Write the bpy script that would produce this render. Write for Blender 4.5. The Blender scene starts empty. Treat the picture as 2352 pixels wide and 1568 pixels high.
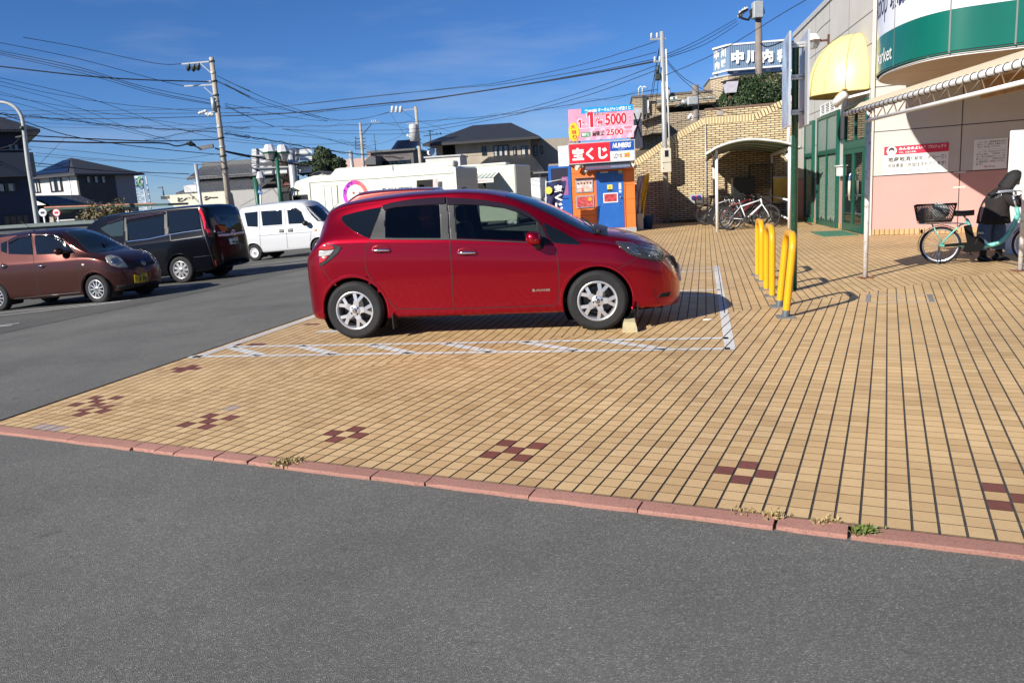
import bpy,bmesh,math,random
from mathutils import Vector,Matrix
from mathutils.bvhtree import BVHTree
from mathutils.geometry import delaunay_2d_cdt,tessellate_polygon
random.seed(7)
R=math.radians
SC=bpy.context.scene
COL=SC.collection
CAM_H,FV,PITCH,ROLL=1.46,1803.75,R(10.7278),R(3.4134)
_F=Vector((0,math.cos(PITCH),-math.sin(PITCH)))
_R0=Vector((1,0,0));_U0=Vector((0,math.sin(PITCH),math.cos(PITCH)))
_RT=_R0*math.cos(ROLL)-_U0*math.sin(ROLL);_UP=_R0*math.sin(ROLL)+_U0*math.cos(ROLL)
cam_d=bpy.data.cameras.new('camera');cam=bpy.data.objects.new('camera',cam_d);COL.objects.link(cam)
cam_d.sensor_width=36;cam_d.lens=FV/2352*36;cam_d.clip_start=.05;cam_d.clip_end=5000
_m=Matrix((_RT,_UP,-_F)).transposed().to_4x4();_m.translation=(0,0,CAM_H);cam.matrix_world=_m
SC.camera=cam
SUN_AZ,SUN_EL=229.7,31.0
w=bpy.data.worlds.new('World');SC.world=w;w.use_nodes=True
nt=w.node_tree;nt.nodes.clear()
sky=nt.nodes.new('ShaderNodeTexSky');sky.sky_type='NISHITA';sky.sun_disc=False
sky.sun_elevation=R(SUN_EL);sky.sun_rotation=R(SUN_AZ);sky.air_density=.9;sky.dust_density=.15;sky.ozone_density=10;sky.altitude=800
bg=nt.nodes.new('ShaderNodeBackground');bg.inputs['Strength'].default_value=.07
out=nt.nodes.new('ShaderNodeOutputWorld')
tc=nt.nodes.new('ShaderNodeTexCoord');mp=nt.nodes.new('ShaderNodeMapping');mp.inputs['Scale'].default_value=(2.2,2.2,13)
nz=nt.nodes.new('ShaderNodeTexNoise');nz.inputs['Scale'].default_value=2.1;nz.inputs['Detail'].default_value=6;nz.inputs['Roughness'].default_value=.55
rp=nt.nodes.new('ShaderNodeMapRange');rp.inputs['From Min'].default_value=.52;rp.inputs['From Max'].default_value=.85;rp.inputs['To Max'].default_value=.32
sp=nt.nodes.new('ShaderNodeSeparateXYZ')
lo=nt.nodes.new('ShaderNodeMapRange');lo.inputs['From Min'].default_value=.30;lo.inputs['From Max'].default_value=.08
ml=nt.nodes.new('ShaderNodeMath');ml.operation='MULTIPLY'
hs=nt.nodes.new('ShaderNodeHueSaturation');hs.inputs['Saturation'].default_value=1.05;tn=nt.nodes.new('ShaderNodeMix');tn.data_type='RGBA';tn.blend_type='MULTIPLY';tn.inputs['Factor'].default_value=1;tn.inputs['B'].default_value=(1.0,.965,1.04,1)
mx=nt.nodes.new('ShaderNodeMix');mx.data_type='RGBA';mx.inputs['B'].default_value=(6.2,6.6,7.4,1)
for a,b in((tc.outputs['Generated'],mp.inputs[0]),(mp.outputs[0],nz.inputs['Vector']),(nz.outputs['Fac'],rp.inputs['Value']),(tc.outputs['Generated'],sp.inputs[0]),(sp.outputs['Z'],lo.inputs['Value']),(rp.outputs[0],ml.inputs[0]),(lo.outputs[0],ml.inputs[1]),(ml.outputs[0],mx.inputs['Factor']),(sky.outputs[0],hs.inputs['Color']),(hs.outputs[0],tn.inputs['A']),(tn.outputs['Result'],mx.inputs['A']),(mx.outputs['Result'],bg.inputs['Color']),(bg.outputs[0],out.inputs[0])):
 nt.links.new(a,b)
sl=bpy.data.lights.new('sun','SUN');so=bpy.data.objects.new('sun',sl);COL.objects.link(so)
sl.energy=5.0;sl.angle=R(.5);sl.color=(1,.945,.86)
_sd=Vector((math.sin(R(SUN_AZ))*math.cos(R(SUN_EL)),math.cos(R(SUN_AZ))*math.cos(R(SUN_EL)),math.sin(R(SUN_EL))))
so.rotation_euler=_sd.to_track_quat('Z','Y').to_euler();so.location=(0,-5,30)
SC.view_settings.view_transform='Standard';SC.view_settings.look='None';SC.view_settings.exposure=0.6;SC.view_settings.gamma=1
SC.cycles.max_bounces=8;SC.cycles.caustics_reflective=False;SC.cycles.caustics_refractive=False
def ray(x,y):
 return _RT*((x-1176)/FV)+_UP*(-(y-784.1)/FV)+_F
CP=Vector((0,0,CAM_H))
def gz(x,y,z=0.0):
 d=ray(x,y);return CP+d*((z-CAM_H)/d.z)
def at(x,y,Y):
 d=ray(x,y);return CP+d*(Y/d.y)
def crop(ox,oy,s):return lambda x,y:((ox+x/s)/1.7415,(oy+y/s)/1.7415)
def sz(px,Y):return px*Y/FV
def az(a):return Vector((math.sin(R(a)),math.cos(R(a)),0))
MATS={}
def lin(c):
 if isinstance(c,str):
  c=c.lstrip('#');c=tuple(int(c[i:i+2],16)/255 for i in(0,2,4))
  return tuple(((v+.055)/1.055)**2.4 if v>.04045 else v/12.92 for v in c)
 return tuple(c)
def N(nt,t,**k):
 n=nt.nodes.new('ShaderNode'+t)
 for a,b in k.items():setattr(n,a,b)
 return n
def newmat(name):
 m=bpy.data.materials.new(name);m.use_nodes=True;nt=m.node_tree
 return m,nt,nt.nodes['Principled BSDF']
def M(name,c=(.5,.5,.5),rough=.5,metal=0,var=.12,scale=6,bump=0,bscale=60,coat=0,spec=.5,dirt=None,dscale=2.0,damt=.5,alpha=1):
 if name in MATS:return MATS[name]
 m,nt,b=newmat(name);c=lin(c);L=nt.links.new
 b.inputs['Roughness'].default_value=rough;b.inputs['Metallic'].default_value=metal
 b.inputs['Coat Weight'].default_value=coat;b.inputs['Coat Roughness'].default_value=.03;b.inputs['Specular IOR Level'].default_value=spec
 b.inputs['Base Color'].default_value=(*c,1)
 tc=N(nt,'TexCoord')
 if var:
  n=N(nt,'TexNoise');n.inputs['Scale'].default_value=scale;n.inputs['Detail'].default_value=5;L(tc.outputs['Object'],n.inputs['Vector'])
  x=N(nt,'Mix',data_type='RGBA');x.inputs['A'].default_value=(*[v*(1-var)for v in c],1);x.inputs['B'].default_value=(*[min(1,v*(1+var))for v in c],1)
  r=N(nt,'MapRange');r.inputs['From Min'].default_value=.3;r.inputs['From Max'].default_value=.7;L(n.outputs['Fac'],r.inputs['Value'])
  L(r.outputs[0],x.inputs['Factor']);last=x.outputs['Result']
  if dirt is not None:
   n2=N(nt,'TexNoise');n2.inputs['Scale'].default_value=dscale;n2.inputs['Detail'].default_value=8;n2.inputs['Roughness'].default_value=.7;L(tc.outputs['Object'],n2.inputs['Vector'])
   r2=N(nt,'MapRange');r2.inputs['From Min'].default_value=.52;r2.inputs['From Max'].default_value=.72;r2.inputs['To Max'].default_value=damt;L(n2.outputs['Fac'],r2.inputs['Value'])
   x2=N(nt,'Mix',data_type='RGBA');x2.inputs['B'].default_value=(*lin(dirt),1);L(r2.outputs[0],x2.inputs['Factor']);L(last,x2.inputs['A']);last=x2.outputs['Result']
  L(last,b.inputs['Base Color'])
 if bump:
  n=N(nt,'TexNoise');n.inputs['Scale'].default_value=bscale;n.inputs['Detail'].default_value=4;L(tc.outputs['Object'],n.inputs['Vector'])
  bp=N(nt,'Bump');bp.inputs['Strength'].default_value=bump;bp.inputs['Distance'].default_value=.01;L(n.outputs['Fac'],bp.inputs['Height']);L(bp.outputs[0],b.inputs['Normal'])
 MATS[name]=m;return m
def glass(name,c=(.02,.025,.028),rough=.02,clear=0.0,tint=(.5,.6,.58),refl=.8):
 if name in MATS:return MATS[name]
 m,nt,b=newmat(name);L=nt.links.new
 b.inputs['Base Color'].default_value=(*lin(c),1);b.inputs['Roughness'].default_value=rough;b.inputs['Specular IOR Level'].default_value=.6 if rough<.2 else.15
 if clear:
  t=N(nt,'BsdfTransparent');t.inputs[0].default_value=(*tint,1);g=N(nt,'BsdfGlossy');g.inputs['Roughness'].default_value=.02
  lw=N(nt,'LayerWeight');lw.inputs[0].default_value=.5;pw_=N(nt,'Math',operation='POWER');pw_.inputs[1].default_value=4;L(lw.outputs['Facing'],pw_.inputs[0]);f=N(nt,'Math',operation='MULTIPLY_ADD');f.inputs[1].default_value=refl;f.inputs[2].default_value=.04;L(pw_.outputs[0],f.inputs[0]);x=N(nt,'MixShader');y=N(nt,'MixShader');y.inputs[0].default_value=clear
  L(f.outputs[0],x.inputs[0]);L(t.outputs[0],x.inputs[1]);L(g.outputs[0],x.inputs[2]);L(b.outputs[0],y.inputs[1]);L(x.outputs[0],y.inputs[2])
  L(y.outputs[0],nt.nodes['Material Output'].inputs[0])
 MATS[name]=m;return m
def brickmat(name,c1,c2,mortar,bw=.22,bh=.065,ms=.008,rough=.7,axes='XZ',bump=.4,offset=.5):
 m,nt,b=newmat(name);L=nt.links.new;b.inputs['Roughness'].default_value=rough
 tc=N(nt,'TexCoord');s=N(nt,'SeparateXYZ');cb=N(nt,'CombineXYZ');L(tc.outputs['Object'],s.inputs[0]);L(s.outputs[axes[0]],cb.inputs['X']);L(s.outputs[axes[1]],cb.inputs['Y'])
 k=N(nt,'TexBrick',offset=offset);k.inputs['Scale'].default_value=1;k.inputs['Brick Width'].default_value=bw;k.inputs['Row Height'].default_value=bh;k.inputs['Mortar Size'].default_value=ms
 k.inputs['Color1'].default_value=(*lin(c1),1);k.inputs['Color2'].default_value=(*lin(c2),1);k.inputs['Mortar'].default_value=(*lin(mortar),1);L(cb.outputs[0],k.inputs['Vector'])
 n=N(nt,'TexNoise');n.inputs['Scale'].default_value=1.1;n.inputs['Detail'].default_value=6;L(tc.outputs['Object'],n.inputs['Vector'])
 x=N(nt,'Mix',data_type='RGBA',blend_type='MULTIPLY');x.inputs['Factor'].default_value=1;r=N(nt,'MapRange');r.inputs['From Min'].default_value=.3;r.inputs['From Max'].default_value=.7;r.inputs['To Min'].default_value=.78;r.inputs['To Max'].default_value=1.08
 L(n.outputs['Fac'],r.inputs['Value']);L(k.outputs['Color'],x.inputs['A']);L(r.outputs[0],x.inputs['B']);L(x.outputs['Result'],b.inputs['Base Color'])
 if bump:
  bp=N(nt,'Bump',invert=True);bp.inputs['Strength'].default_value=bump;bp.inputs['Distance'].default_value=.01;L(k.outputs['Fac'],bp.inputs['Height']);L(bp.outputs[0],b.inputs['Normal'])
 MATS[name]=m;return m
class MB:
 def __init__(s):s.v=[];s.f=[];s.mi=[];s.cur=0;s.sm=[];s.smooth=False
 def add(s,vs,fs):
  n=len(s.v);s.v+=[Vector(p)for p in vs]
  for f in fs:s.f.append([i+n for i in f]);s.mi.append(s.cur);s.sm.append(s.smooth)
  return s
 def box(s,x0,x1,y0,y1,z0,z1):
  return s.add([(x,y,z)for z in(z0,z1)for y in(y0,y1)for x in(x0,x1)],[(0,2,3,1),(4,5,7,6),(0,1,5,4),(2,6,7,3),(0,4,6,2),(1,3,7,5)])
 def bbox(s,x0,x1,y0,y1,z0,z1,b):
  P=lambda d,z:[(x0+d,y0+b*0+d*0+0,z)]
  ring=lambda d,z:[(x0+b+d*0,y0+d,z),(x1-b,y0+d,z),(x1-d,y0+b,z),(x1-d,y1-b,z),(x1-b,y1-d,z),(x0+b,y1-d,z),(x0+d,y1-b,z),(x0+d,y0+b,z)]
  rs=[ring(b,z0),ring(0,z0+b),ring(0,z1-b),ring(b,z1)]
  vs=[p for r in rs for p in r];fs=[(k*8+i,k*8+(i+1)%8,k*8+8+(i+1)%8,k*8+8+i)for k in range(3)for i in range(8)]
  fs+=[tuple(range(7,-1,-1)),tuple(range(24,32))]
  return s.add(vs,fs)
 def obox(s,c,ax,ay,az_,sx,sy,sz_):
  c=Vector(c);ax,ay,az_=Vector(ax).normalized()*sx/2,Vector(ay).normalized()*sy/2,Vector(az_).normalized()*sz_/2
  return s.add([c+ax*i+ay*j+az_*k for k in(-1,1)for j in(-1,1)for i in(-1,1)],[(0,2,3,1),(4,5,7,6),(0,1,5,4),(2,6,7,3),(0,4,6,2),(1,3,7,5)])
 def beam(s,a,b,wd,hd=None,up=(0,0,1)):
  a,b=Vector(a),Vector(b);d=b-a;u=Vector(up)
  if abs(d.normalized().dot(u))>.99:u=Vector((0,1,0))
  sd=d.cross(u).normalized();u=sd.cross(d).normalized()
  return s.obox((a+b)/2,d,sd,u,d.length,wd,hd or wd)
 def prism(s,pts,y0,y1,axis='y'):
  n=len(pts);mk={'y':lambda p,y:(p[0],y,p[1]),'z':lambda p,y:(p[0],p[1],y),'x':lambda p,y:(y,p[0],p[1])}[axis]
  base=len(s.v);s.add([mk(p,y0)for p in pts]+[mk(p,y1)for p in pts],[(i,(i+1)%n,n+(i+1)%n,n+i)for i in range(n)])
  tr=tessellate_polygon([[Vector((p[0],p[1],0))for p in pts]])
  for t in tr:
   s.f.append([base+i for i in t]);s.mi.append(s.cur);s.sm.append(False);s.f.append([base+n+i for i in reversed(t)]);s.mi.append(s.cur);s.sm.append(False)
  return s
 def tube(s,path,r,n=8,caps=True,closed=False):
  path=[Vector(p)for p in path];m=len(path);vs=[];fs=[];prev=None
  for i,p in enumerate(path):
   a=path[(i-1)%m]if(i or closed)else path[0];b=path[(i+1)%m]if(i<m-1 or closed)else path[-1]
   t=(b-a).normalized()
   if prev is None:
    prev=t.orthogonal().normalized()if abs(t.z)>.9 else t.cross(Vector((0,0,1))).normalized()
   prev=(prev-t*prev.dot(t)).normalized();q=t.cross(prev)
   rr=r[i]if isinstance(r,(list,tuple))else r
   vs+=[p+prev*(rr*math.cos(2*math.pi*k/n))+q*(rr*math.sin(2*math.pi*k/n))for k in range(n)]
  for i in range(m if closed else m-1):
   j=(i+1)%m
   fs+=[(i*n+k,i*n+(k+1)%n,j*n+(k+1)%n,j*n+k)for k in range(n)]
  sv=s.smooth;s.smooth=True;s.add(vs,fs);s.smooth=sv
  if caps and not closed:
   b=len(s.v)-m*n
   for f in([b+k for k in range(n-1,-1,-1)],[b+(m-1)*n+k for k in range(n)]):s.f.append(f);s.mi.append(s.cur);s.sm.append(False)
  return s
 def cyl(s,a,b,r,r2=None,n=16):return s.tube([a,b],[r,r if r2 is None else r2],n)
 def lathe(s,prof,c=(0,0,0),ax=(0,0,1),n=24,smooth=True,arc=None):
  c=Vector(c);ax=Vector(ax).normalized();u=ax.orthogonal().normalized();w_=ax.cross(u);vs=[];fs=[];m=len(prof);full=arc is None
  cnt=n if full else n+1
  for k in range(cnt):
   a=2*math.pi*k/n if full else arc[0]+(arc[1]-arc[0])*k/n
   vs+=[c+(u*math.cos(a)+w_*math.sin(a))*r+ax*h for r,h in prof]
  for k in range(n):
   k2=(k+1)%cnt
   fs+=[(k*m+i,k2*m+i,k2*m+i+1,k*m+i+1)for i in range(m-1)]
  sv=s.smooth;s.smooth=smooth;s.add(vs,fs);s.smooth=sv;return s
 def sphere(s,c,r,n=12,sq=(1,1,1)):
  c=Vector(c);pr=[];vs=[];fs=[];m=n//2
  for i in range(m+1):
   t=math.pi*i/m
   for k in range(n):a=2*math.pi*k/n;vs.append(c+Vector((math.sin(t)*math.cos(a)*r*sq[0],math.sin(t)*math.sin(a)*r*sq[1],math.cos(t)*r*sq[2])))
  for i in range(m):fs+=[(i*n+k,(i+1)*n+k,(i+1)*n+(k+1)%n,i*n+(k+1)%n)for k in range(n)]
  sv=s.smooth;s.smooth=True;s.add(vs,fs);s.smooth=sv;return s
 def quad(s,a,b,c,d):return s.add([a,b,c,d],[(0,1,2,3)])
 def mesh(s,name):
  me=bpy.data.meshes.new(name);me.from_pydata([tuple(v)for v in s.v],[],s.f)
  me.polygons.foreach_set('material_index',s.mi);me.polygons.foreach_set('use_smooth',s.sm);me.update();return me
 def build(s,name,mat,parent=None,loc=None,fix=True):
  me=s.mesh(name)
  for m in(mat if isinstance(mat,(list,tuple))else[mat]):me.materials.append(m)
  if fix:
   b=bmesh.new();b.from_mesh(me);bmesh.ops.remove_doubles(b,verts=b.verts,dist=1e-5);bmesh.ops.recalc_face_normals(b,faces=b.faces);b.to_mesh(me);b.free()
  o=bpy.data.objects.new(name,me);COL.objects.link(o)
  if parent is not None:o.parent=parent
  if loc is not None:o.location=loc
  return o
def tag(o,label=None,cat=None,group=None,kind=None):
 if label:o['label']=label
 if cat:o['category']=cat
 if group:o['group']=group
 if kind:o['kind']=kind
 return o
FR={}
def thing(name,label,cat,loc=(0,0,0),rotz=0,group=None,tilt=0.0):
 o=bpy.data.objects.new(name,None);o.empty_display_size=.2;COL.objects.link(o);o.location=loc;o.rotation_euler=(0,tilt,rotz)
 FR[o.name]=Matrix.Translation(Vector(loc))@Matrix.Rotation(rotz,4,'Z')@Matrix.Rotation(tilt,4,'Y');return tag(o,label,cat,group)
def fac(name,label,cat,p0,a,group=None):
 return thing(name,label,cat,p0,R(90-a),group)
def px(T,x,y,off=0.0):
 mi=FR[T.name].inverted();o=mi@CP;d=mi.to_3x3()@ray(x,y);t=(off-o.y)/d.y;p=o+d*t;return p.x,p.z
def tloc(T,p):return FR[T.name].inverted()@Vector(p)
def single(mb,name,mat,label,cat,group=None,kind=None,origin=None):
 if origin is not None:mb.v=[v-Vector(origin)for v in mb.v]
 o=mb.build(name,mat);
 if origin is not None:o.location=origin
 return tag(o,label,cat,group,kind)
def dup(root,location,rotz,label=None,group=None):
 r=root.copy();COL.objects.link(r);r.location=location;r.rotation_euler=(0,0,rotz)
 if label:r['label']=label
 if group:r['group']=group
 for ch in list(root.children):
  c=ch.copy();COL.objects.link(c);c.parent=r
  for g in list(ch.children):
   d=g.copy();COL.objects.link(d);d.parent=c
 return r
_tx={}
def textmb(s,bold=0.0,shear=0.0):
 k=(s,bold,shear)
 if k not in _tx:
  c=bpy.data.curves.new('t','FONT');c.body=s;c.size=1;c.offset=bold;c.shear=shear;c.resolution_u=3
  o=bpy.data.objects.new('t',c);COL.objects.link(o);dg=bpy.context.evaluated_depsgraph_get();me=bpy.data.meshes.new_from_object(o.evaluated_get(dg))
  xs=[v.co.x for v in me.vertices];ys=[v.co.y for v in me.vertices];x0,x1,y0,y1=min(xs),max(xs),min(ys),max(ys)
  _tx[k]=([((v.co.x-x0)/(x1-x0),(v.co.y-y0)/(y1-y0))for v in me.vertices],[tuple(p.vertices)for p in me.polygons],(x1-x0)/(y1-y0))
  bpy.data.objects.remove(o);bpy.data.curves.remove(c);bpy.data.meshes.remove(me)
 return _tx[k]
def text(mb,s,u0,z0,u1,z1,off,bold=0.0,shear=0.0,slope=0.0):
 vs,fs,a=textmb(s,bold,shear)
 mb.add([(u0+(u1-u0)*x,off,z0+(z1-z0)*y+slope*(u1-u0)*x)for x,y in vs],fs);return mb
def poly_in(p,poly):
 x,y=p;c=False;j=len(poly)-1
 for i in range(len(poly)):
  xi,yi=poly[i];xj,yj=poly[j]
  if(yi>y)!=(yj>y)and x<(xj-xi)*(y-yi)/(yj-yi)+xi:c=not c
  j=i
 return c
def clip(poly,a,b):
 o=[];n=len(poly);s=lambda p:(b[0]-a[0])*(p[1]-a[1])-(b[1]-a[1])*(p[0]-a[0])
 for i in range(n):
  p,q=poly[i],poly[(i+1)%n];sp_,sq=s(p),s(q)
  if sp_>=0:o.append(p)
  if(sp_>=0)!=(sq>=0):
   t=sp_/(sp_-sq);o.append((p[0]+(q[0]-p[0])*t,p[1]+(q[1]-p[1])*t))
 return o
def clipc(poly,conv):
 for i in range(len(conv)):
  poly=clip(poly,conv[i],conv[(i+1)%len(conv)])
  if len(poly)<3:return[]
 return poly
def area(p):return.5*sum(p[i][0]*p[(i+1)%len(p)][1]-p[(i+1)%len(p)][0]*p[i][1]for i in range(len(p)))
BLACK=M('black_trim',(.012,.012,.013),.45,var=0)
MATTE=M('matte_black',(.01,.01,.01),.8,var=0)
RUB=M('tyre_rubber',(.011,.011,.0115),.8,var=.25,scale=14,bump=.15,bscale=90)
CHROME=M('chrome',(.75,.75,.76),.12,metal=1,var=0)
ALLOY=M('alloy_silver',(.62,.62,.63),.32,metal=.75,var=.05)
DGL=glass('dark_glass',(.006,.008,.010),.015)
LENS=glass('lamp_lens',(.10,.105,.11),.03,clear=.75,tint=(.93,.94,.95))
AMB=M('amber_lens',(.8,.28,.03),.2,var=0,coat=.5)
REDL=M('red_lens',(.42,.008,.012),.12,var=0,coat=1)
PLATEW=M('plate_white',(.75,.75,.74),.5,var=.05);PLATEY=M('plate_yellow',(.62,.42,.02),.5,var=.05);PGREEN=M('plate_green',(.01,.08,.04),.6,var=0)
def pchip(xs,ys):
 n=len(xs);h=[xs[i+1]-xs[i]for i in range(n-1)];d=[(ys[i+1]-ys[i])/h[i]for i in range(n-1)];m=[0]*n;m[0]=d[0];m[-1]=d[-1]
 for i in range(1,n-1):
  m[i]=0 if d[i-1]*d[i]<=0 else(h[i-1]+h[i])*3/((2*h[i]+h[i-1])/d[i-1]+(h[i]+2*h[i-1])/d[i])
 def f(x):
  x=min(max(x,xs[0]),xs[-1]);i=max(k for k in range(n-1)if xs[k]<=x)
  t=(x-xs[i])/h[i];return(1+2*t)*(1-t)**2*ys[i]+t*(1-t)**2*h[i]*m[i]+t*t*(3-2*t)*ys[i+1]+t*t*(t-1)*h[i]*m[i+1]
 return f
V2=lambda v:(v[0],v[1])
LE0=Vector((-3.90,5.72,0));LED=az(14.3);LEN=az(284.3)
def zasph(x,y):
 d=(Vector((x,y,0))-LE0).dot(LEN);return-.024-.04*min(9.8,max(0,d-2.2))
def asphalt_mat(nm='asphalt',k=1.0):
 m,nt,b=newmat(nm);L=nt.links.new;tc=N(nt,'TexCoord');b.inputs['Roughness'].default_value=.82;b.inputs['Specular IOR Level'].default_value=.35
 v=N(nt,'TexVoronoi');v.inputs['Scale'].default_value=230;L(tc.outputs['Object'],v.inputs['Vector'])
 cr=N(nt,'ValToRGB');e=cr.color_ramp.elements;e[0].position=0;e[0].color=(.082,.081,.073,1);e[1].position=1;e[1].color=(.26,.255,.228,1)
 x=e.new(.72);x.color=(.128,.126,.112,1);x=e.new(.9);x.color=(.175,.171,.154,1)
 sp_=N(nt,'SeparateColor');L(v.outputs['Color'],sp_.inputs[0]);L(sp_.outputs[0],cr.inputs[0])
 n=N(nt,'TexNoise');n.inputs['Scale'].default_value=.7;n.inputs['Detail'].default_value=7;n.inputs['Roughness'].default_value=.65;L(tc.outputs['Object'],n.inputs['Vector'])
 r=N(nt,'MapRange');r.inputs['From Min'].default_value=.3;r.inputs['From Max'].default_value=.7;r.inputs['To Min'].default_value=.88*k;r.inputs['To Max'].default_value=1.34*k;L(n.outputs['Fac'],r.inputs['Value'])
 mx=N(nt,'Mix',data_type='RGBA',blend_type='MULTIPLY');mx.inputs['Factor'].default_value=1;L(cr.outputs[0],mx.inputs['A']);L(r.outputs[0],mx.inputs['B'])
 n3=N(nt,'TexNoise');n3.inputs['Scale'].default_value=5.5;n3.inputs['Detail'].default_value=3;L(tc.outputs['Object'],n3.inputs['Vector'])
 r3=N(nt,'MapRange');r3.inputs['From Min'].default_value=.68;r3.inputs['From Max'].default_value=.74;r3.inputs['To Max'].default_value=.35;L(n3.outputs['Fac'],r3.inputs['Value'])
 m3=N(nt,'Mix',data_type='RGBA');m3.inputs['B'].default_value=(.03,.03,.032,1);L(r3.outputs[0],m3.inputs['Factor']);L(mx.outputs['Result'],m3.inputs['A']);L(m3.outputs['Result'],b.inputs['Base Color'])
 bp=N(nt,'Bump');bp.inputs['Strength'].default_value=.55;bp.inputs['Distance'].default_value=.006;L(v.outputs['Distance'],bp.inputs['Height']);L(bp.outputs[0],b.inputs['Normal'])
 return m
g=MB()
ds=[-900,-60,-30,-15,-8,-4,-2,0,2.2,4,6,8,10,12,20,40,100,1500];ts=[-900,-60,-20,-10,-5,-2,0,2,5,10,15,20,30,40,60,100,300,2500]
vs=[]
for t in ts:
 for d in ds:
  p=LE0+LED*t+LEN*d;vs.append((p.x,p.y,zasph(p.x,p.y)))
nd=len(ds);g.add(vs,[(i*nd+j,i*nd+j+1,(i+1)*nd+j+1,(i+1)*nd+j)for i in range(len(ts)-1)for j in range(nd-1)])
tag(g.build('asphalt',asphalt_mat()),kind='structure')
FO0=Vector((-3.872,5.723,0));FOD=az(65.06)
KA=az(115.75);KN=az(25.75)
KI=Vector((1.42,3.10,0))
corner=Vector((-3.83,5.62,0));kr=KI+KA*9.0
f_end=FO0+FOD*24
zA=[V2(corner),V2(kr),V2(kr+KN*6+KA*3),V2(f_end),V2(FO0)]
lft=FO0+LED*28
zB=[V2(FO0),V2(f_end),V2(f_end+LED*17),V2(lft)]
if area(zA)<0:zA.reverse()
if area(zB)<0:zB.reverse()
def speck_mat(name,cs,rough,speck,scale=420,wear=None):
 m,nt,b=newmat(name);L=nt.links.new;tc=N(nt,'TexCoord');b.inputs['Roughness'].default_value=rough;b.inputs['Specular IOR Level'].default_value=.4
 ge=N(nt,'NewGeometry');cr=N(nt,'ValToRGB');cr.color_ramp.elements[0].color=(*lin(cs[0]),1);cr.color_ramp.elements[1].color=(*lin(cs[-1]),1)
 for i,c in enumerate(cs[1:-1]):e=cr.color_ramp.elements.new((i+1)/(len(cs)-1));e.color=(*lin(c),1)
 L(ge.outputs['Random Per Island'],cr.inputs[0]);last=cr.outputs[0]
 v=N(nt,'TexVoronoi');v.inputs['Scale'].default_value=scale;L(tc.outputs['Object'],v.inputs['Vector']);s_=N(nt,'SeparateColor');L(v.outputs['Color'],s_.inputs[0])
 r=N(nt,'MapRange');r.inputs['From Min'].default_value=.75;r.inputs['From Max'].default_value=.95;r.inputs['To Max'].default_value=.55;L(s_.outputs[0],r.inputs['Value'])
 x=N(nt,'Mix',data_type='RGBA');x.inputs['B'].default_value=(*lin(speck),1);L(r.outputs[0],x.inputs['Factor']);L(last,x.inputs['A']);last=x.outputs['Result']
 n=N(nt,'TexNoise');n.inputs['Scale'].default_value=.55;n.inputs['Detail'].default_value=7;n.inputs['Roughness'].default_value=.6;L(tc.outputs['Object'],n.inputs['Vector'])
 r2=N(nt,'MapRange');r2.inputs['From Min'].default_value=.3;r2.inputs['From Max'].default_value=.7;r2.inputs['To Min'].default_value=.80;r2.inputs['To Max'].default_value=1.12;L(n.outputs['Fac'],r2.inputs['Value'])
 y=N(nt,'Mix',data_type='RGBA',blend_type='MULTIPLY');y.inputs['Factor'].default_value=1;L(last,y.inputs['A']);L(r2.outputs[0],y.inputs['B']);last=y.outputs['Result']
 if not wear and len(cs)==4:
  n5=N(nt,'TexNoise');n5.inputs['Scale'].default_value=2.6;n5.inputs['Detail'].default_value=9;n5.inputs['Roughness'].default_value=.72;L(tc.outputs['Object'],n5.inputs['Vector']);r5=N(nt,'MapRange');r5.inputs['From Min'].default_value=.58;r5.inputs['From Max'].default_value=.74;r5.inputs['To Max'].default_value=.42;L(n5.outputs['Fac'],r5.inputs['Value'])
  z5=N(nt,'Mix',data_type='RGBA');z5.inputs['B'].default_value=(.27,.17,.085,1);L(r5.outputs[0],z5.inputs['Factor']);L(last,z5.inputs['A']);last=z5.outputs['Result']
 if wear:
  n4=N(nt,'TexNoise');n4.inputs['Scale'].default_value=22;n4.inputs['Detail'].default_value=8;n4.inputs['Roughness'].default_value=.75;L(tc.outputs['Object'],n4.inputs['Vector'])
  r4=N(nt,'MapRange');r4.inputs['From Min'].default_value=.56;r4.inputs['From Max'].default_value=.64;r4.inputs['To Max'].default_value=.8;L(n4.outputs['Fac'],r4.inputs['Value'])
  z=N(nt,'Mix',data_type='RGBA');z.inputs['B'].default_value=(*lin(wear),1);L(r4.outputs[0],z.inputs['Factor']);L(last,z.inputs['A']);last=z.outputs['Result']
 L(last,b.inputs['Base Color'])
 bp=N(nt,'Bump');bp.inputs['Strength'].default_value=.25;bp.inputs['Distance'].default_value=.002;L(s_.outputs[1],bp.inputs['Height']);L(bp.outputs[0],b.inputs['Normal'])
 MATS[name]=m;return m
TILE=speck_mat('tile_ochre',[(.50,.325,.150),(.60,.405,.195),(.65,.45,.225),(.57,.375,.178)],.55,(.36,.22,.10))
RED=speck_mat('tile_maroon',[(.16,.048,.032),(.19,.058,.04)],.55,(.30,.14,.10))
LILAC=M('tile_lilac',(.40,.31,.27),.6)
GROUT=M('grout',(.045,.042,.04),.95,var=.3,scale=9,dirt=(.16,.14,.11),dscale=14,damt=.4)
PAINT=speck_mat('road_paint',[(.66,.655,.63),(.72,.71,.68)],.6,(.55,.53,.5),wear=(.42,.30,.17))
PAINT2=speck_mat('road_paint_lot',[(.68,.68,.67),(.74,.74,.72)],.6,(.5,.5,.5),wear=(.12,.12,.12))
gr=MB()
for z_ in(zA,zB):gr.add([(x,y,-.0045)for x,y in z_],[tuple(range(len(z_)))])
tag(gr.build('grout',GROUT),kind='structure')
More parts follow.
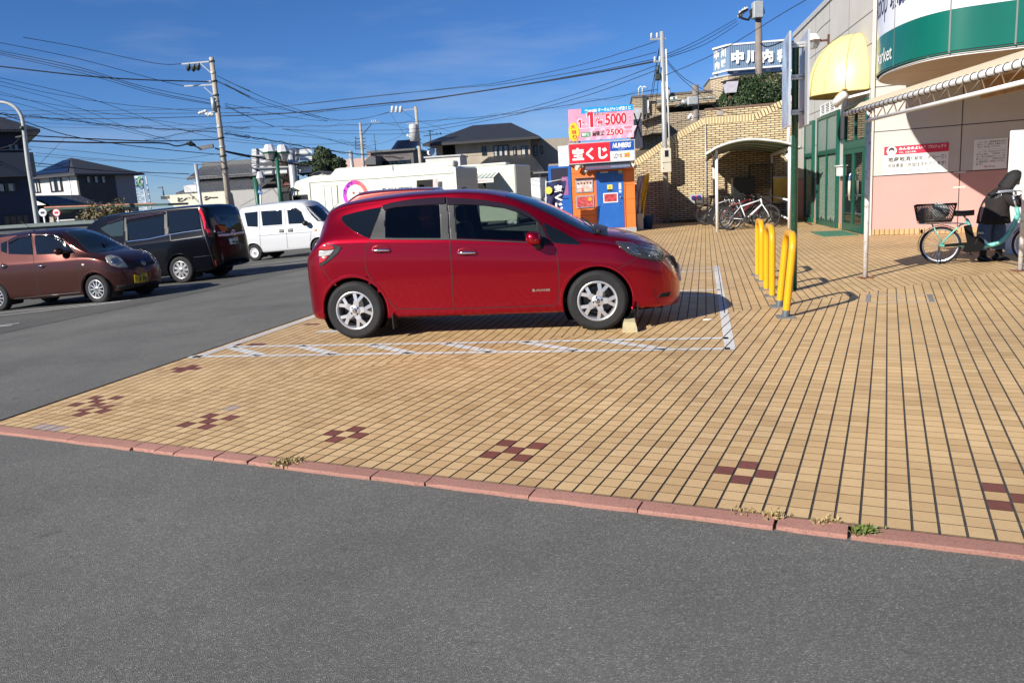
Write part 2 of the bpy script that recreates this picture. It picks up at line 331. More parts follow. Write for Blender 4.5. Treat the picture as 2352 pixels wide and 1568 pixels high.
def band(a,b,wd):
 a,b=Vector(a[:2]),Vector(b[:2]);d=(b-a).normalized();n=Vector((-d.y,d.x))*wd/2
 q=[tuple(a-n),tuple(b-n),tuple(b+n),tuple(a+n)]
 if area(q)<0:q.reverse()
 return q
E0,E1=Vector((3.61,13.57)),Vector((1.896,6.69))
Z2=crop(1400,1300,1.568);Z1=crop(0,1200,1.568);ZB=crop(2480,850,3.36)
gp=lambda f,x,y:V2(gz(*f(x,y)))
bay=az(102.6).to_2d()
def from_end(s,ln):
 p=E1+(E0-E1).normalized()*s;return tuple(p),tuple(p-bay*ln)
marks=[band(E0,E1,.092)]
for s,wd,ln in((.06,.085,5.35),(.545,.085,5.2),(3.46,.085,5.1),(3.98,.085,5.1),(6.36,.085,5),(6.86,.085,5)):
 a,b=from_end(s,ln);marks.append(band(a,b,wd))
for s in(.08,3.5,6.4):
 for k in range(6):
  q=E1+(E0-E1).normalized()*s-bay*(.55+.8*k);marks.append(band(q,q+(E0-E1).normalized()*.44-bay*.62,.115))
marks.append(band(LE0.to_2d()+LED.to_2d()*2.2+Vector((.12,-.03)),LE0.to_2d()+LED.to_2d()*22+Vector((.12,-.03)),.10))
mk0=gp(crop(1200,1050,2.94),360,810)
marks.append(band((mk0[0]-.16,mk0[1]+.03),(mk0[0]+.14,mk0[1]-.03),.13));marks.append(band((mk0[0],mk0[1]+.1),(mk0[0]+.2,mk0[1]+.3),.1))
tl=MB();pm=MB()
def put_tile(q,zone,red):
 q=clipc(q,zone)
 if len(q)<3 or abs(area(q))<2e-5:return
 tl.cur=red;tl.add([(x,y,0)for x,y in q],[tuple(range(len(q)))]);tl.cur=0
 cx,cy=q[0]
 for m_ in marks:
  if min(p[0]for p in m_)-.2<cx<max(p[0]for p in m_)+.2 and min(p[1]for p in m_)-.2<cy<max(p[1]for p in m_)+.2:
   c=clipc(q,m_)
   if len(c)>2 and abs(area(c))>1e-5:pm.add([(x,y,.003)for x,y in c],[tuple(range(len(c)))])
def lattice(o,u,v,pu,pv,gu,gv,zone,i0,i1,j0,j1,reds):
 for i in range(i0,i1):
  for j in range(j0,j1):
   c=o+u*(pu*(i+.5))+v*(pv*(j+.5));a=u*((pu-gu)/2);b=v*((pv-gv)/2)
   if c.y<1.5 or abs(c.x)>c.y*.95+3.5:continue
   q=[V2(c-a-b),V2(c+a-b),V2(c+a+b),V2(c-a+b)]
   if area(q)<0:q.reverse()
   put_tile(q,zone,reds.get((i,j),0))
reds={}
def motif(i,j,cells):
 for di,dj in cells:reds[(i+di,j+dj)]=1
oA=KI+KA*(.5*.0995)*0
def cell(f,x,y):
 p=gz(*f(x,y));d=p-oA;return math.floor(d.dot(KA)/.0995),math.floor(d.dot(KN)/.1085)
C3=crop(1800,1500,2.352);C2=crop(600,1600,3.36);C1=crop(3300,1700,2.85)
FIVE=[(-1,1),(0,0),(1,1),(1,-1),(-1,-1)]
for f,x,y in((C3,690,695),(C2,825,290)):
 i,j=cell(f,x,y);motif(i,j,[(0,0),(-1,1),(1,1),(1,-1),(-1,-1)])
i,j=cell(crop(2700,1050,1.2543),310,1045);motif(i,j,[(-1,0),(1,0),(0,1),(0,-1)])
i,j=cell(C1,1880,790);motif(i,j,[(0,1),(0,-1),(1,0),(2,1),(2,-1)])
i,j=cell(Z1,2215,840);motif(i,j,[(-1,0),(1,0),(0,1),(0,-1)])
for q_ in((600,610),(735,608),(605,632),(605,654),(475,655),(668,675),(535,692),(652,703),(520,722),(1215,416),(1172,428),(1210,431),(1092,436),(1112,448),(1600,277),(1640,281),(1580,288),(1490,283),(1515,296),(1960,148),(1925,156),(1985,152)):reds[cell(Z1,*q_)]=1
i,j=cell(Z1,1460,683);reds[(i,j)]=2
for k in range(3):i,j=cell(Z1,215+k*55,795+k*6);reds[(i,j)]=2
for k in range(3):i,j=cell(crop(1200,1050,2.94),900+k*85,935);reds[(i,j)]=3
lattice(oA,KA,KN,.0995,.1085,.011,.0055,zA,-62,130,-1,130,reds)
BU=az(104.2);BV=az(14.2)
redsB={}
for q_ in((600,610),(735,608),(605,632),(605,654),(475,655),(660,675),(535,692),(652,703),(520,722),(1215,416),(1172,428),(1210,431),(1092,436),(1112,448),(1600,277),(1640,281),(1580,288),(1490,283),(1515,296),(1960,148),(1925,156),(1985,152)):
 d_=gz(*Z1(*q_))-FO0;redsB[(math.floor(d_.dot(BU)/.101),math.floor(d_.dot(BV)/.105))]=1
lattice(FO0,BU,BV,.101,.105,.011,.0055,zB,-5,240,-60,270,redsB)
tag(tl.build('tiles',[TILE,RED,LILAC,M('grey_patch',(.20,.19,.19),.8)],fix=False),kind='structure')
tag(pm.build('bay_markings',PAINT,fix=False),kind='structure')
STONE=speck_mat('kerb_stone',[(.33,.165,.125),(.38,.19,.145),(.35,.175,.135)],.85,(.20,.09,.07),scale=150)
kb=MB();s0=(corner-KI).dot(KA)-.1;s=s0;k=0
lens=[1.02,.62,.21,.17,.33,.27,.28,.6,.34,.6,.55,.6,.3,.62,.6,.6,.6,.6,.6,.6,.6,.6,.6,.6]
for ln in lens:
 gap=.009 if k not in(5,6,12)else.02
 rr=random.uniform(-.006,.006);t0,t1=s+gap/2,s+ln-gap/2;nseg=6;rows=[]
 for i in range(nseg+1):
  t=t0+(t1-t0)*i/nseg;j_=random.uniform(-.004,.004)*(1 if 0<i<nseg else 2.5);e=.02 if i in(0,nseg)else 0
  row=[]
  for q,z in((-.112+rr+j_,-.06),(-.110+rr+j_,-.012-e*.2),(-.104+rr,-.006+j_*.3),(-.06,-.003),(-.014,-.001),(-.014,-.05)):
   p=KI+KA*t+KN*q;row.append((p.x,p.y,z))
  rows.append(row)
 kb.add([p for r_ in rows for p in r_],[(i*6+c,i*6+c+1,i*6+c+7,i*6+c+6)for i in range(nseg)for c in range(5)]+[tuple(range(6)),tuple(nseg*6+c for c in range(5,-1,-1))])
 s+=ln;k+=1
tag(kb.build('kerb',STONE),kind='structure')
ed=MB();a=LE0+LED*-.1;b=LE0+LED*26
ed.add([V2(a)+(.0015,),V2(b)+(.0015,),V2(b+LEN*.11)+(-.03,),V2(a+LEN*.11)+(-.03,)],[(0,1,2,3)])
ed.add([V2(corner+Vector((.0,-.0,0)))+(-.002,),V2(KI+KA*9)+(-.002,),V2(KI+KA*9-KN*.02)+(-.002,),V2(corner-KN*.02)+(-.002,)],[(0,1,2,3)])
tag(ed.build('edging',[M('edging_red',(.23,.115,.09),.85,var=.3,scale=14)]),kind='structure')
ap=[V2(gz(*Z1(-400,300),-.15)),V2(gz(*Z1(0,222),-.15)),V2(gz(*Z1(520,112),-.15)),V2(gz(*Z1(1060,8),-.15)),V2(gz(*crop(0,750,1.7818)(2270,560),-.1))]
dA=(Vector(ap[-1])-Vector(ap[0])).normalized();nA=Vector((-dA.y,dA.x));nA=nA if nA.x<0 else-nA;pa=MB();rows_=[[Vector(p)+nA*k for p in ap+[tuple(Vector(ap[-1])+dA*14)]]for k in(0,2,4,6,8,11)]
nc=len(rows_[0]);pa.add([(p.x,p.y,zasph(p.x,p.y)+.004)for r_ in rows_ for p in r_],[(i*nc+c,i*nc+c+1,(i+1)*nc+c+1,(i+1)*nc+c)for i in range(5)for c in range(nc-1)])
tag(pa.build('parking_apron',asphalt_mat('asphalt_apron',.72)),kind='structure')
lm=MB()
def lot_line(p,q,wd=.10):
 b_=band(p,q,wd);lm.add([(x,y,zasph(x,y)+.010)for x,y in b_],[(0,1,2,3)])
Z3=crop(0,750,1.7818)
def gpz(x,y,z):return V2(gz(x,y,z))
for(x0,y0,x1,y1,z)in((-60,878,935,820,-.2),(-60,905,860,832,-.2),(820,757,1480,695,-.2),(840,742,1400,697,-.2),(1150,655,1900,605,-.2),(1160,662,1830,618,-.2),(1740,575,2240,534,-.2),(1790,537,2260,503,-.2),(-40,1004,140,985,-.2),(-40,1012,90,1003,-.2)):
 lot_line(gpz(*Z3(x0,y0),z),gpz(*Z3(x1,y1),z),.07)
tag(lm.build('lot_markings',PAINT2,fix=False),kind='structure')
def fq(T,mb,pts,f=None,off=0.0,th=.02,depth=None):
 q=[px(T,*(f(*p)if f else p),off)for p in pts];mb.prism(q,off-th,off+(depth or 0));return q
def frect(T,x0,y0,x1,y1,f=None,off=0.0):
 a=px(T,*(f(x0,y0)if f else(x0,y0)),off);b=px(T,*(f(x1,y1)if f else(x1,y1)),off);return min(a[0],b[0]),min(a[1],b[1]),max(a[0],b[0]),max(a[1],b[1])
ZS=crop(3100,0,2.3614);ZC=crop(3450,400,2.613);ZA=crop(3150,0,3.135);ZBW=crop(3150,500,3.135);ZR=crop(3450,950,3.641)
WALLG=M('wall_grey',(.47,.45,.41),.6,var=.05,scale=1.2,dirt=(.40,.37,.33),dscale=1.6,damt=.35)
WALLP=M('wall_pink',(.50,.27,.235),.6,var=.05,scale=1.2,dirt=(.40,.21,.18),dscale=1.4,damt=.35)
JOINT=M('joint_dark',(.05,.048,.045),.9,var=0)
GREENF=M('frame_green',(.004,.085,.058),.35,var=.12,scale=8)
WHITE=M('white_paint',(.72,.72,.70),.45,var=.06,scale=3)
RUSTW=M('rusty_white_paint',(.70,.68,.65),.5,var=.06,scale=3,dirt=(.13,.06,.03),dscale=16,damt=.9)
shop=fac('supermarket','pale grey and pink supermarket with green framed windows','shop',(8.4,18.2,0),121.5)
L0=Vector((8.4,18.2,0))+az(10.2)*9.95
FR['lw']=Matrix.Translation(L0)@Matrix.Rotation(R(90-190.2),4,'Z')
class _LW:name='lw'
LW=_LW()
lwx=FR['supermarket'].inverted()@FR['lw']
def lw_build(mb,name,mat,parent=shop):mb.v=[lwx@v for v in mb.v];return mb.build(name,mat,parent)
b=MB();b.box(0,14,0,.25,1.33,6.05);wall=b.build('wall',WALLG,shop)
b=MB();b.box(0,14,0,.25,.13,1.33);b.build('pink_wall',WALLP,shop)
BASET=brickmat('base_tile',(.50,.30,.12),(.56,.34,.15),(.06,.05,.04),.102,.30,.008,.6,offset=0)
b=MB();b.box(-.012,14,-.012,.2,0,.13);b.build('base_tiles',BASET,shop)
b=MB();b.box(.02,9.95,.0,.22,1.33,6.05);lw_build(b,'wall',WALLG)
b=MB();b.box(.02,9.95,.0,.22,.13,1.33);lw_build(b,'pink_wall',WALLP)
b=MB();b.box(.0,9.952,-.012,.2,0,.13);lw_build(b,'base_tiles',BASET)
b=MB();b.box(-.05,10.0,-.04,.3,6.05,6.2);b.v=[lwx@v for v in b.v];b.box(-.05,14,-.04,.3,6.052,6.202);b.build('roof_coping',M('coping',(.42,.42,.41),.5,var=.05),shop)
b=MB();b.box(0,14,.3,12,5.9,6.0);b.build('roof',M('roof_grey',(.2,.2,.2),.8),shop)
j=MB();j2=MB()
for z in(1.33,2.31,3.28,4.26,4.95):j.box(.002,14,-.003,.01,z-.009,z+.009);j2.box(.022,9.95,-.003,.01,z-.009,z+.009)
for u in(px(shop,*ZC(1040,265))[0],4.2,6.6,9.0):j.box(u-.009,u+.009,-.0035,.01,.13,6.05)
for u in(1.6,3.6,5.4,7.6):j2.box(u-.006,u+.006,-.0035,.01,2.31,6.05)
j2.v=[lwx@v for v in j2.v];j.v+=j2.v;n0=len(j.v)-len(j2.v);j.f+=[[i+n0 for i in f]for f in j2.f];j.mi+=j2.mi;j.sm+=j2.sm
j.build('panel_joints',JOINT,shop)
b=MB();b.box(-.045,.03,-.045,.03,.0,6.05);b.build('corner_post',M('corner_trim',(.48,.45,.40),.5,var=.05),shop)
CURT=M('curtain',(.50,.53,.49),.8,var=.12,scale=18)
PANE=glass('shop_pane',(.17,.23,.21),.35);PANE2=glass('shop_pane_dark',(.012,.02,.018),.02)
PANET=glass('shop_pane_clear',(.02,.03,.03),.02,clear=.93,tint=(.84,.89,.86),refl=.3)
def shop_window(x0,x1,ytop,ybot,trans,mull,blind=True):
 u0,_=px(LW,*ZBW(x0,600));u1,_=px(LW,*ZBW(x1,600));zt=3.05;zm=1.98
 fr=MB();t=.075;y0,y1=-.09,.02
 fr.box(u0,u0+t,y0,y1,0.0,zt);fr.box(u1-t,u1,y0,y1,0,zt);fr.box(u0+t,u1-t,y0,y1,zt-t,zt);fr.box(u0+t,u1-t,y0,y1,zm,zm+.12);fr.box(u0+t,u1-t,y0,y1,0.0,.15)
 for m_ in mull:um=u0+(u1-u0)*m_;fr.box(um-.035,um+.035,y0+.004,y1,.15,zm);fr.box(um-.035,um+.035,y0+.004,y1,zm+.12,zt-t)
 fr.box(u0+.1,u0+.24,y0-.02,y0,zm+.03,zm+.05)
 win=lw_build(fr,'window',GREENF)
 g_=MB();g_.box(u0+t,u1-t,-.062,-.058,zm+.12,zt-t);lw_build(g_,'pane',PANE,win)
 g_=MB();g_.box(u0+t,u1-t,-.062,-.058,.15,zm);lw_build(g_,'pane',PANET,win)
 c=MB();c.smooth=True;n=int((u1-u0)/.015);vs=[]
 for i in range(n+1):
  u=u0+t+(u1-u0-2*t)*i/n;y=-.012+.014*math.sin(i*.55)+.006*math.sin(i*1.5)
  y=min(y,.008)
  vs+=[(u,y-.015,.2+.05*math.sin(i*.4)),(u,y-.012,1.15),(u,y-.015,zm-.02)]
 c.add(vs,[(i*3+k,i*3+k+1,i*3+k+4,i*3+k+3)for i in range(n)for k in range(2)]);lw_build(c,'curtain',CURT,win)
shop_window(240,342,0,0,0,[])
shop_window(400,652,0,0,0,[.5])
u0,_=px(LW,*ZBW(722,600));u1=9.62
b=MB();t=.09
b.box(u0,u0+t,-.06,.02,0,3.1);b.box(u1-t,u1,-.06,.02,0,3.1);b.box(u0+t,u1-t,-.06,.02,2.02,2.2);b.box(u0+t,u1-t,-.06,.02,3.0,3.1);um=(u0+u1)/2;b.box(um-.03,um+.03,-.055,.02,2.2,3.0)
door=lw_build(b,'door',GREENF)
b=MB();b.box(u0+t,u1-t,-.02,-.012,2.2,3.0);lw_build(b,'pane',PANE2,door)
for a,c in((u0+t+.004,um-.004),(um+.004,u1-t-.004)):
 b=MB();s_=.085;b.box(a,a+s_,-.075,-.03,.02,2.01);b.box(c-s_,c,-.075,-.03,.02,2.01);b.box(a+s_,c-s_,-.075,-.03,1.9,2.01);b.box(a+s_,c-s_,-.075,-.03,.02,.2);leaf=lw_build(b,'door_leaf',GREENF,door)
 b=MB();b.box(a+s_,c-s_,-.05,-.045,.2,1.9);lw_build(b,'pane',PANE2,door)
 h=MB();uh=c-s_/2 if a<um-.1 else a+s_/2
 h.tube([(uh,-.075,.75),(uh,-.13,.79),(uh,-.14,.9),(uh,-.14,1.3),(uh,-.13,1.4),(uh,-.075,1.44)],.014,8);lw_build(h,'handle',CHROME,door)
 h=MB();h.cyl((uh,-.14,.9),(uh,-.14,1.25),.02,n=10);lw_build(h,'handle_grip',M('ivory',(.62,.58,.46),.5,var=.03),door)
b=MB();b.box(u0-.34,u0-.06,-.14,0,1.38,1.62);b.box(u0-.38,u0-.02,-.17,0,1.62,1.65);lw_build(b,'intercom_box',WHITE)
a=px(LW,*ZA(425,1340));c=px(LW,*ZA(668,1275));lv=MB();lv.box(a[0]-.03,c[0],-.03,.01,3.09,3.13);lv.box(a[0]-.03,c[0],-.03,.01,3.37,3.40)
for k in range(5):um=a[0]+(c[0]-a[0]-.04)*k/4;lv.box(um-.03,um+.03,-.029,.01,3.13,3.37)
for k in range(5):lv.obox(((a[0]+c[0])/2,-.008,3.155+k*.047),(1,0,0),(0,.7,.7),(0,-.7,.7),c[0]-a[0],.04,.004)
lw_build(lv,'louvre',WHITE)
YEL=M('awning_yellow',(.70,.60,.26),.40,var=.05,scale=2,dirt=(.58,.49,.2),dscale=2.2,damt=.4)
ur,zr_=px(LW,*ZA(1030,1108));ua,zt_=px(LW,*ZA(905,415));aw=ur-ua+.06
tip=px(LW,*ZA(255,1240),-1.05)
uc=ur-aw;zb0=zr_;ch=zt_-zb0;dp=1.15
d=MB();d.smooth=True;K,J=40,16;vs=[]
for i in range(K+1):
 th=math.pi*i/K;rib=abs(math.sin(th*7/2*2/2*1.0));
 for k in range(J+1):
  ph=math.pi/2*k/J;sc=1-.012*(1-abs(math.cos(3.5*th)))
  vs.append((uc+aw*math.cos(th)*math.cos(ph)*sc,-dp*math.sin(th)*math.cos(ph)**.8*sc-.005,zb0+ch*math.sin(ph)))
d.add(vs,[(i*(J+1)+k,i*(J+1)+k+1,(i+1)*(J+1)+k+1,(i+1)*(J+1)+k)for i in range(K)for k in range(J)])
awn=fac('dome_awning','pale yellow half dome awning over the green framed windows','awning',L0,190.2)
d.build('cover',YEL,awn)
r_=MB();r_.tube([(uc+aw*math.cos(math.pi*i/30),-dp*math.sin(math.pi*i/30)-.004,zb0-.01)for i in range(31)],.014,6);r_.tube([(uc+aw*1.0*math.cos(math.pi*i/30),-.01,zb0+ch*math.sin(math.pi*i/30))for i in range(31)],.014,6)
for k in range(1,7):
 th=math.pi*k/7;r_.tube([(uc+aw*math.cos(th)*math.cos(ph)*1.002,-dp*math.sin(th)*math.cos(ph)**.8*1.002-.005,zb0+ch*math.sin(ph))for ph in[math.pi/2*q/12 for q in range(12)]],.009,5)
r_.build('rim',M('awning_seam',(.48,.40,.16),.4,var=.05),awn)
s_=MB()
for i in range(16):th=math.pi*(i+.5)/16;s_=MB();s_.sphere((uc+(aw-.035)*math.cos(th),-.012,zb0+(ch-.03)*math.sin(th)),.009,6);s_.build('rivet',M('rivet',(.2,.16,.08),.5,var=0),awn)
a=px(LW,*ZA(525,505));lp=fac('wall_lamp','faceted lantern lamp on a bracket high on the grey wall','lamp',L0+Vector((0,0,0)),190.2)
b=MB();b.box(a[0]-.05,a[0]+.05,-.04,0,a[1]-.15,a[1]+.15);b.beam((a[0],-.04,a[1]),(a[0],-.24,a[1]),.05);b.build('bracket',M('rust_brown',(.10,.04,.025),.7,var=.3),lp)
def lantern(mb1,mb2,c,r,h1,h2,n=8):
 c=Vector(c);mb1.lathe([(0,h1),(r*.55,h1),(r*.62,h1-.02),(r*.98,.05),(r*1.02,0),(r*.96,-.03)],c,(0,0,1),n,False);mb2.lathe([(r*.95,-.02),(r*.55,-h2),(0,-h2)],c,(0,0,1),n,False)
m1,m2=MB(),MB();lantern(m1,m2,(a[0],-.45,a[1]+.0),.24,.19,.19);m1.build('hood',M('lamp_white',(.66,.66,.66),.5,var=.05),lp);m2.build('glass_bowl',M('lamp_glass_grey',(.30,.31,.29),.25,var=.2),lp)
b=MB();b.lathe([(.25,.02),(.255,-.02),(.235,-.02)],(a[0],-.45,a[1]),(0,0,1),8,False);b.build('band',M('rust_brown'),lp)
a=px(LW,*ZA(1030,1165));sp_l=fac('spot_lamp','white tubular spot lamp with a yellowed top under the dome awning','lamp',L0,190.2)
e=Vector((a[0],0,a[1]+.02));m_=e+Vector((-.1,-.55,-.10));t_=Vector((-.45,-.35,-.42)).normalized()
b=MB();b.beam(e,m_,.07,.05);b.build('arm',WHITE,sp_l);b=MB();b.smooth=True;b.lathe([(0,-.12),(.085,-.11),(.095,.0),(.105,.24),(.09,.24),(.08,.10),(0,.06)],m_+Vector((0,-.02,.05)),t_,20);b.build('housing',WHITE,sp_l)
b=MB();b.obox(m_+Vector((0,-.02,.15))+t_*.03,t_,t_.cross(Vector((0,0,1))),t_.cross(Vector((0,0,1))).cross(t_),.26,.15,.02);b.build('yellowed_cover',M('old_yellow',(.55,.36,.14),.6),sp_l)
a=px(LW,*ZA(160,1385));b=MB();b.lathe([(.0,0),(.05,0),(.06,.08),(.15,.24),(.14,.24),(.05,.1),(0,.1)],(a[0],-.0,a[1]),(.35,-.9,-.1),16);o=fac('siren_horn','small grey horn loudspeaker low on the far end of the grey wall','loudspeaker',L0,190.2);b.build('horn',M('horn_grey',(.35,.35,.35),.4,metal=.5),o)
dpz=fac('downpipe','white downpipe with a bent top at the far corner of the supermarket','pipe',L0,190.2)
b=MB();b.tube([(.10,-.02,4.95),(.10,-.16,4.95),(.10,-.17,4.8),(.10,-.17,.3),(.10,-.17,.05)],.055,10);b.build('pipe',WHITE,dpz)
for z in(.8,2.0,3.2,4.4):b=MB();b.box(.03,.17,-.235,-.1,z,z+.05);b.build('clip',M('clip_grey',(.4,.4,.4),.5),dpz)
b=MB()
for k in range(4):b.tube([(.18+.05*k,-.05,2.9-.1*k),(.25+.04*k,-.09,2.7-.12*k),(.12,-.1,2.5-.1*k),(.3,-.08,2.62-.15*k),(.22,-.05,2.35)],.009,5)
o=fac('cable_loops','loops of black cable hanging beside the white downpipe','cable',L0,190.2);b.build('loops',MATTE if 'matte_black' in MATS else M('matte_black',(.01,.01,.01),.8,var=0),o)
b=MB();b.box(.2,.34,-.12,0,2.55,2.8);b.build('junction_box',WHITE,o)
INK=M('ink_black',(.02,.02,.02),.7,var=0);INKN=M('ink_navy',(.02,.03,.10),.6,var=0);SIGNW=M('sign_white',(.72,.72,.69),.5,var=.03);SIGNR=M('sign_red',(.55,.012,.045),.45,var=.03);INKW=M('ink_white',(.78,.78,.76),.6,var=0)
def sign_txt(T,rows,off,parent,sl=0.0,f=None):
 by={}
 for s_,x0,y0,x1,y1,mat,bold in rows:
  a=px(T,*(f(x0,y1)if f else(x0,y1)),off);c=px(T,*(f(x1,y0)if f else(x1,y0)),off)
  mb=by.setdefault(mat.name,(MB(),mat))[0];text(mb,s_,a[0],a[1],c[0],a[1]+(c[1]-a[1]),off,bold)
 for mb,mat in by.values():mb.build('lettering',mat,parent,fix=False)
def rect_sign(T,x0,y0,x1,y1,f,off,th,mat,name,parent):
 u0_,z0_,u1_,z1_=frect(T,x0,y0,x1,y1,f,off);m=MB();m.box(u0_,u1_,off-th,off,z0_,z1_);return m.build(name,mat,parent),(u0_,z0_,u1_,z1_)
S1=fac('wall_poster','white wall poster with red band and round drawn face on the pink and grey wall','poster',(8.4,18.2,0),121.5)
tl0,bl0,tr0=px(S1,*ZC(228,493),-.01),px(S1,*ZC(218,787),-.01),px(S1,*ZC(905,441),-.01)
su0,su1,szt,szb=tl0[0],tr0[0],tl0[1],bl0[1]
def uvbox(a,b,c,d_):return su0+(su1-su0)*a,szb+(szt-szb)*b,su0+(su1-su0)*c,szb+(szt-szb)*d_
b=MB();b.box(su0,su1,-.012,-.0,szb,szt);b.build('board',SIGNW,S1)
zz_=szb+(szt-szb)*.70;b=MB();b.box(su0,su1,-.015,-.012,zz_,szt);b.build('red_band',SIGNR,S1)
b=MB();cu,cz=su0+(su1-su0)*.12,szb+(szt-szb)*.84;rr=(szt-szb)*.165;b.cyl((cu,-.015,cz),(cu,-.0175,cz),rr,n=28);b.build('round_patch',SIGNW,S1)
b=MB();hr=rr*.62;pts=[(cu+hr*math.cos(t)*.95,cz+rr*.12+hr*math.sin(t))for t in[math.pi*k/14 for k in range(15)]]+[(cu-hr*.95,cz-rr*.05),(cu-hr*.55,cz-rr*.05),(cu-hr*.5,cz+rr*.18),(cu+hr*.5,cz+rr*.18),(cu+hr*.55,cz-rr*.05),(cu+hr*.95,cz-rr*.05)]
b.prism(pts,-.0185,-.0175)
for sx in(-.22,.22):b.cyl((cu+rr*sx,-.0175,cz-rr*.02),(cu+rr*sx,-.0186,cz-rr*.02),rr*.05,n=8)
b.tube([(cu-rr*.15,-.018,cz-rr*.22),(cu,-.018,cz-rr*.27),(cu+rr*.15,-.018,cz-rr*.22)],rr*.022,4);b.tube([(cu-rr*.42,-.018,cz-rr*.35),(cu-rr*.36,-.018,cz-rr*.75),(cu-rr*.05,-.018,cz-rr*.55)],rr*.05,4);b.tube([(cu+rr*.3,-.018,cz-rr*.38),(cu+rr*.32,-.018,cz-rr*.7)],rr*.045,4)
b.build('face_drawing',INK,S1)
b=MB();text(b,'みんなのよい食',*uvbox(.235,.84,.665,.955),-.0158,.035);text(b,'プロジェクト',*uvbox(.685,.845,.965,.955),-.0158,.02);text(b,'食は、日本の未来。',*uvbox(.235,.735,.51,.80),-.0158,.01);b.build('lettering',INKW,S1,fix=False)
b=MB();text(b,'地産地消!',*uvbox(.065,.44,.44,.625),-.0126,.03);text(b,'鮮度・安心一番!',*uvbox(.48,.46,.965,.61),-.0126,.012);text(b,'地域農業、地域経済を守ります!',*uvbox(.065,.235,.965,.39),-.0126,.012);text(b,'Aコープは日本の「食」と「農」を応援しています。',*uvbox(.125,.085,.885,.17),-.0126,0);b.build('lettering',INK,S1,fix=False)
S2=fac('wall_notice','white text notice with a dark red right edge on the shaded grey wall','poster',(8.4,18.2,0),121.5)
tl0,bl0,tr0=px(S2,*ZC(1168,420),-.01),px(S2,*ZC(1155,732),-.01),px(S2,*ZC(1525,397),-.01);su0,su1,szt,szb=tl0[0],tr0[0],tl0[1],bl0[1]
b=MB();b.box(su0,su1,-.012,0,szb,szt);b.build('board',SIGNW,S2);b=MB();b.box(su1,su1+.06,-.02,0,szb,szt);b.build('red_edge',M('edge_red',(.12,.01,.015),.5,var=0),S2)
b=MB()
for k,(s_,w_)in enumerate((('・Aコープは、国産農畜産物の販売',.93),('拠点として、生産者と消費者を安心',.93),('で結ぶ「懸け橋」となります。',.80),(None,0),('・Aコープは、地元JAはもとより全',.93),('国のJAと連携し、「地産地消」なら',.93),('びに「豊かな地域社会づくり」に貢',.93),('献するとともに、「生産者の顔の見',.93),('える農畜産物」の取扱いを強化し',.93),('ます。',.30))):
 if s_:z1=.94-k*.081;text(b,s_,*uvbox(.09,z1-.062,w_,z1),-.0126,.006)
b.box(su0+(su1-su0)*.1,su0+(su1-su0)*.92,-.0126,-.012,szb+(szt-szb)*.655,szb+(szt-szb)*.66)
b.build('lettering',INK,S2,fix=False);b=MB();text(b,'Acoop',*uvbox(.45,.045,.66,.12),-.0126,.01);b.build('lettering',INKN,S2,fix=False)
b=MB();b.tube([(su0+(su1-su0)*(.34+.02*k),-.013,szb+(szt-szb)*(.08+.03*math.sin(k)))for k in range(5)],.008,5);b.build('logo',SIGNR,S2)
b=MB()
for(x0,y0,x1,y1)in((952,760,1082,772),(945,914,1076,928)):
 q=frect(shop,x0,y0,x1,y1,ZC,0);b.box(q[0],q[2],-.006,-.0036,q[1]+.02,q[1]+.055)
b.build('tape_strips',M('tape',(.55,.48,.44),.5),shop)
DP=[Vector(p)for p in((9.15,17.85),(8.3,17.3),(7.72,16.6),(7.38,15.8),(7.22,15.05),(7.17,14.35),(7.24,13.8),(7.5,13.37),(8.15,13.0),(9.2,12.45),(10.6,11.65),(12.5,10.6),(15,9.2))]
def smoothpath(P,k=8):
 o=[]
 for i in range(len(P)-1):
  a,b_,c,d_=P[max(0,i-1)],P[i],P[i+1],P[min(len(P)-1,i+2)]
  for q in range(k):t=q/k;o.append(.5*(2*b_+(c-a)*t+(2*a-5*b_+4*c-d_)*t*t+(3*b_-a-3*c+d_)*t**3))
 return o+[P[-1]]
DP=smoothpath(DP);arc=[0]
for i in range(1,len(DP)):arc.append(arc[-1]+(DP[i]-DP[i-1]).length)
def dpt(s_,off=0.0):
 s_=min(max(s_,0),arc[-1]-1e-4);i=max(k for k in range(len(arc)-1)if arc[k]<=s_);t=(s_-arc[i])/(arc[i+1]-arc[i]);p=DP[i].lerp(DP[i+1],t);a_,b_=DP[max(0,i-1)],DP[min(len(DP)-1,i+2)];d_=(b_-a_).normalized()
 return p+Vector((-d_.y,d_.x))*-off*(-1)*(-1)if False else p+Vector((d_.y,-d_.x))*(-off)*(-1 if True else 1)
_c=Vector((12,18))
def dout(s_,off):
 p=dpt(s_);q=dpt(min(s_+.02,arc[-1]));d_=(q-p).normalized();n=Vector((d_.y,-d_.x))
 if n.dot(p-_c)<0:n=-n
 return p+n*off
def dpix(x,y):
 d_=ray(x,y);best=None
 for i in range(len(DP)-1):
  a_,b_=DP[i],DP[i+1];e_=b_-a_;den=d_.x*e_.y-d_.y*e_.x
  if abs(den)<1e-9:continue
  t=(a_.x*e_.y-a_.y*e_.x)/den;s_=(a_.x*d_.y-a_.y*d_.x)/den
  if t>0 and 0<=s_<=1 and(best is None or t<best[0]):best=(t,arc[i]+s_*e_.length,CAM_H+d_.z*t)
 return best[1:]if best else(0,3.3)
zg=dpix(*ZS(1650,95))[1];zl=dpix(*ZS(1650,492))[1];zb_=3.25
org=(7.26,14.3,0);ss=thing('fascia_sign','curved green and white shop sign projecting over the entrance','sign',org)
O3=Vector(org)
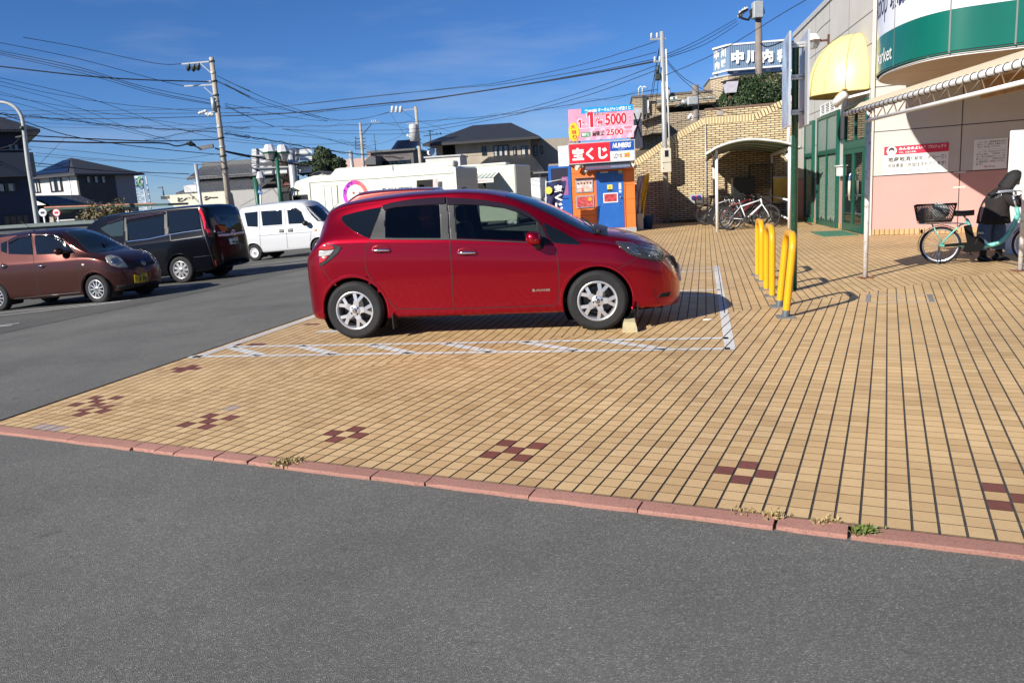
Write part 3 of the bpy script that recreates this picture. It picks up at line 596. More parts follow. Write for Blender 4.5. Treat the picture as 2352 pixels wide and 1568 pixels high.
def ring_wall(z0,z1,off,name,mat):
 m=MB();m.smooth=True;vs=[]
 n=110
 for i in range(n+1):
  p=dout(arc[-1]*i/n,off);vs+=[Vector((p.x,p.y,z0))-O3,Vector((p.x,p.y,z1))-O3]
 m.add(vs,[(2*i,2*i+1,2*i+3,2*i+2)for i in range(n)]);return m.build(name,mat,ss)
SGR=M('sign_green',(.002,.115,.075),.28,var=.06,scale=2,coat=.3);SWH=M('sign_face_white',(.70,.71,.72),.3,var=.03,coat=.3)
ring_wall(zl+.012,zg,0,'green_band',SGR);ring_wall(zb_+.02,zl-.008,.004,'green_trim',SGR);ring_wall(zl-.008,zl+.012,-.01,'groove',JOINT);ring_wall(zg+.001,zg+1.25,0,'white_band',SWH);ring_wall(zb_-.03,zb_+.02,-.05,'soffit_rim',M('soffit_light',(.62,.60,.56),.5,var=.05))
m=MB();P=[dout(arc[-1]*i/60,-.05)for i in range(61)];m.add([Vector((p.x,p.y,zb_-.03))-O3 for p in P]+[Vector((15.5,14,zb_-.03))-O3,Vector((12,16.2,zb_-.03))-O3],[tuple(range(63))])
m.build('soffit',M('soffit_beige',(.42,.36,.29),.7,var=.1,scale=1.2,dirt=(.30,.25,.2),dscale=2,damt=.5),ss)
m=MB();P=[dout(arc[-1]*i/60,-.02)for i in range(61)];m.add([Vector((p.x,p.y,zg+1.25))-O3 for p in P]+[Vector((15.5,14,zg+1.25))-O3,Vector((12,16.2,zg+1.25))-O3],[tuple(range(63))]);m.build('top_cover',M('roof_grey'),ss)
m=MB()
for x,y in((1122,500),(1652,300),(2280,250)):
 s_=dpix(*ZS(x,y))[0];a_,b_=dout(s_-.012,.002),dout(s_+.012,.002);m.add([Vector((p.x,p.y,z))-O3 for p,z in((a_,zb_+.02),(b_,zb_+.02),(b_,zg+1.25),(a_,zg+1.25))],[(0,1,2,3)])
m.build('panel_joints',M('joint_grey',(.18,.18,.17),.7,var=0),ss)
def drum_text(s,x0,y0,x1,y1,mat,bold=0.0,ym=None):
 a_=dpix(*ZS(x0,y1));c_=dpix(*ZS(x1,ym if ym is not None else y0));zt=dpix(*ZS(x1,y0))[1];zbm=dpix(*ZS(x1,ym if ym is not None else y1))[1];m=MB();vs,fs,_=textmb(s,bold)
 m.add([Vector((*dout(a_[0]+(c_[0]-a_[0])*x,.006),zbm+(zt-zbm)*y))-O3 for x,y in vs],fs);m.build('lettering',mat,ss,fix=False)
SMK=dpix(*ZS(1104,520));zmb=dpix(*ZS(1104,556))[1];zmt=dpix(*ZS(1104,415))[1]
m=MB();vs,fs,asp=textmb('Market',.006);ln=(zmt-zmb)*asp*1.0
m.add([Vector((*dout(SMK[0]-ln+ln*x,.006),zmb+(zmt-zmb)*y))-O3 for x,y in vs],fs);m.build('lettering',INKW,ss,fix=False)
a0=dpix(*ZS(1060,150));zb2=dpix(*ZS(1060,108))[1];hh=.62;m=MB();vs,fs,asp=textmb('Acoop',.0);ln=hh*asp*.62
m.add([Vector((*dout(a0[0]-ln+ln*x,.006),zb2-.16+hh*y))-O3 for x,y in vs],fs)
c0=dpix(*ZS(1088,60));c1=dpix(*ZS(1262,20));vs,fs,asp=textmb('城南',.03);zc0=dpix(*ZS(1180,56))[1]
m.add([Vector((*dout(c0[0]+(c1[0]-c0[0])*x,.006),zc0+.40*y))-O3 for x,y in vs],fs);m.build('lettering',INKN,ss,fix=False)
Z_T,Z_C=2.29,2.12
ta,tb=gz(*ZS(668,1080),Z_T),gz(*ZS(2352,592),Z_T);tb=tb+(tb-ta)*.25
td=(tb-ta).normalized();tr=Vector((-td.y,td.x,0));tr=tr if tr.x>0 else-tr
cn=thing('canopy','cream fabric canopy with a lattice truss on rusty white posts','canopy',(4.97,10.87,0));CO=Vector((4.97,10.87,0))
fab=M('canopy_cream',(.60,.50,.34),.7,var=.06,scale=3,dirt=(.42,.33,.2),dscale=3,damt=.4)
m=MB();m.tube([ta-CO,tb-CO],.034,12);m.build('edge_tube',WHITE,cn)
ln=(tb-ta).length;k=0
while k*.155<ln:
 m=MB();p=ta+td*(k*.155+.08);m.tube([p-CO+td*.014*math.sin(q)+Vector((0,0,.039*math.sin(q)))+tr*(.039*math.cos(q))for q in[2*math.pi*i/10 for i in range(10)]],.006,5,closed=True);k+=1;m.build('lacing',M('lacing_dark',(.05,.05,.055),.7,var=0),cn)
m=MB();m.smooth=True;vs=[];n=30
for i in range(n+1):
 p=ta+td*ln*i/n
 for q in range(13):
  t=q/12;sg=.02*math.sin(i*1.7+q)*math.sin(math.pi*t);vs.append(p+tr*(.01+.30*t)+Vector((0,0,.01+.17*t+.02*math.sin(math.pi*t)+sg*.5))-CO)
m.add(vs,[(i*13+q,i*13+q+1,(i+1)*13+q+1,(i+1)*13+q)for i in range(n)for q in range(12)]);m.build('fabric',fab,cn)
ca,cb=gz(*ZS(862,1143),Z_C),gz(*ZS(2352,775),Z_C);cb=cb+(cb-ca)*.2
m=MB();m.tube([ca-CO,cb-CO],.022,10);m.build('lower_chord',WHITE,cn)
m=MB();n=int((cb-ca).length/.36)
for i in range(n):
 p=ca+(cb-ca)*(i/n);q=ca+(cb-ca)*((i+1)/n);s_=(p-ta).dot(td);t1=ta+td*(s_+.18);m.tube([p-CO,t1-CO+Vector((0,0,-.03))],.007,5);m.tube([t1-CO+Vector((0,0,-.03)),q-CO],.007,5)
m.build('truss_braces',M('brace_brown',(.16,.11,.07),.6),cn)
for p in(Vector((4.97,10.87,0)),Vector((6.985,10.64,0)),Vector((4.35,5.2,0))):
 m=MB();m.cyl(p-CO,p-CO+Vector((0,0,2.29)),.033,n=14);po=m.build('post',RUSTW,cn);m=MB();m.box(p.x-CO.x-.09,p.x-CO.x+.09,p.y-CO.y-.09,p.y-CO.y+.09,0,.012)
 for sx in(-1,1):m.cyl((p.x-CO.x+sx*.065,p.y-CO.y-.06,.012),(p.x-CO.x+sx*.065,p.y-CO.y-.06,.03),.012,n=6)
 m.build('base_plate',M('rust',(.16,.06,.03),.9,var=.4,scale=20,dirt=(.55,.5,.45),dscale=25),po)
q0,q1=at(*ZS(1950,760),8.6),at(*ZS(2352,665),7.6);m=MB();m.add([q0-CO,q1-CO,q1-CO-Vector((0,0,.17)),q0-CO-Vector((0,0,.19)),q0-CO+tr*.03,q1-CO+tr*.03,q1-CO-Vector((0,0,.17))+tr*.03,q0-CO-Vector((0,0,.19))+tr*.03],[(0,1,2,3),(7,6,5,4),(0,4,5,1),(3,2,6,7),(0,3,7,4),(1,5,6,2)]);m.build('valance',M('valance_orange',(.42,.22,.07),.7,var=.2,scale=6),cn)
c0=at(*ZC(1560,320),12.75);m=MB();m.bbox(c0.x,c0.x+.62,12.75,12.80,.06,c0.z,.012);m.box(c0.x+.17,c0.x+.175,12.746,12.75,.1,c0.z-.03);m.box(c0.x+.19,c0.x+.192,12.746,12.75,.1,c0.z-.03);m.box(c0.x+.03,c0.x+.59,12.755,12.795,0,.06)
single(m,'panel_board',WHITE,'tall plain white panel standing behind the bent person','panel',origin=(c0.x,12.75,0))
m=MB();mt=[Vector((7.83,20.27,0)),Vector((7.48,18.57,0)),Vector((8.26,18.46,0)),Vector((8.57,20.08,0))]
m.prism([(p.x-8,p.y-19.3)for p in mt],.003,.018,'z');o=single(m,'door_mat',M('mat_green',(.05,.17,.10),.95,var=.2,scale=30,bump=.5,bscale=200),'green door mat lying before the glass door','door mat');o.location=(8,19.3,0)
m=MB();mh=[gz(*ZR(75,945)),gz(*ZR(1015,945)),gz(*ZR(975,835)),gz(*ZR(90,835))];mo=sum(mh,Vector())/4
for i,wd in((0,.006),(1,.055),(2,.006),(3,.05)):
 a_,b_=mh[i],mh[(i+1)%4];m.beam(a_-mo+Vector((0,0,.002)),b_-mo+Vector((0,0,.002)),wd,.007)
for i in(1,3):
 a_,b_=mh[i],mh[(i+1)%4]
u_=(mh[1]-mh[0]).normalized();v_=(mh[3]-mh[0]);v_=v_-u_*v_.dot(u_);W_=(mh[1]-mh[0]).length
for t in(.36,.62):m.beam(mh[0]+u_*W_*.38+v_*t*.99-mo+Vector((0,0,.002)),mh[0]+u_*W_*.56+v_*t*.99-mo+Vector((0,0,.002)),.010,.005)
o=single(m,'manhole_cover',M('steel_frame',(.30,.29,.28),.5,metal=.5,var=.2),'tiled inspection cover in a steel frame set in the paving','cover');o.location=mo
YP=M('guard_yellow',(.78,.36,.006),.33,var=.05,coat=.3,dirt=(.40,.20,.02),dscale=9,damt=.35)
def hoop(pr,pf,h,label,lean=0.0):
 pr,pf=Vector((*pr,0)),Vector((*pf,0));d_=pf-pr;w_=d_.length;T_=thing('hoop_guard',label,'bollard',pr,math.atan2(d_.y,d_.x),'yellow hoop guards beside the green pole')
 path=[(0,0,0),(0,0,h*.5)];r0=.17
 for k in range(9):t=math.pi/2*k/8;path.append((r0-r0*math.cos(t),0,h-r0+r0*math.sin(t)))
 for k in range(9):t=math.pi/2*k/8;path.append((w_-r0+r0*math.sin(t),0,h-r0+r0*math.cos(t)))
 path+=[(w_,0,h*.5),(w_,0,0)]
 L2=lambda p:(p[0],p[1]+lean*p[2],p[2]);m=MB();m.tube([L2(p)for p in path],.038,16,caps=False);m.build('tube',YP,T_)
 for x in(0,w_):
  m=MB();m.obox((x,0,.004),(1,0,0),(0,1,0),(0,0,1),.24,.19,.01);m.build('base_patch',M('patch_concrete',(.17,.165,.155),.9,var=.25,scale=14),T_)
  if lean:m=MB();m.lathe([(.0395,0),(.041,.02),(.0392,.075)],L2((x,0,0)),(0,lean,1),16);m.build('bare_steel',M('bare_steel',(.16,.18,.19),.5,metal=.5),T_)
hoop((3.811,11.949),(3.65,11.259),.83,'upright yellow hoop guard farthest from the white bay line corner')
hoop((3.419,10.348),(3.282,9.72),.84,'upright yellow hoop guard between the farthest and the leaning one')
hoop((3.073,8.86),(2.898,8.16),.85,'leaning yellow hoop guard with bare steel at its feet',lean=.09)
gp_=thing('sign_pole','dark green pole carrying a sign board seen edge on','sign',(3.71,10.16,0),R(90-14));m=MB();m.cyl((0,0,0),(0,0,3.02),.041,n=18);m.lathe([(.041,0),(.043,.015),(.03,.03),(0,.035)],(0,0,3.02),(0,0,1),18);m.build('pole',M('pole_green',(.004,.10,.065),.35,var=.12,scale=5,coat=.3,dirt=(.2,.25,.22),dscale=30,damt=.5),gp_)
for sd in(-1,1):
 m=MB();m.box(-.42,.42,sd*.105-.012,sd*.105+.012,2.05,3.14);p_=m.build('sign_board',M('board_edge',(.55,.57,.58),.4,metal=.4,var=.05),gp_)
 m=MB();m.box(-.39,.39,sd*.105+sd*.012,sd*.105+sd*.0145,2.08,3.11);m.build('printed_face',M('board_print',(.30,.40,.50),.4,var=.6,scale=3,dirt=(.6,.35,.4),dscale=4,damt=.8),p_)
for z in(2.2,2.62,3.0):
 m=MB();m.box(-.06,.06,-.10,.10,z,z+.06)
 for x in(-.2,.2):m.cyl((x*.3,-.12,z+.03),(x*.3,.12,z+.03),.008,n=6)
 m.build('bracket',M('bracket_zinc',(.55,.55,.54),.4,metal=.6),gp_)
KQ=crop(2150,350,2.613);K1=crop(2230,400,3.4457);K2=crop(2150,620,2.8);K3=crop(2780,150,2.42);K4=crop(2780,560,2.24);K5=crop(2550,250,2.891);Z2W=crop(2750,0,1.651)
ORG=M('kiosk_orange',(.72,.17,.025),.5,var=.05,scale=2,dirt=(.5,.12,.03),dscale=2.5,damt=.3);KBL=M('kiosk_blue',(.012,.105,.40),.42,var=.08,scale=3,dirt=(.05,.17,.45),dscale=3,damt=.3)
kio=fac('kiosk','small orange lottery kiosk with a blue steel door','kiosk',(4.168,25.28,0),99)
def KP(f,x,y,off=0.0):return px(kio,*f(x,y),off)
ul=KP(KQ,372,1300)[0];zt=KP(KQ,700,790)[1];zb=.14
b=MB();b.box(ul,0,0,3.2,zb,2.55);b.build('wall',ORG,kio)
b=MB();b.box(ul-.02,.02,-.02,3.22,0,zb);b.build('plinth',M('plinth_grey',(.33,.33,.32),.7,var=.1),kio)
b=MB();b.box(ul-.05,.05,-.03,3.25,2.55,2.62);b.build('roof',M('roof_grey'),kio)
b=MB()
for k in range(1,5):z=zb+(2.55-zb)*k/5.4;b.box(ul,0,-.003,.003,z-.006,z+.006)
b.build('panel_joints',M('joint_orange',(.30,.07,.015),.7,var=0),kio)
q=frect(kio,632,1448,892,868,KQ,0);
b=MB();b.box(q[0]-.05,q[2]+.05,-.02,0,zb,q[3]+.05);dr=b.build('door_frame',M('door_frame_orange',(.55,.13,.03),.5,var=.05),kio)
b=MB();b.box(q[0],q[2],-.035,-.02,zb+.02,q[3]);do_=b.build('door',KBL,kio)
b=MB();b.sphere(((KP(KQ,868,1145)[0]),-.07,KP(KQ,868,1145)[1]),.035,10);b.cyl((KP(KQ,868,1145)[0],-.035,KP(KQ,868,1145)[1]),(KP(KQ,868,1145)[0],-.07,KP(KQ,868,1145)[1]),.018,n=8);b.build('handle',CHROME,do_)
for y in(1115,1205):b=MB();a_=KP(KQ,866,y);b.cyl((a_[0],-.034,a_[1]),(a_[0],-.045,a_[1]),.022,n=12);b.build('lock',CHROME,do_)
def kbox(x0,y0,x1,y1,f,off,th,mat,name,parent):
 q=frect(kio,x0,y0,x1,y1,f,off);m=MB();m.box(q[0],q[2],off-th,off,q[1],q[3]);return m.build(name,mat,parent),q
SY=M('sticker_yellow',(.70,.58,.08),.5,var=.03)
kbox(658,895,737,880,KQ,-.035,.004,SIGNW,'label_plate',do_)
st,q=kbox(848,900,884,862,KQ,-.035,.003,SY,'sticker',do_);b=MB();b.box(q[0]+.02,q[2]-.02,-.0395,-.038,q[1]+.02,q[1]+.05);b.build('sticker_print',INK,do_)
st,q=kbox(730,1088,782,1015,KQ,-.035,.003,SY,'sticker',do_);b=MB();b.box(q[0],q[2],-.0395,-.038,q[1],q[1]+.07);b.prism([(q[0]+.05,q[1]+.11),(q[2]-.05,q[1]+.11),((q[0]+q[2])/2,q[3]-.05)],-.0395,-.038);b.build('sticker_print',INK,do_);b=MB();b.box((q[0]+q[2])/2-.006,(q[0]+q[2])/2+.006,-.041,-.039,q[1]+.13,q[3]-.09);b.build('sticker_mark',SY,do_)
st,q=kbox(850,1068,874,998,KQ,-.035,.003,SIGNW,'sticker',do_);b=MB();text(b,'ひいてください'[0],q[0]+.012,q[3]-.05,q[2]-.012,q[3]-.015,-.039,.02)
for i,c in enumerate('ってください'):text(b,c,q[0]+.015,q[3]-.075-i*.028,q[2]-.015,q[3]-.053-i*.028,-.039,.02)
b.build('lettering',INK,do_,fix=False)
kbox(852,1100,876,1076,KQ,-.035,.003,SIGNW,'sticker',do_)
POST=M('poster_print',(.60,.42,.33),.4,var=.45,scale=16,dirt=(.55,.10,.10),dscale=9,damt=.8);POST2=M('poster_red',(.42,.05,.06),.4,var=.5,scale=14,dirt=(.65,.35,.25),dscale=11,damt=.7)
nt_,q=kbox(690,1208,838,1098,KQ,-.035,.008,SIGNW,'notice',do_);m=MB();m.box(q[0]+.03,q[2]-.03,-.045,-.043,q[1]+.03,q[3]-.03);m.build('print',POST2,nt_)
for k,(x0,y0,x1,y1,mt)in enumerate(((404,1103,580,960,POST),(408,1265,588,1125,POST2))):
 fr_,q=kbox(x0,y0,x1,y1,KQ,0,.03,ALLOY,'poster_frame',kio);m=MB();m.box(q[0]+.035,q[2]-.035,-.033,-.03,q[1]+.035,q[3]-.035);m.build('poster',mt,fr_)
 m=MB()
 if k==0:
  w_=q[2]-q[0];h_=q[3]-q[1];hm=MB();tm_=MB()
  for i in range(5):
   cu=q[0]+w_*(.15+.175*i);cz=q[1]+h_*(.68+.03*(i%2));m.cyl((cu,-.033,cz),(cu,-.0345,cz),w_*.055,n=12);hm.cyl((cu,-.033,cz+w_*.025),(cu,-.0352,cz+w_*.025),w_*.052,n=12);tm_.box(cu-w_*.065,cu+w_*.065,-.034,-.033,q[1]+h_*.38,cz-w_*.05)
  m.build('printed_faces',M('print_skin',(.60,.38,.28),.5,var=0),fr_);hm.build('printed_hair',INK,fr_);tm_.build('printed_shirts',M('print_shirts',(.55,.45,.45),.5,var=.5,scale=5),fr_)
  m=MB();text(m,'2',q[0]+w_*.3,q[1]+h_*.08,q[0]+w_*.45,q[1]+h_*.36,-.034,.03);m.build('lettering',SIGNR,fr_,fix=False)
 else:
  w_=q[2]-q[0];h_=q[3]-q[1];m.cyl((q[0]+w_*.78,-.033,q[1]+h_*.7),(q[0]+w_*.78,-.035,q[1]+h_*.7),h_*.16,n=16);m.build('printed_sun',M('print_orange',(.72,.34,.02),.5,var=0),fr_)
q=frect(kio,385,950,605,935,KQ,0);m=MB();m.prism([(0,q[1]),(-.16,q[1]-.03),(-.16,q[1]-.015),(0,q[1]+.03)],q[0],q[2])if False else m.add([(x,y,z)for x in(q[0],q[2])for y,z in((0,q[3]),(-.14,q[1]),(-.14,q[1]-.012),(0,q[3]-.02))],[(0,1,5,4),(1,2,6,5),(2,3,7,6),(0,3,2,1),(4,5,6,7)]);m.build('poster_hood',M('hood_grey',(.28,.28,.28),.5,metal=.4),kio)
q0,q1=KP(KQ,508,845,0),KP(KQ,968,780,0);m=MB();za,zc_=KP(KQ,740,795,0)[1],KP(KQ,740,845,-.5)[1]
m.add([(x,y,z)for x in(q0[0],q1[0])for y,z in((0,za+.02),(-.55,zc_+.02),(-.55,zc_-.02),(0,za-.10))],[(0,1,5,4),(1,2,6,5),(2,3,7,6),(0,3,2,1),(4,5,6,7)]);m.build('door_canopy',M('canopy_blue_steel',(.16,.20,.30),.22,metal=.7,var=.05),kio)
for x,y,s_ in((415,848,1),(980,835,-.6)):
 a_=KP(KQ,x+48 if s_>0 else x,y-22);m=MB();m.box(a_[0]-.05,a_[0]+.05,-.08,0,a_[1]-.05,a_[1]+.13);m.lathe([(0,-.02),(.05,0),(.075,.18),(.065,.18),(0,.02)],(a_[0]-.03*s_,-.11,a_[1]),(-.75*s_,-.55,-.25),14);m.build('flood_lamp',M('lamp_cream',(.62,.58,.50),.5,var=.05),kio)
a_=KP(KQ,512,882);m=MB();m.lathe([(0,.05),(.07,.045),(.075,0),(.06,-.02)],(a_[0],-.09,a_[1]),(0,0,1),16);m.sphere((a_[0],-.09,a_[1]-.01),.055,12);m.build('dome_camera',M('camera_silver',(.4,.4,.4),.2,metal=.6,var=0),kio)
m=MB();q=(KP(KQ,112,900)[0],0,ul-.02,KP(KQ,230,815)[1]);zc_=KP(KQ,250,1145)[1]
m.box(q[0],q[2],.02,1.2,.3,q[3]);m.build('side_bay',KBL,kio);m=MB();m.box(q[0],q[2],-.01,.02,q[3]-.09,q[3]);m.box(q[0],q[0]+.09,-.01,.02,.3,q[3]-.09);m.box(q[2]-.09,q[2],-.01,.02,.3,q[3]-.09);m.box(q[0]+.09,q[2]-.09,-.01,.02,zc_-.05,zc_+.05);wf_=m.build('window_frame',KBL,kio)
m=MB();m.box(q[0]+.09,q[2]-.09,.005,.018,zc_+.05,q[3]-.09);m.build('pane',glass('kiosk_pane',(.03,.022,.035),.03),wf_)
zp=KP(KQ,240,1025)[1];m=MB();m.box(q[0]+.10,q[2]-.10,.001,.005,zc_+.05,zp);m.box(q[2]-.30,q[2]-.10,.001,.005,zp+.004,zp+.26);m.build('pink_panels',M('window_pink',(.33,.12,.27),.3,var=.1),wf_)
def rs(x0,y0,x1,y1,f,off,th,mat,name,par):
 q=frect(kio,x0,y0,x1,y1,f,off);m=MB();m.box(q[0],q[2],off-th,off,q[1],q[3]);return m.build(name,mat,par),q
def pbox(f,x0,y0,x1,y1):a,c=KP(f,x0,y1),KP(f,x1,y0);return a[0],a[1],c[0],c[1]
mid=lambda f,xa,ya,xb,yb:(KP(f,xa,ya),KP(f,xb,yb))
a0,a1=KP(K1,172,628),KP(K1,180,882);b1=KP(K1,1056,555)
u0,u1,z1,z0=KP(K1,166,750)[0],KP(K1,1056,690)[0],KP(K1,610,590)[1],KP(K1,610,855)[1]
sgn=fac('shop_sign','red white and blue lit box sign over the orange kiosk','sign',(4.168,25.28,0),99)
m=MB();m.box(u0-.03,u1+.03,-.16,.05,z0-.03,z1+.03);m.build('box',M('sign_alu',(.55,.55,.55),.4,metal=.5),sgn)
um=KP(K1,728,720)[0];zm=z0+(z1-z0)*.50
BLUE=M('sign_blue',(.004,.07,.33),.4,var=.03);RED_=M('sign_red_bright',(.68,.012,.025),.4,var=.03)
m=MB();m.box(u0,um,-.164,-.16,z0,z1);m.build('red_panel',RED_,sgn);m=MB();m.box(um,u1,-.164,-.16,zm,z1);m.build('blue_panel',BLUE,sgn);m=MB();m.box(um,u1,-.164,-.16,z0,zm);m.build('white_panel',SIGNW,sgn)
m=MB();wd,hh=um-u0,z1-z0;text(m,'宝くじ',u0+wd*.075,z0+hh*.13,um-wd*.06,z0+hh*.80,-.1655,.045);text(m,'NUMBERS',um+(u1-um)*.10,zm+hh*.16,u1-(u1-um)*.12,zm+hh*.42,-.1655,.035,.25);text(m,'ナンバーズ',um+(u1-um)*.34,zm+hh*.06,um+(u1-um)*.60,zm+hh*.12,-.1655,.03,.2);m.build('lettering',INKW,sgn,fix=False)
m=MB();w_=u1-um;m.prism([(um+w_*.42,z0+hh*.19),(um+w_*.82,z0+hh*.12),(um+w_*.82,z0+hh*.40),(um+w_*.42,z0+hh*.36)],-.1655,-.164);m.build('orange_wedge',M('wedge_orange',(.74,.30,.03),.5,var=0),sgn)
m=MB();text(m,'LO',um+w_*.14,z0+hh*.12,um+w_*.30,z0+hh*.38,-.1665,.02);text(m,'TO',um+w_*.31,z0+hh*.14,um+w_*.50,z0+hh*.34,-.1665,.01);text(m,'ロト',um+w_*.60,z0+hh*.20,um+w_*.79,z0+hh*.31,-.1665,.03);m.build('lettering',INKN,sgn,fix=False)
m=MB();cu,cz=um+w_*.535,z0+hh*.265;m.prism([(cu+w_*(.05 if k%2 else.085)*math.cos(k*math.pi/10),cz+w_*(.05 if k%2 else.085)*math.sin(k*math.pi/10))for k in range(20)],-.1662,-.1655);m.build('sunburst',INKW,sgn)
m=MB();m.box(u0-.36,u0-.04,-.02,.12,z0-.06,z1-.02);m.box(u0-.24,u0-.22,-.025,-.02,z0-.06,z1-.02);m.build('side_panel',WHITE,sgn)
bb=fac('billboard','pink billboard announcing a prize on the kiosk roof','sign',(4.168,25.28,0),99)
u0,u1,z1,z0=KP(K1,158,400)[0],KP(K1,1048,330)[0],KP(K1,610,105)[1],KP(K1,610,545)[1];W_,H_=u1-u0,z1-z0
PINK=M('board_pink',(.78,.30,.42),.4,var=.10,scale=1.5);bx=lambda a,b_,c,d_:(u0+W_*a,z0+H_*b_,u0+W_*c,z0+H_*d_)
m=MB();m.box(u0,u1,-.04,0,z0,z1);m.build('board',PINK,bb)
m=MB();m.box(u0+W_*.2,u1,-.044,-.04,z0+H_*.84,z1+.02);m.build('blue_band',M('band_blue',(.01,.28,.60),.4,var=.03),bb)
m=MB()
for k in range(5):x=u0+W_*(.25+.16*k);m.prism([(x,z0),(x+W_*.07,z0),(x+W_*.16,z0+H_*.36),(x+W_*.09,z0+H_*.36)],-.0415,-.04)
m.build('pale_rays',M('board_pink_pale',(.80,.46,.54),.4,var=.05),bb)
def one(mb,b,off,g=0.0):mb.prism([(b[0]+(b[2]-b[0])*x+g*sx,b[1]+(b[3]-b[1])*y+g*sy)for x,y,sx,sy in((0,.62,-1,-1),(0,.80,-1,1),(.5,1,-.3,1),(1,1,1,1),(1,0,1,-1),(.45,0,-1,-1),(.45,.74,-1,-1))],off,off+.001)
def outl(rows,mat,matw,off,par,grow=.035):
 a_,c_=MB(),MB()
 for s_,bx_,bo in rows:
  if s_=='1':one(a_,bx_,off,.02);one(c_,bx_,off-.0022);continue
  text(a_,s_,*bx_,off,bo+grow);text(c_,s_,bx_[0]+.008,bx_[1]+.008,bx_[2]-.008,bx_[3]-.008,off-.0012,bo)
 a_.build('letter_outline',matw,par,fix=False);c_.build('lettering',mat,par,fix=False)
CRIM=M('crimson',(.48,.008,.035),.5,var=0)
outl([('1',bx(.145,.40,.195,.67),.02),('等',bx(.208,.41,.288,.61),.04),('1',bx(.29,.40,.385,.93),.02),('億',bx(.405,.42,.54,.69),.045),('5000',bx(.565,.42,.90,.80),.035),('2500',bx(.57,.095,.845,.315),.035)],CRIM,INKW,-.0425,bb)
outl([('万',bx(.925,.585,.975,.68),.02),('円',bx(.925,.46,.975,.56),.02),('万円',bx(.865,.13,.975,.24),.02)],CRIM,INKW,-.0425,bb,.03)
m=MB();text(m,'前後賞',*bx(.36,.11,.55,.28),-.043,.06);m.build('lettering',INK,bb,fix=False)
m=MB();text(m,'第495回',*bx(.255,.865,.44,.965),-.0455,.03);text(m,'オータムジャンボ宝くじ',*bx(.46,.865,.965,.985),-.0455,.035);m.box(u0+W_*.17,u0+W_*.98,-.0425,-.04,z0+H_*.375,z0+H_*.385);m.build('lettering',INKW,bb,fix=False)
m=MB();m.box(u0+W_*.185,u0+W_*.335,-.043,-.04,z0+H_*.105,z0+H_*.255);m.build('green_patch',M('patch_green',(.01,.22,.10),.5,var=0),bb);m=MB();text(m,'同時に',*bx(.20,.13,.32,.235),-.0445,.03);m.build('lettering',INKW,bb,fix=False)
m=MB();text(m,'出ました!!',*bx(.40,.755,.58,.84),-.0435,.02);m.build('lettering',M('patch_green'),bb,fix=False)
for bx_ in(bx(.60,.80,.745,.865),bx(.855,.30,.975,.355)):
 m=MB();m.box(bx_[0],bx_[2],-.043,-.0415,bx_[1],bx_[3]);m.build('small_plate',M('plate_rose',(.62,.16,.22),.5,var=0),bb)
cu,cz=u0+W_*.075,z0+H_*.29;m=MB();m.prism([(cu+W_*(.075 if k%2 else.088)*math.cos(k*math.pi/18),cz+H_*(.27 if k%2 else.31)*math.sin(k*math.pi/18))for k in range(36)],-.055,-.04);m.build('yellow_burst',M('burst_yellow',(.78,.55,.01),.5,var=0),bb)
m=MB()
for i,c in enumerate('大当り'):text(m,c,cu-W_*.035+W_*.012*(i-1),cz+H_*(.10-.165*i),cu+W_*.04+W_*.012*(i-1),cz+H_*(.23-.165*i),-.057,.035)
m.build('lettering',CRIM,bb,fix=False)
for x in(190,240,600,970):a_,c_=KP(K1,x,560),KP(K1,x,620);m=MB();m.box(a_[0]-.02,a_[0]+.02,.01,.05,2.62,z1-.1);m.build('upright',M('upright_grey',(.5,.5,.5),.5),bb)
m=MB();m.box(u1-.10,u1+.27,.5,.9,2.62,z1-.06);m.build('back_panel',M('galvanised',(.42,.44,.46),.5,metal=.3),bb);m=MB();m.beam((u1+.02,.49,z0),(u1+.25,.49,z1-.2),.03);m.beam((u1+.25,.49,z0),(u1+.02,.49,z1-.2),.03);m.build('braces',MATTE,bb)
def flag(name,label,x,y,Y,wd,h,mat,z0,seed,chars=None,cm=None,tilt=.08):
 p=at(x,y,Y);T_=thing(name,label,'banner',(p.x,Y,0),R(-10));m=MB();m.cyl((0,0,0),(tilt,0,z0+h+.1),.014,n=8);m.cyl((tilt,0,z0+h+.05),(tilt+wd,-.05,z0+h+.12),.009,n=6);m.build('pole',WHITE,T_)
 m=MB();m.smooth=True;vs=[];nx,nz=10,24
 for j in range(nz+1):
  for i in range(nx+1):
   u,v=i/nx,j/nz;vs.append((tilt*(1-v*.8)+wd*u*(1-.45*v)+.03*math.sin(v*5+seed),.07*math.sin(u*9+v*4+seed)*(.3+v),z0+h-h*v+.06*u))
 m.add(vs,[(j*(nx+1)+i,j*(nx+1)+i+1,(j+1)*(nx+1)+i+1,(j+1)*(nx+1)+i)for j in range(nz)for i in range(nx)]);m.build('cloth',mat,T_);return T_,tilt
flag('banner','creased yellow and red banner hanging beside the kiosk and brick wall',*K2(1140,480),25.9,.24,1.40,M('cloth_yellow',(.68,.42,.02),.8,var=.15,scale=3,dirt=(.5,.03,.02),dscale=4,damt=.9),.34,1.0)
flag('banner','creased white and dark banner hanging next to the yellow one',*K2(1095,480),25.75,.22,1.35,M('cloth_mixed',(.42,.36,.40),.8,var=.5,scale=4,dirt=(.03,.02,.04),dscale=3.5,damt=.9),.36,2.2)
T_,t_=flag('banner','navy banner with white lettering in front of the blue side window',*K2(75,480),24.6,.62,1.3,M('cloth_navy',(.012,.014,.07),.8,var=.1),.35,.4)
m=MB()
for i,c in enumerate('宝くじ'):text(m,c,.34,1.38-.27*i,.58,1.60-.27*i,-.10,.05)
m.build('lettering',INKW,T_,fix=False);m=MB();m.cyl((.16,-.10,1.45),(.16,-.105,1.45),.11,n=20);m.build('round_mark',SY,T_)
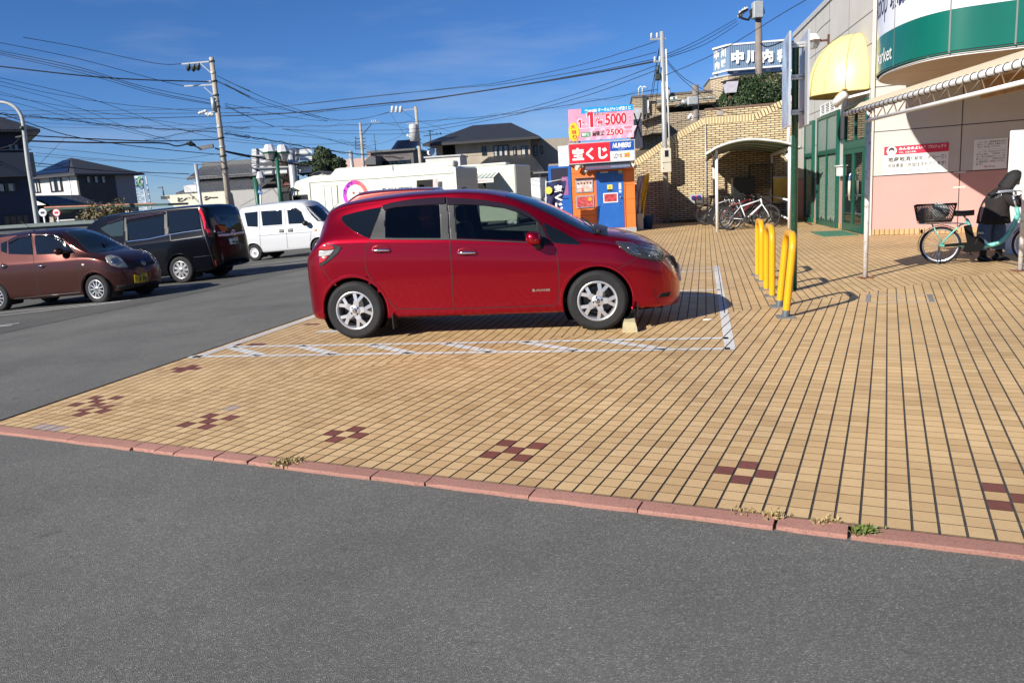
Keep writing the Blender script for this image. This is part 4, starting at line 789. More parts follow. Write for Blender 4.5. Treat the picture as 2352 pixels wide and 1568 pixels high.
p=at(*K2(1150,830),25.7);m=MB();m.bbox(p.x-.10,p.x+.10,25.65,25.9,.0,.55,.01);single(m,'stand_block',M('block_stained',(.42,.42,.38),.8,dirt=(.08,.08,.07),dscale=6,damt=.9),'stained white block holding the banner poles','block',origin=(p.x,25.8,0))
p=at(*KQ(1145,1400),26.6);m=MB();m.lathe([(0,0),(.17,.0),(.23,.42),(.24,.43),(.22,.42),(.16,.02)],(p.x,26.6,0),(0,0,1),18);single(m,'bucket',M('bucket_blue',(.012,.06,.20),.5,var=.1),'blue plastic bucket in the shade beside the brick wall','bucket',origin=(p.x,26.6,0))
BRW=brickmat('brick_yellow',(.70,.55,.31),(.52,.385,.205),(.10,.08,.06),.29,.077,.016,.75)
bw=fac('brick_wall','yellow brick garden wall with a sloping soldier course on top','wall',(4.0,30.2,0),106.5)
WP=lambda f,x,y,off=0.0:px(bw,*f(x,y),off)
top=[(-.5,1.55),(WP(KQ,1090,725)[0],WP(KQ,1090,725)[1]),WP(KQ,1310,575),WP(KQ,1730,318),WP(K3,575,765),WP(K3,760,660)]
ue=6.72;top.append((ue,top[-1][1]+.35))
zfl=(top[3][1]+top[4][1])/2;top[3]=(top[3][0],zfl);top[4]=(top[4][0],zfl)
m=MB();m.prism([(-.5,0),(ue,0)]+list(reversed(top)),0,.3);m.build('wall',BRW,bw)
m=MB();bed=MB()
for i in range(len(top)-1):
 a_,c_=Vector(top[i]),Vector(top[i+1]);d_=(c_-a_);n_=int(d_.length/.10);d_.normalize();nn=Vector((-d_.y,d_.x));e_=(a_+c_)/2;bed.obox((e_.x-nn.x*.07,.145,e_.y-nn.y*.07),(d_.x,0,d_.y),(0,1,0),(nn.x,0,nn.y),(c_-a_).length,.305,.20)
 for k in range(n_):
  p=a_+d_*(k+.5)*((c_-a_).length/n_);j_=random.uniform(-.006,.006)
  m.obox((p.x-nn.x*.075,.14+j_,p.y-nn.y*.075),(d_.x,0,d_.y),(0,1,0),(nn.x,0,nn.y),.078,.33,.235)
bed.build('coping_bed',M('mortar_dark',(.10,.08,.06),.9),bw);m.build('soldier_course',speck_mat('brick_soldier',[(.62,.47,.25),(.70,.55,.31),(.66,.50,.27)],.75,(.4,.28,.15),scale=60),bw)
m=MB();a_=WP(KQ,1757,360)[0];m.cyl((a_,-.03,.1),(a_,-.03,zfl-.1),.022,n=8);m.build('conduit',M('conduit_grey',(.45,.45,.45),.5,metal=.3),bw)
q0,q1=WP(KQ,1595,1215),WP(KQ,1725,1110);m=MB();m.box(q0[0],q1[0],-.05,0,q0[1],q1[1]);hb=m.build('inlet_plate',M('plate_steel',(.40,.40,.38),.5,metal=.2),bw);m=MB();m.box(q0[0]+.06,q1[0]-.06,-.055,-.05,q1[1]-.22,q1[1]-.06);m.build('red_label',SIGNR,hb)
m=MB()
for t in(.3,.72):m.cyl((q0[0]+(q1[0]-q0[0])*t,-.08,q0[1]+.2),(q0[0]+(q1[0]-q0[0])*t,-.05,q0[1]+.2),.085,n=16)
m.build('blue_caps',M('cap_blue',(.012,.02,.16),.4,var=0),hb)
q0,q1=px(bw,*K3(103,790),.9),px(bw,*K3(420,682),.9);m=MB();m.box(q0[0],q0[0]+3.1,.9,1.15,1.0,q1[1]);single_o=fac('planter_wall','low yellow brick planter wall behind the sloping wall','wall',(4.0,30.2,0),106.5);m.build('wall',BRW,single_o);m=MB();m.box(q0[0]-.03,q0[0]+3.13,.87,1.18,q1[1],q1[1]+.07);m.build('cap',M('cap_brown',(.16,.10,.07),.8),single_o)
q0,q1=px(bw,*K3(212,755),.9),px(bw,*K3(270,707),.9);m=MB();m.box(q0[0],q1[0],.885,.9,q0[1],q1[1]);m.build('plaque',M('plaque_grey',(.30,.27,.25),.7),single_o)
def leafmat(name,c,c2,rough=.6):
 m,nt,b=newmat(name);L=nt.links.new;ge=N(nt,'NewGeometry');cr_=N(nt,'ValToRGB');cr_.color_ramp.elements[0].color=(*c,1);cr_.color_ramp.elements[1].color=(*c2,1);L(ge.outputs['Random Per Island'],cr_.inputs[0]);L(cr_.outputs[0],b.inputs['Base Color']);b.inputs['Roughness'].default_value=rough;MATS[name]=m;return m
def leaves(mb,c,r,n,sz_,rnd,shell=.55,rough=.12,flat=1.0):
 c=Vector(c);off=[rnd.uniform(0,6)for _ in range(6)]
 for _ in range(n):
  d_=Vector((rnd.gauss(0,1),rnd.gauss(0,1),rnd.gauss(0,1))).normalized();k=shell+(1-shell)*rnd.random()**.5
  k*=1+rough*(math.sin(d_.x*5+off[0])+math.sin(d_.y*6+off[1])+math.sin(d_.z*7+off[2]))+rough*.6*(math.sin(d_.x*17+off[3])*math.sin(d_.z*15+off[4]))
  p=c+Vector((d_.x*r[0]*k,d_.y*r[1]*k,d_.z*r[2]*k));nn=(d_+Vector((rnd.gauss(0,.5),rnd.gauss(0,.5),rnd.gauss(0,.5)))).normalized();u_=nn.orthogonal().normalized();v_=nn.cross(u_);a_=rnd.uniform(0,6.3);u_,v_=u_*math.cos(a_)+v_*math.sin(a_),v_*math.cos(a_)-u_*math.sin(a_);s_=sz_*rnd.uniform(.6,1.3)
  mb.add([p-u_*s_,p-v_*s_*.5,p+u_*s_,p+v_*s_*.5],[(0,1,2,3)])
rn=random.Random(3)
BUSH=leafmat('bush_leaf',(.012,.028,.008),(.045,.085,.022))
m=MB();cA,cB=at(*K3(470,640),31.3),at(*K3(660,590),31.5)
leaves(m,cA,(1.02,.8,.98),7000,.05,rn,.7,.05);leaves(m,cB,(1.15,.8,.95),7000,.05,rn,.7,.05);bs=thing('clipped_bush','round clipped evergreen bush sprawling over the brick wall top','bush',(cA.x+.6,31.3,2.9));m.v=[v-Vector((cA.x+.6,31.3,2.9))for v in m.v];m.build('foliage',BUSH,bs,fix=False)
m=MB();m.sphere(cA-Vector((cA.x+.6,31.3,2.9)),.6,10,(1.1,.9,1));m.sphere(cB-Vector((cA.x+.6,31.3,2.9)),.6,10,(1.3,.9,1));m.build('inner_twigs',M('twig_dark',(.012,.014,.008),.9),bs)
m=MB();m.box(-1,8.5,1.2,9,1.0,2.75);m.v=[FR['brick_wall']@v for v in m.v];tag(m.build('garden_bank',M('soil',(.10,.08,.05),.95)),kind='structure')
p0,p1=at(*K3(312,750),30.9),at(*K3(345,540),30.9);l_=thing('post_lamp','leaning rusty post lamp with a square white globe behind the wall','lamp',p0);m=MB();m.cyl((0,0,-.5),p1-p0,.055,n=10);m.build('post',M('post_rust',(.07,.03,.022),.7,var=.5,scale=9),l_)
m=MB();c=p1-p0;m.add([c+Vector(v)for v in((-.17,-.17,0),(.17,-.17,0),(.17,.17,0),(-.17,.17,0),(-.23,-.23,.40),(.23,-.23,.40),(.23,.23,.40),(-.23,.23,.40))],[(3,2,1,0),(4,5,6,7),(0,1,5,4),(1,2,6,5),(2,3,7,6),(3,0,4,7)]);m.build('globe',M('globe_white',(.55,.54,.60),.4),l_);m=MB();m.obox(c+Vector((0,0,.46)),(1,0,.12),(0,1,0),(-.12,0,1),.62,.5,.04);m.build('cap',M('cap_dark',(.05,.035,.03),.7),l_)
m=MB()
for _ in range(900):
 u=rn.uniform(2.0,5.6);p=FR['brick_wall']@Vector((u,-rn.random()**2*.55-.02,.01+rn.random()*.06));s_=rn.uniform(.015,.04);a_=rn.uniform(0,6);u_=Vector((math.cos(a_),math.sin(a_),rn.uniform(-.6,.6)))*s_;v_=Vector((-math.sin(a_),math.cos(a_),rn.uniform(-.6,.6)))*s_*.7;m.add([p-u_,p-v_,p+u_,p+v_],[(0,1,2,3)])
tag(m.build('ground_cover',leafmat('litter',(.05,.02,.022),(.16,.07,.06)),fix=False),'dark reddish ground cover along the foot of the brick wall','ground cover',kind='stuff')
sh=thing('cycle_shelter','white post cycle shelter with an arched corrugated roof','shelter',(6.025,22.56,0));SO=Vector((6.025,22.56,0))
pts=[(at(*K4(x,y),22.4).x,at(*K4(x,y),22.4).z)for x,y in((95,132),(180,80),(300,35),(430,8),(540,2),(640,10),(760,24),(870,48),(945,78))]
fx=pchip([p[0]for p in pts],[p[1]for p in pts])if 'pchip' in globals()else None
KX=(at(*K4(170,400),28.6).x-6.025)/6.1
m=MB();m.smooth=True;vs=[];nx=90;x0,x1=pts[0][0],pts[-1][0]
def ev(x):
 for i in range(len(pts)-1):
  if pts[i][0]<=x<=pts[i+1][0]+1e-6:
   P=[pts[max(0,min(len(pts)-1,i+k))][1]for k in(-1,0,1,2)];t=(x-pts[i][0])/(pts[i+1][0]-pts[i][0]);return.5*(2*P[1]+(P[2]-P[0])*t+(2*P[0]-5*P[1]+4*P[2]-P[3])*t*t+(3*P[1]-P[0]-3*P[2]+P[3])*t**3)
 return pts[-1][1]
ys_=[22.35+i*.05 for i in range(0,132)]
for i in range(31):
 x=x0+(x1-x0)*i/30
 for j,y in enumerate(ys_):vs.append((x-SO.x+(y-22.35)*KX,y-SO.y,ev(x)+.012*math.sin(j*1.6)))
k_=len(ys_);m.add(vs,[(i*k_+j,i*k_+j+1,(i+1)*k_+j+1,(i+1)*k_+j)for i in range(30)for j in range(k_-1)]);m.build('roof_sheet',M('sheet_green',(.06,.14,.10),.5,var=.1),sh)
m=MB();m.tube([(x0+(x1-x0)*i/30-SO.x,22.35-SO.y,ev(x0+(x1-x0)*i/30)+.02)for i in range(31)],.035,8);m.build('front_rim',WHITE,sh)
for y in(23.8,25.4,27.0,28.6):m=MB();m.tube([(x0+(x1-x0)*i/30-SO.x+(y-22.35)*KX,y-SO.y,ev(x0+(x1-x0)*i/30)-.03)for i in range(31)],.02,6);m.build('rib',M('rib_grey',(.35,.36,.35),.5),sh)
for x,y in((6.025,22.56),(8.07,22.45),(6.025,28.5),(8.07,28.4)):m=MB();sx=(y-22.5)*KX;m.cyl((x-SO.x+sx,y-SO.y,0),(x-SO.x+sx,y-SO.y,ev(x)-.02),.042,n=12);m.build('post',WHITE,sh);continue;m=MB();m.cyl((x-SO.x,y-SO.y,0),(x-SO.x,y-SO.y,ev(min(max(x,x0),x1))-.02),.042,n=12);m.build('post',WHITE,sh)
for x in(6.025,8.05):
 m=MB();z=ev(x)-.1;m.beam((x-SO.x,22.5-SO.y,z),(x-SO.x+6*KX,28.5-SO.y,z),.06,.08);m.beam((x-SO.x,22.55-SO.y,z-.3),(x-SO.x,23.0-SO.y,z),.035);m.build('side_beam',WHITE,sh)
for z in(.25,.78):m=MB();m.cyl((8.05-SO.x,22.45-SO.y,z),(8.07-SO.x+6*KX,28.4-SO.y,z),.03,n=8);m.build('side_rail',WHITE,sh)
m=MB();m.beam((6.1-SO.x,24.9-SO.y,1.55),(7.0-SO.x,25.2-SO.y,.9),.02,.04)
tr_=thing('trellis','dark lattice trellis in the shade behind the bicycles','trellis',at(*K4(590,450),28.2));o=FR[tr_.name].translation;m=MB();a_,c_=at(*K4(488,450),28.2)-o,at(*K4(695,215),28.2)-o;n_=9
for k in range(-n_,n_*2):
 for sg in(1,-1):
  x_a=a_.x+(c_.x-a_.x)*k/n_;h_=c_.z-a_.z;q=[(x_a,0),(x_a+sg*h_*.75,h_)]
  lo_,hi_=(0,1)
  def cl(t):return x_a+sg*h_*.75*t
  ts_=sorted([0,1]+[(b_-x_a)/(sg*h_*.75)for b_ in(a_.x,c_.x)]);ts_=[t for t in ts_ if 0<=t<=1 and a_.x-.001<=cl(t)<=c_.x+.001]
  if len(ts_)>1:m.beam((cl(ts_[0]),.01*sg,a_.z+h_*ts_[0]),(cl(ts_[-1]),.01*sg,a_.z+h_*ts_[-1]),.035,.008)
m.build('lattice',M('lattice_dark',(.05,.045,.04),.8),tr_);m=MB();m.beam((a_.x,0,-o.z),(a_.x,0,c_.z),.05);m.beam((c_.x,0,-o.z),(c_.x,0,c_.z),.05);m.beam((a_.x,0,c_.z),(c_.x,0,c_.z),.05);m.build('frame',M('lattice_dark'),tr_)
p=at(*K4(450,430),28.0);m=MB();m.bbox(p.x-.42,p.x+.35,28.0,28.3,0,1.5,.02);single(m,'utility_box',M('box_black',(.02,.022,.025),.4),'dark metal box in the shade beside the lattice trellis','box',origin=(p.x,28.1,0))
a_,c_=at(*K4(703,610),27.8),at(*K4(840,335),27.8);ys=thing('yellow_screen','yellow panel screen closing the right side of the shelter','screen',(a_.x,27.8,0));m=MB();m.box(0,c_.x-a_.x,0,.03,.6,c_.z);m.build('panel',M('screen_yellow',(.55,.40,.08),.5,var=.1),ys);m=MB();m.box(-.02,c_.x-a_.x+.02,-.01,.04,c_.z,c_.z+.05);m.build('frame',M('frame_grey',(.4,.4,.4),.5),ys);m=MB();m.box(-.02,c_.x-a_.x+.02,-.01,.04,.55,.6);m.build('frame',M('frame_grey',(.4,.4,.4),.5),ys)
def cylpole(name,label,p0,p1,r0,r1,mat,cat='pole',group=None):
 T_=thing(name,label,cat,p0,0,group);m=MB();m.cyl((0,0,0),Vector(p1)-Vector(p0),r0,r1,14);m.build('shaft',mat,T_);return T_
CONC=M('pole_concrete',(.38,.33,.26),.8,var=.15,scale=3,dirt=(.26,.22,.18),dscale=2,damt=.5);STEELP=M('pole_steel',(.42,.43,.43),.45,metal=.4,var=.08);DARKM=M('dark_metal',(.06,.065,.07),.5,metal=.3)
INS=M('insulator',(.62,.62,.60),.3,var=.1);INSD=M('insulator_dark',(.035,.05,.045),.5)
pb=gz(*KQ(1360,1425));pb.y=29.25;pb=at(*KQ(1352,1420),29.2);pb.z=0;pt=at(*crop(2550,100,1)(95,27),29.2)
mp_=cylpole('utility_pole','grey steel utility pole in front of the brick wall carrying a cream meter box',pb,Vector((pb.x+(pt.x-pb.x)*.6,29.2,pt.z)),.10,.075,STEELP)
m=MB();m.cyl((.16,-.02,2.3),(.10,-.02,pt.z-.6),.028,n=8);m.build('pipe',M('pipe_pale',(.6,.6,.58),.5),mp_)
q0,q1=at(*KQ(1296,893),29.0),at(*KQ(1390,636),29.0);m=MB();m.bbox(q0.x-pb.x,q1.x-pb.x,-.32,-.08,q0.z,q1.z,.015);mb_=m.build('meter_box',M('box_cream',(.62,.57,.46),.5,var=.05),mp_)
zz=lambda y:at(*KQ(1340,y),29.0).z
m=MB();m.box(q0.x-pb.x+.11,q1.x-pb.x-.10,-.326,-.32,zz(728),zz(660));m.build('meter_window',DGL,mb_);m=MB();m.box(q0.x-pb.x+.005,q1.x-pb.x-.005,-.323,-.318,zz(788),zz(783));m.sphere((q0.x-pb.x+.05,-.325,zz(845)),.018,8);m.build('seam',MATTE,mb_)
m=MB();ztop=pt.z;m.beam((-.45,0,ztop-.25),(.1,0,ztop-.25),.06);m.beam((-.35,0,ztop-1.0),(.1,0,ztop-1.0),.06);m.build('cross_arm',STEELP,mp_)
for dx,z in((-.4,ztop-.1),(-.2,ztop-.1),(-.3,ztop-.9),(-.12,ztop-.9)):m=MB();m.lathe([(0,-.12),(.05,-.1),(.03,-.05),(.055,-.03),(.03,.02),(.05,.04),(0,.08)],(dx,0,z),(0,0,1),10);m.build('insulator',INS,mp_)
m=MB();m.bbox(-.32,-.12,-.12,.08,ztop-1.65,ztop-1.4,.03);m.cyl((-.25,-.1,ztop-1.4),(-.2,-.1,ztop-1.15),.06,n=8);m.build('switch_gear',INSD,mp_)
B1=crop(0,150,1.96);B2=crop(900,200,2.0909)
class Fr:
 def __init__(s,T):s.T=T
 def r(s,name,f,x0,y0,x1,y1,mat,off=0,th=.04,parent=None,depth=.01):
  q=frect(s.T,x0,y0,x1,y1,f,off);m=MB();m.box(q[0],q[2],off-th,off+depth,q[1],q[3]);return m.build(name,mat,parent or s.T)
 def p(s,name,f,pts,mat,off=0,th=.04,parent=None,depth=.01):
  m=MB();m.prism([px(s.T,*f(*q),off)for q in pts],off-th,off+depth);return m.build(name,mat,parent or s.T)
 def win(s,f,x0,y0,x1,y1,off=0,frame=None,mull=1,glass_=None,curtain=None,t=.06):
  q=frect(s.T,x0,y0,x1,y1,f,off);m=MB();y_a,y_b=off-.06,off+.01
  m.box(q[0],q[2],y_a,y_b,q[3]-t,q[3]);m.box(q[0],q[2],y_a,y_b,q[1],q[1]+t);m.box(q[0],q[0]+t,y_a,y_b,q[1]+t,q[3]-t);m.box(q[2]-t,q[2],y_a,y_b,q[1]+t,q[3]-t)
  for k in range(1,mull+1):u=q[0]+(q[2]-q[0])*k/(mull+1);m.box(u-t/2,u+t/2,y_a+.005,y_b,q[1]+t,q[3]-t)
  w_=m.build('window',frame or BLACK,s.T);m=MB();m.box(q[0]+t,q[2]-t,off-.02,off-.005,q[1]+t,q[3]-t);m.build('pane',glass_ or DGL,w_)
  if curtain:
   m=MB()
   for k in range(mull+1):a=q[0]+(q[2]-q[0])*k/(mull+1)+t;b_=q[0]+(q[2]-q[0])*(k+.62)/(mull+1);n=8;m.add([(a+(b_-a)*i/n,off-.024-.012*(i%2),z)for i in range(n+1)for z in(q[1]+t,q[3]-t*1.3)],[(2*i,2*i+1,2*i+3,2*i+2)for i in range(n)])
   m.build('curtain',M('curtain_white',(.48,.47,.45),.8,var=.1),w_)
  return w_
def hip(mb,u0,u1,y0,y1,z0,z1,ov=.5,ridge=None):
 u0-=ov;u1+=ov;y0-=ov;y1+=ov;d=(y1-y0)/2;r0,r1=(u0+d*.98,u1-d*.98)if ridge is None else ridge
 mb.add([(u0,y0,z0),(u1,y0,z0),(u1,y1,z0),(u0,y1,z0),(r0,(y0+y1)/2,z1),(r1,(y0+y1)/2,z1),(u0,y0,z0-.14),(u1,y0,z0-.14),(u1,y1,z0-.14),(u0,y1,z0-.14)],[(0,1,5,4),(1,2,5),(2,3,4,5),(3,0,4),(0,6,7,1),(1,7,8,2),(2,8,9,3),(3,9,6,0),(6,9,8,7)])
def roofmat(name,c,s_=.28,axis='X'):
 m,nt,b=newmat(name);L=nt.links.new;tc=N(nt,'TexCoord');k=N(nt,'TexBrick',offset=.5);k.inputs['Scale'].default_value=1;k.inputs['Brick Width'].default_value=.32;k.inputs['Row Height'].default_value=.28;k.inputs['Mortar Size'].default_value=.02
 k.inputs['Color1'].default_value=(*c,1);k.inputs['Color2'].default_value=(*[v*1.35 for v in c],1);k.inputs['Mortar'].default_value=(*[v*.4 for v in c],1);L(tc.outputs['Object'],k.inputs['Vector']);L(k.outputs['Color'],b.inputs['Base Color']);b.inputs['Roughness'].default_value=.5
 bp=N(nt,'Bump',invert=True);bp.inputs['Strength'].default_value=.6;bp.inputs['Distance'].default_value=.04;L(k.outputs['Fac'],bp.inputs['Height']);L(bp.outputs[0],b.inputs['Normal']);MATS[name]=m;return m
NAVY=M('siding_navy',(.016,.024,.050),.6,var=.15,scale=2);ROOFD=roofmat('roof_dark',(.028,.029,.033));ROOFB=roofmat('roof_tile_grey',(.085,.085,.085));WALLW=M('render_white',(.60,.58,.54),.8,var=.06,scale=1);WALLS=M('render_grey',(.27,.26,.26),.8,var=.06)
FENCE=M('eave_dark',(.03,.03,.032),.6)
P=at(*B1(200,900),42);nh=fac('house','dark navy two storey house with a balcony at the edge of the lot','house',(P.x,42,-.4),55);F=Fr(nh);u1=px(nh,*B1(200,900))[0];ue_=px(nh,*B1(258,745),0)[1]
m=MB();m.box(-9,u1,0,7,0,ue_);m.build('wall',NAVY,nh);m=MB();hip(m,-9,u1,0,7,ue_+.1,ue_+2.2,.75);m.build('roof',ROOFD,nh)
q=px(nh,*B1(290,1085),-1.2);q2=px(nh,*B1(270,900),-1.2);m=MB();m.box(-9,q[0],-1.2,0,q[1],q2[1]);m.box(-9,q[0]-.05,-1.2,-1.12,q2[1]+.12,q2[1]+.16);bl=m.build('balcony',M('balcony_grey',(.06,.068,.085),.5,var=.05),nh)
m=MB();u2=px(nh,*B1(285,1300),-.4)[0];m.box(-9,u2,-.4,0,-.3,q[1]);m.build('lower_wall',NAVY,nh)
F.win(B1,-25,1140,138,1212,-.4,mull=1,curtain=True);F.win(B1,55,830,160,892,0,mull=1,curtain=True);F.win(B1,20,1395,240,1470,-.4,mull=3,glass_=M('window_brown',(.10,.065,.05),.4))
STL=M('lamp_post_grey',(.40,.42,.40),.5,var=.1,scale=2,dirt=(.30,.13,.06),dscale=3,damt=.7)
def pl(f,Y,pts):return[at(*f(*p),Y)for p in pts]
pts=pl(B1,34,[(292,1455),(262,1250),(222,1000),(196,790),(180,660),(160,600),(120,550),(60,518),(-5,508),(-70,515)]);o=Vector((pts[0].x,34,-.4));sl_=thing('street_lamp','tall curved grey street lamp with a rusty arm before the navy house','lamp',o);m=MB();m.tube([Vector((0,0,0))]+[p-o for p in smoothpath(pts,5)],[.11]+[.105-.055*i/46 for i in range(len(smoothpath(pts,5)))],10);m.build('post',STL,sl_)
m=MB();m.bbox(pts[-1].x-o.x-.5,pts[-1].x-o.x+.1,-.14,.14,pts[-1].z-o.z-.1,pts[-1].z-o.z+.07,.03);m.build('lamp_head',STL,sl_);p=at(*B1(185,780),34)-o;m=MB();m.beam(p+Vector((-.3,-.05,0)),p+Vector((.1,-.05,.05)),.05);m.sphere(p+Vector((.05,-.1,.35)),.09,8);m.build('bracket',INSD,sl_)
P=at(*B1(600,1080),75);wh=fac('house','white house with a dark brick corner and solar panels on its roof','house',(P.x,75,-.5),25);F=Fr(wh);zev=px(wh,*B1(600,1078))[1]
FR['wl']=Matrix.Translation((P.x,75,-.5))@Matrix.Rotation(R(90-115),4,'Z')
class _WL:name='wl'
lx=FR[wh.name].inverted()@FR['wl']
ur_=px(wh,*B1(1060,1150))[0];ux_=px(wh,*B1(905,1150))[0];dl_=-px(_WL,*B1(262,1150))[0]
m=MB();m.box(0,ur_,0,dl_,0,zev);m.build('wall',WALLS,wh);m=MB();m.box(-.06,0,.05,dl_,0,zev-.02);m.build('wall',WALLW,wh)
m=MB();m.box(.02,ux_,-.08,0,px(wh,*B1(700,1300))[1],zev-.05);m.build('brick_panel',brickmat('brick_dark',(.05,.048,.05),(.07,.066,.068),(.025,.024,.024),.3,.08,.01),wh)
zap=at(*B1(552,930),75+dl_*.3).z+.5;ap=tloc(wh,at(*B1(552,930),79));m=MB();ov=.7;e_=[(-ov,-ov,zev+.08),(ur_+ov,-ov,zev+.08),(ur_+ov,dl_+ov,zev+.08),(-ov,dl_+ov,zev+.08)];A_=(max(1,ap.x),ap.y,zap);m.add(e_+[A_]+[(x,y,z-.15)for x,y,z in e_],[(0,1,4),(1,2,4),(2,3,4),(3,0,4),(0,5,6,1),(1,6,7,2),(2,7,8,3),(3,8,5,0),(8,7,6,5)]);m.build('roof',M('roof_slate',(.035,.037,.042),.6,var=.1),wh)
for k in range(3):
 t0,t1=.10+.26*k,.33+.26*k;l3=lambda a_,b_,t:Vector(a_).lerp(Vector(b_),t);b0,b1=l3(e_[0],e_[3],.12),l3(e_[0],e_[3],.92);mm=MB();mm.add([l3(b0,A_,t0)+Vector((-.04,0,.06)),l3(b1,A_,t0)+Vector((-.04,0,.06)),l3(b1,A_,t1)+Vector((-.04,0,.06)),l3(b0,A_,t1)+Vector((-.04,0,.06))],[(0,1,2,3)]);mm.build('solar_panel',glass('solar_glass',(.012,.018,.04),.12),wh)
for x0,y0,x1,y1 in((385,1095,500,1208),(264,1110,325,1218)):
 q=frect(_WL,x0,y0,x1,y1,B1,-.06);b_=MB();b_.box(q[0],q[2],-.12,-.05,q[1],q[3]);b_.v=[lx@v for v in b_.v];w_=b_.build('window',BLACK,wh);g_=MB();um=(q[0]+q[2])/2
 for a0,a1 in((q[0]+.12,um-.05),(um+.05,q[2]-.12)):g_.box(a0,a1,-.14,-.12,q[1]+.12,q[3]-.12)
 g_.v=[lx@v for v in g_.v];g_.build('pane',DGL,w_);g_=MB();g_.box(q[0]+.3,um-.25,-.145,-.14,q[1]+.12,q[3]-.3);g_.box(um+.3,q[2]-.25,-.145,-.14,q[1]+.12,q[3]-.3);g_.v=[lx@v for v in g_.v];g_.build('curtain',M('curtain_white',(.48,.47,.45),.8,var=.1),w_)
for x in(672,733,790):F.win(B1,x,1085,x+46,1143,-.08,mull=0,curtain=True)
m=MB();u_=px(_WL,*B1(560,1200))[0];m.cyl((u_,-.08,.1),(u_,-.08,zev-.1),.07,n=6);m.v=[lx@v for v in m.v];m.build('gutter_pipe',WHITE,wh)
P=at(*B1(420,1305),48);gh=fac('garden_house','small house gable with a grey roof between the lamp and white house','house',(P.x,48,-.4),98);m=MB();q0,q1=px(gh,*B1(270,1240)),px(gh,*B1(425,1308));m.prism([(q0[0]-3,q0[1]+.1),(q0[0],q0[1]),(q1[0],q1[1]),(q1[0],q1[1]-.12),(q0[0],q0[1]-.14),(q0[0]-3,q0[1])],-.4,4);m.build('roof',ROOFB,gh);m=MB();m.box(q0[0]-3,q1[0]-.5,0,4,0,q1[1]);m.build('wall',M('wall_dim',(.10,.09,.08),.8),gh)
P=at(*B1(660,1430),37);bs_=fac('bus_shelter','long low shelter with a reddish edge and weathered posts before the white house','shelter',(P.x,37,-.42),97);F=Fr(bs_)
q0,q1=px(bs_,*B1(340,1335)),px(bs_,*B1(1335,1300));m=MB();m.prism([(q0[0],q0[1]-.25),(q0[0]+.05,q0[1]-.08),(q0[0]+.3,q0[1]),(q1[0],q1[1]),(q1[0],q1[1]-.10),(q0[0]+.5,q0[1]-.12),(q0[0]+.15,q0[1]-.3)],-.2,1.6);m.build('roof',M('shelter_green',(.02,.07,.05),.5),bs_)
m=MB();m.prism([(q0[0]+.2,q0[1]-.02),(q0[0]+(q1[0]-q0[0])*.9,q1[1]+.02),(q0[0]+(q1[0]-q0[0])*.9,q1[1]+.06),(q0[0]+.2,q0[1]+.04)],-.22,-.2);m.build('edge_strip',M('edge_salmon',(.45,.18,.11),.6,var=.2),bs_)
for x in(400,668,1000):u_=px(bs_,*B1(x,1400))[0];m=MB();m.box(u_-.09,u_+.09,0,.18,0,q0[1]-.1);m.beam((u_,.1,q0[1]-.6),(u_+.5,.1,q0[1]-.12),.08);m.build('post',M('wood_weathered',(.42,.36,.28),.8,var=.25),bs_)
F.r('low_wall',B1,395,1445,1060,1395,M('panel_white',(.5,.5,.48),.7),1.5,.05)
for x,red in((340,0),(448,1)):
 c_=at(*B1(x,1373),35.5);T_=thing('bus_stop_sign',('round white bus stop sign with a red rim and bars' if red else 'round white bus stop sign beside the street lamp'),'sign',(c_.x,35.5,-.4));m=MB();m.cyl((0,0,0),(0,0,c_.z+.4+.1),.04,n=10);m.build('post',WHITE,T_);r_=sz(30/1.96/1.7415,35.5)
 m=MB();m.cyl((0,-.06,c_.z+.4),(0,-.03,c_.z+.4),r_,n=24);d_=m.build('disc',SIGNW if not red else SIGNR,T_);m=MB();m.cyl((0,-.065,c_.z+.4),(0,-.06,c_.z+.4),r_*.85,n=24);m.build('face',SIGNW,d_);m=MB();m.box(-r_*.5,r_*.5,-.07,-.065,c_.z+.4-.05*1,c_.z+.4+.04);m.build('bar',SIGNR if red else INKN,d_)
P=at(*B1(1090,1290),170);tw=thing('sign_tower','distant white lattice tower carrying an oval sign','tower',(P.x,170,0));o=Vector((P.x,170,0));m=MB();z1_=at(*B1(1080,1090),170).z
hw=sz(56/1.96/1.74,170)
for sx in(-1,1):
 for sy in(0,2):m.beam((sx*hw,sy,0),(sx*hw*.85,sy,z1_),.22)
n_=7
for k in range(n_):za,zb_2=z1_*k/n_,z1_*(k+1)/n_;m.beam((-hw,0,za),(hw,0,zb_2),.12);m.beam((hw,0,za),(-hw,0,zb_2),.12);m.beam((-hw,0,zb_2),(hw,0,zb_2),.12)
m.build('lattice',M('tower_white',(.55,.56,.58),.5),tw);c_=at(*B1(1080,1130),169.5)-o;m=MB();m.sphere(c_,1,20,(sz(50/1.96/1.74,170),.25,sz(42/1.96/1.74,170)));m.build('oval',M('oval_pale',(.48,.52,.52),.5),tw);m=MB();text(m,'S',c_.x-1.1,c_.z-.9,c_.x-.1,c_.z+1.0,-1,.05);m.build('lettering',M('letter_sky',(.16,.30,.55),.5),tw,fix=False);m=MB();text(m,'C',c_.x,c_.z-.9,c_.x+1.1,c_.z+1.0,-1,.05);m.build('lettering',M('letter_green',(.08,.30,.12),.5),tw,fix=False)
P=at(*B1(1560,1290),52);tx_=fac('taxi_office','low cream office with black lettering along its parapet','building',(P.x,52,-.43),93);F=Fr(tx_);CREAM=M('parapet_cream',(.72,.68,.54),.7,var=.05)
F.p('parapet',B1,[(1295,1240),(1790,1203),(1815,1330),(1385,1345)],CREAM,0,.1,depth=.4);q0,q1=px(tx_,*B1(1385,1345)),px(tx_,*B1(2020,1340));zt_=px(tx_,*B1(1800,1200))[1]
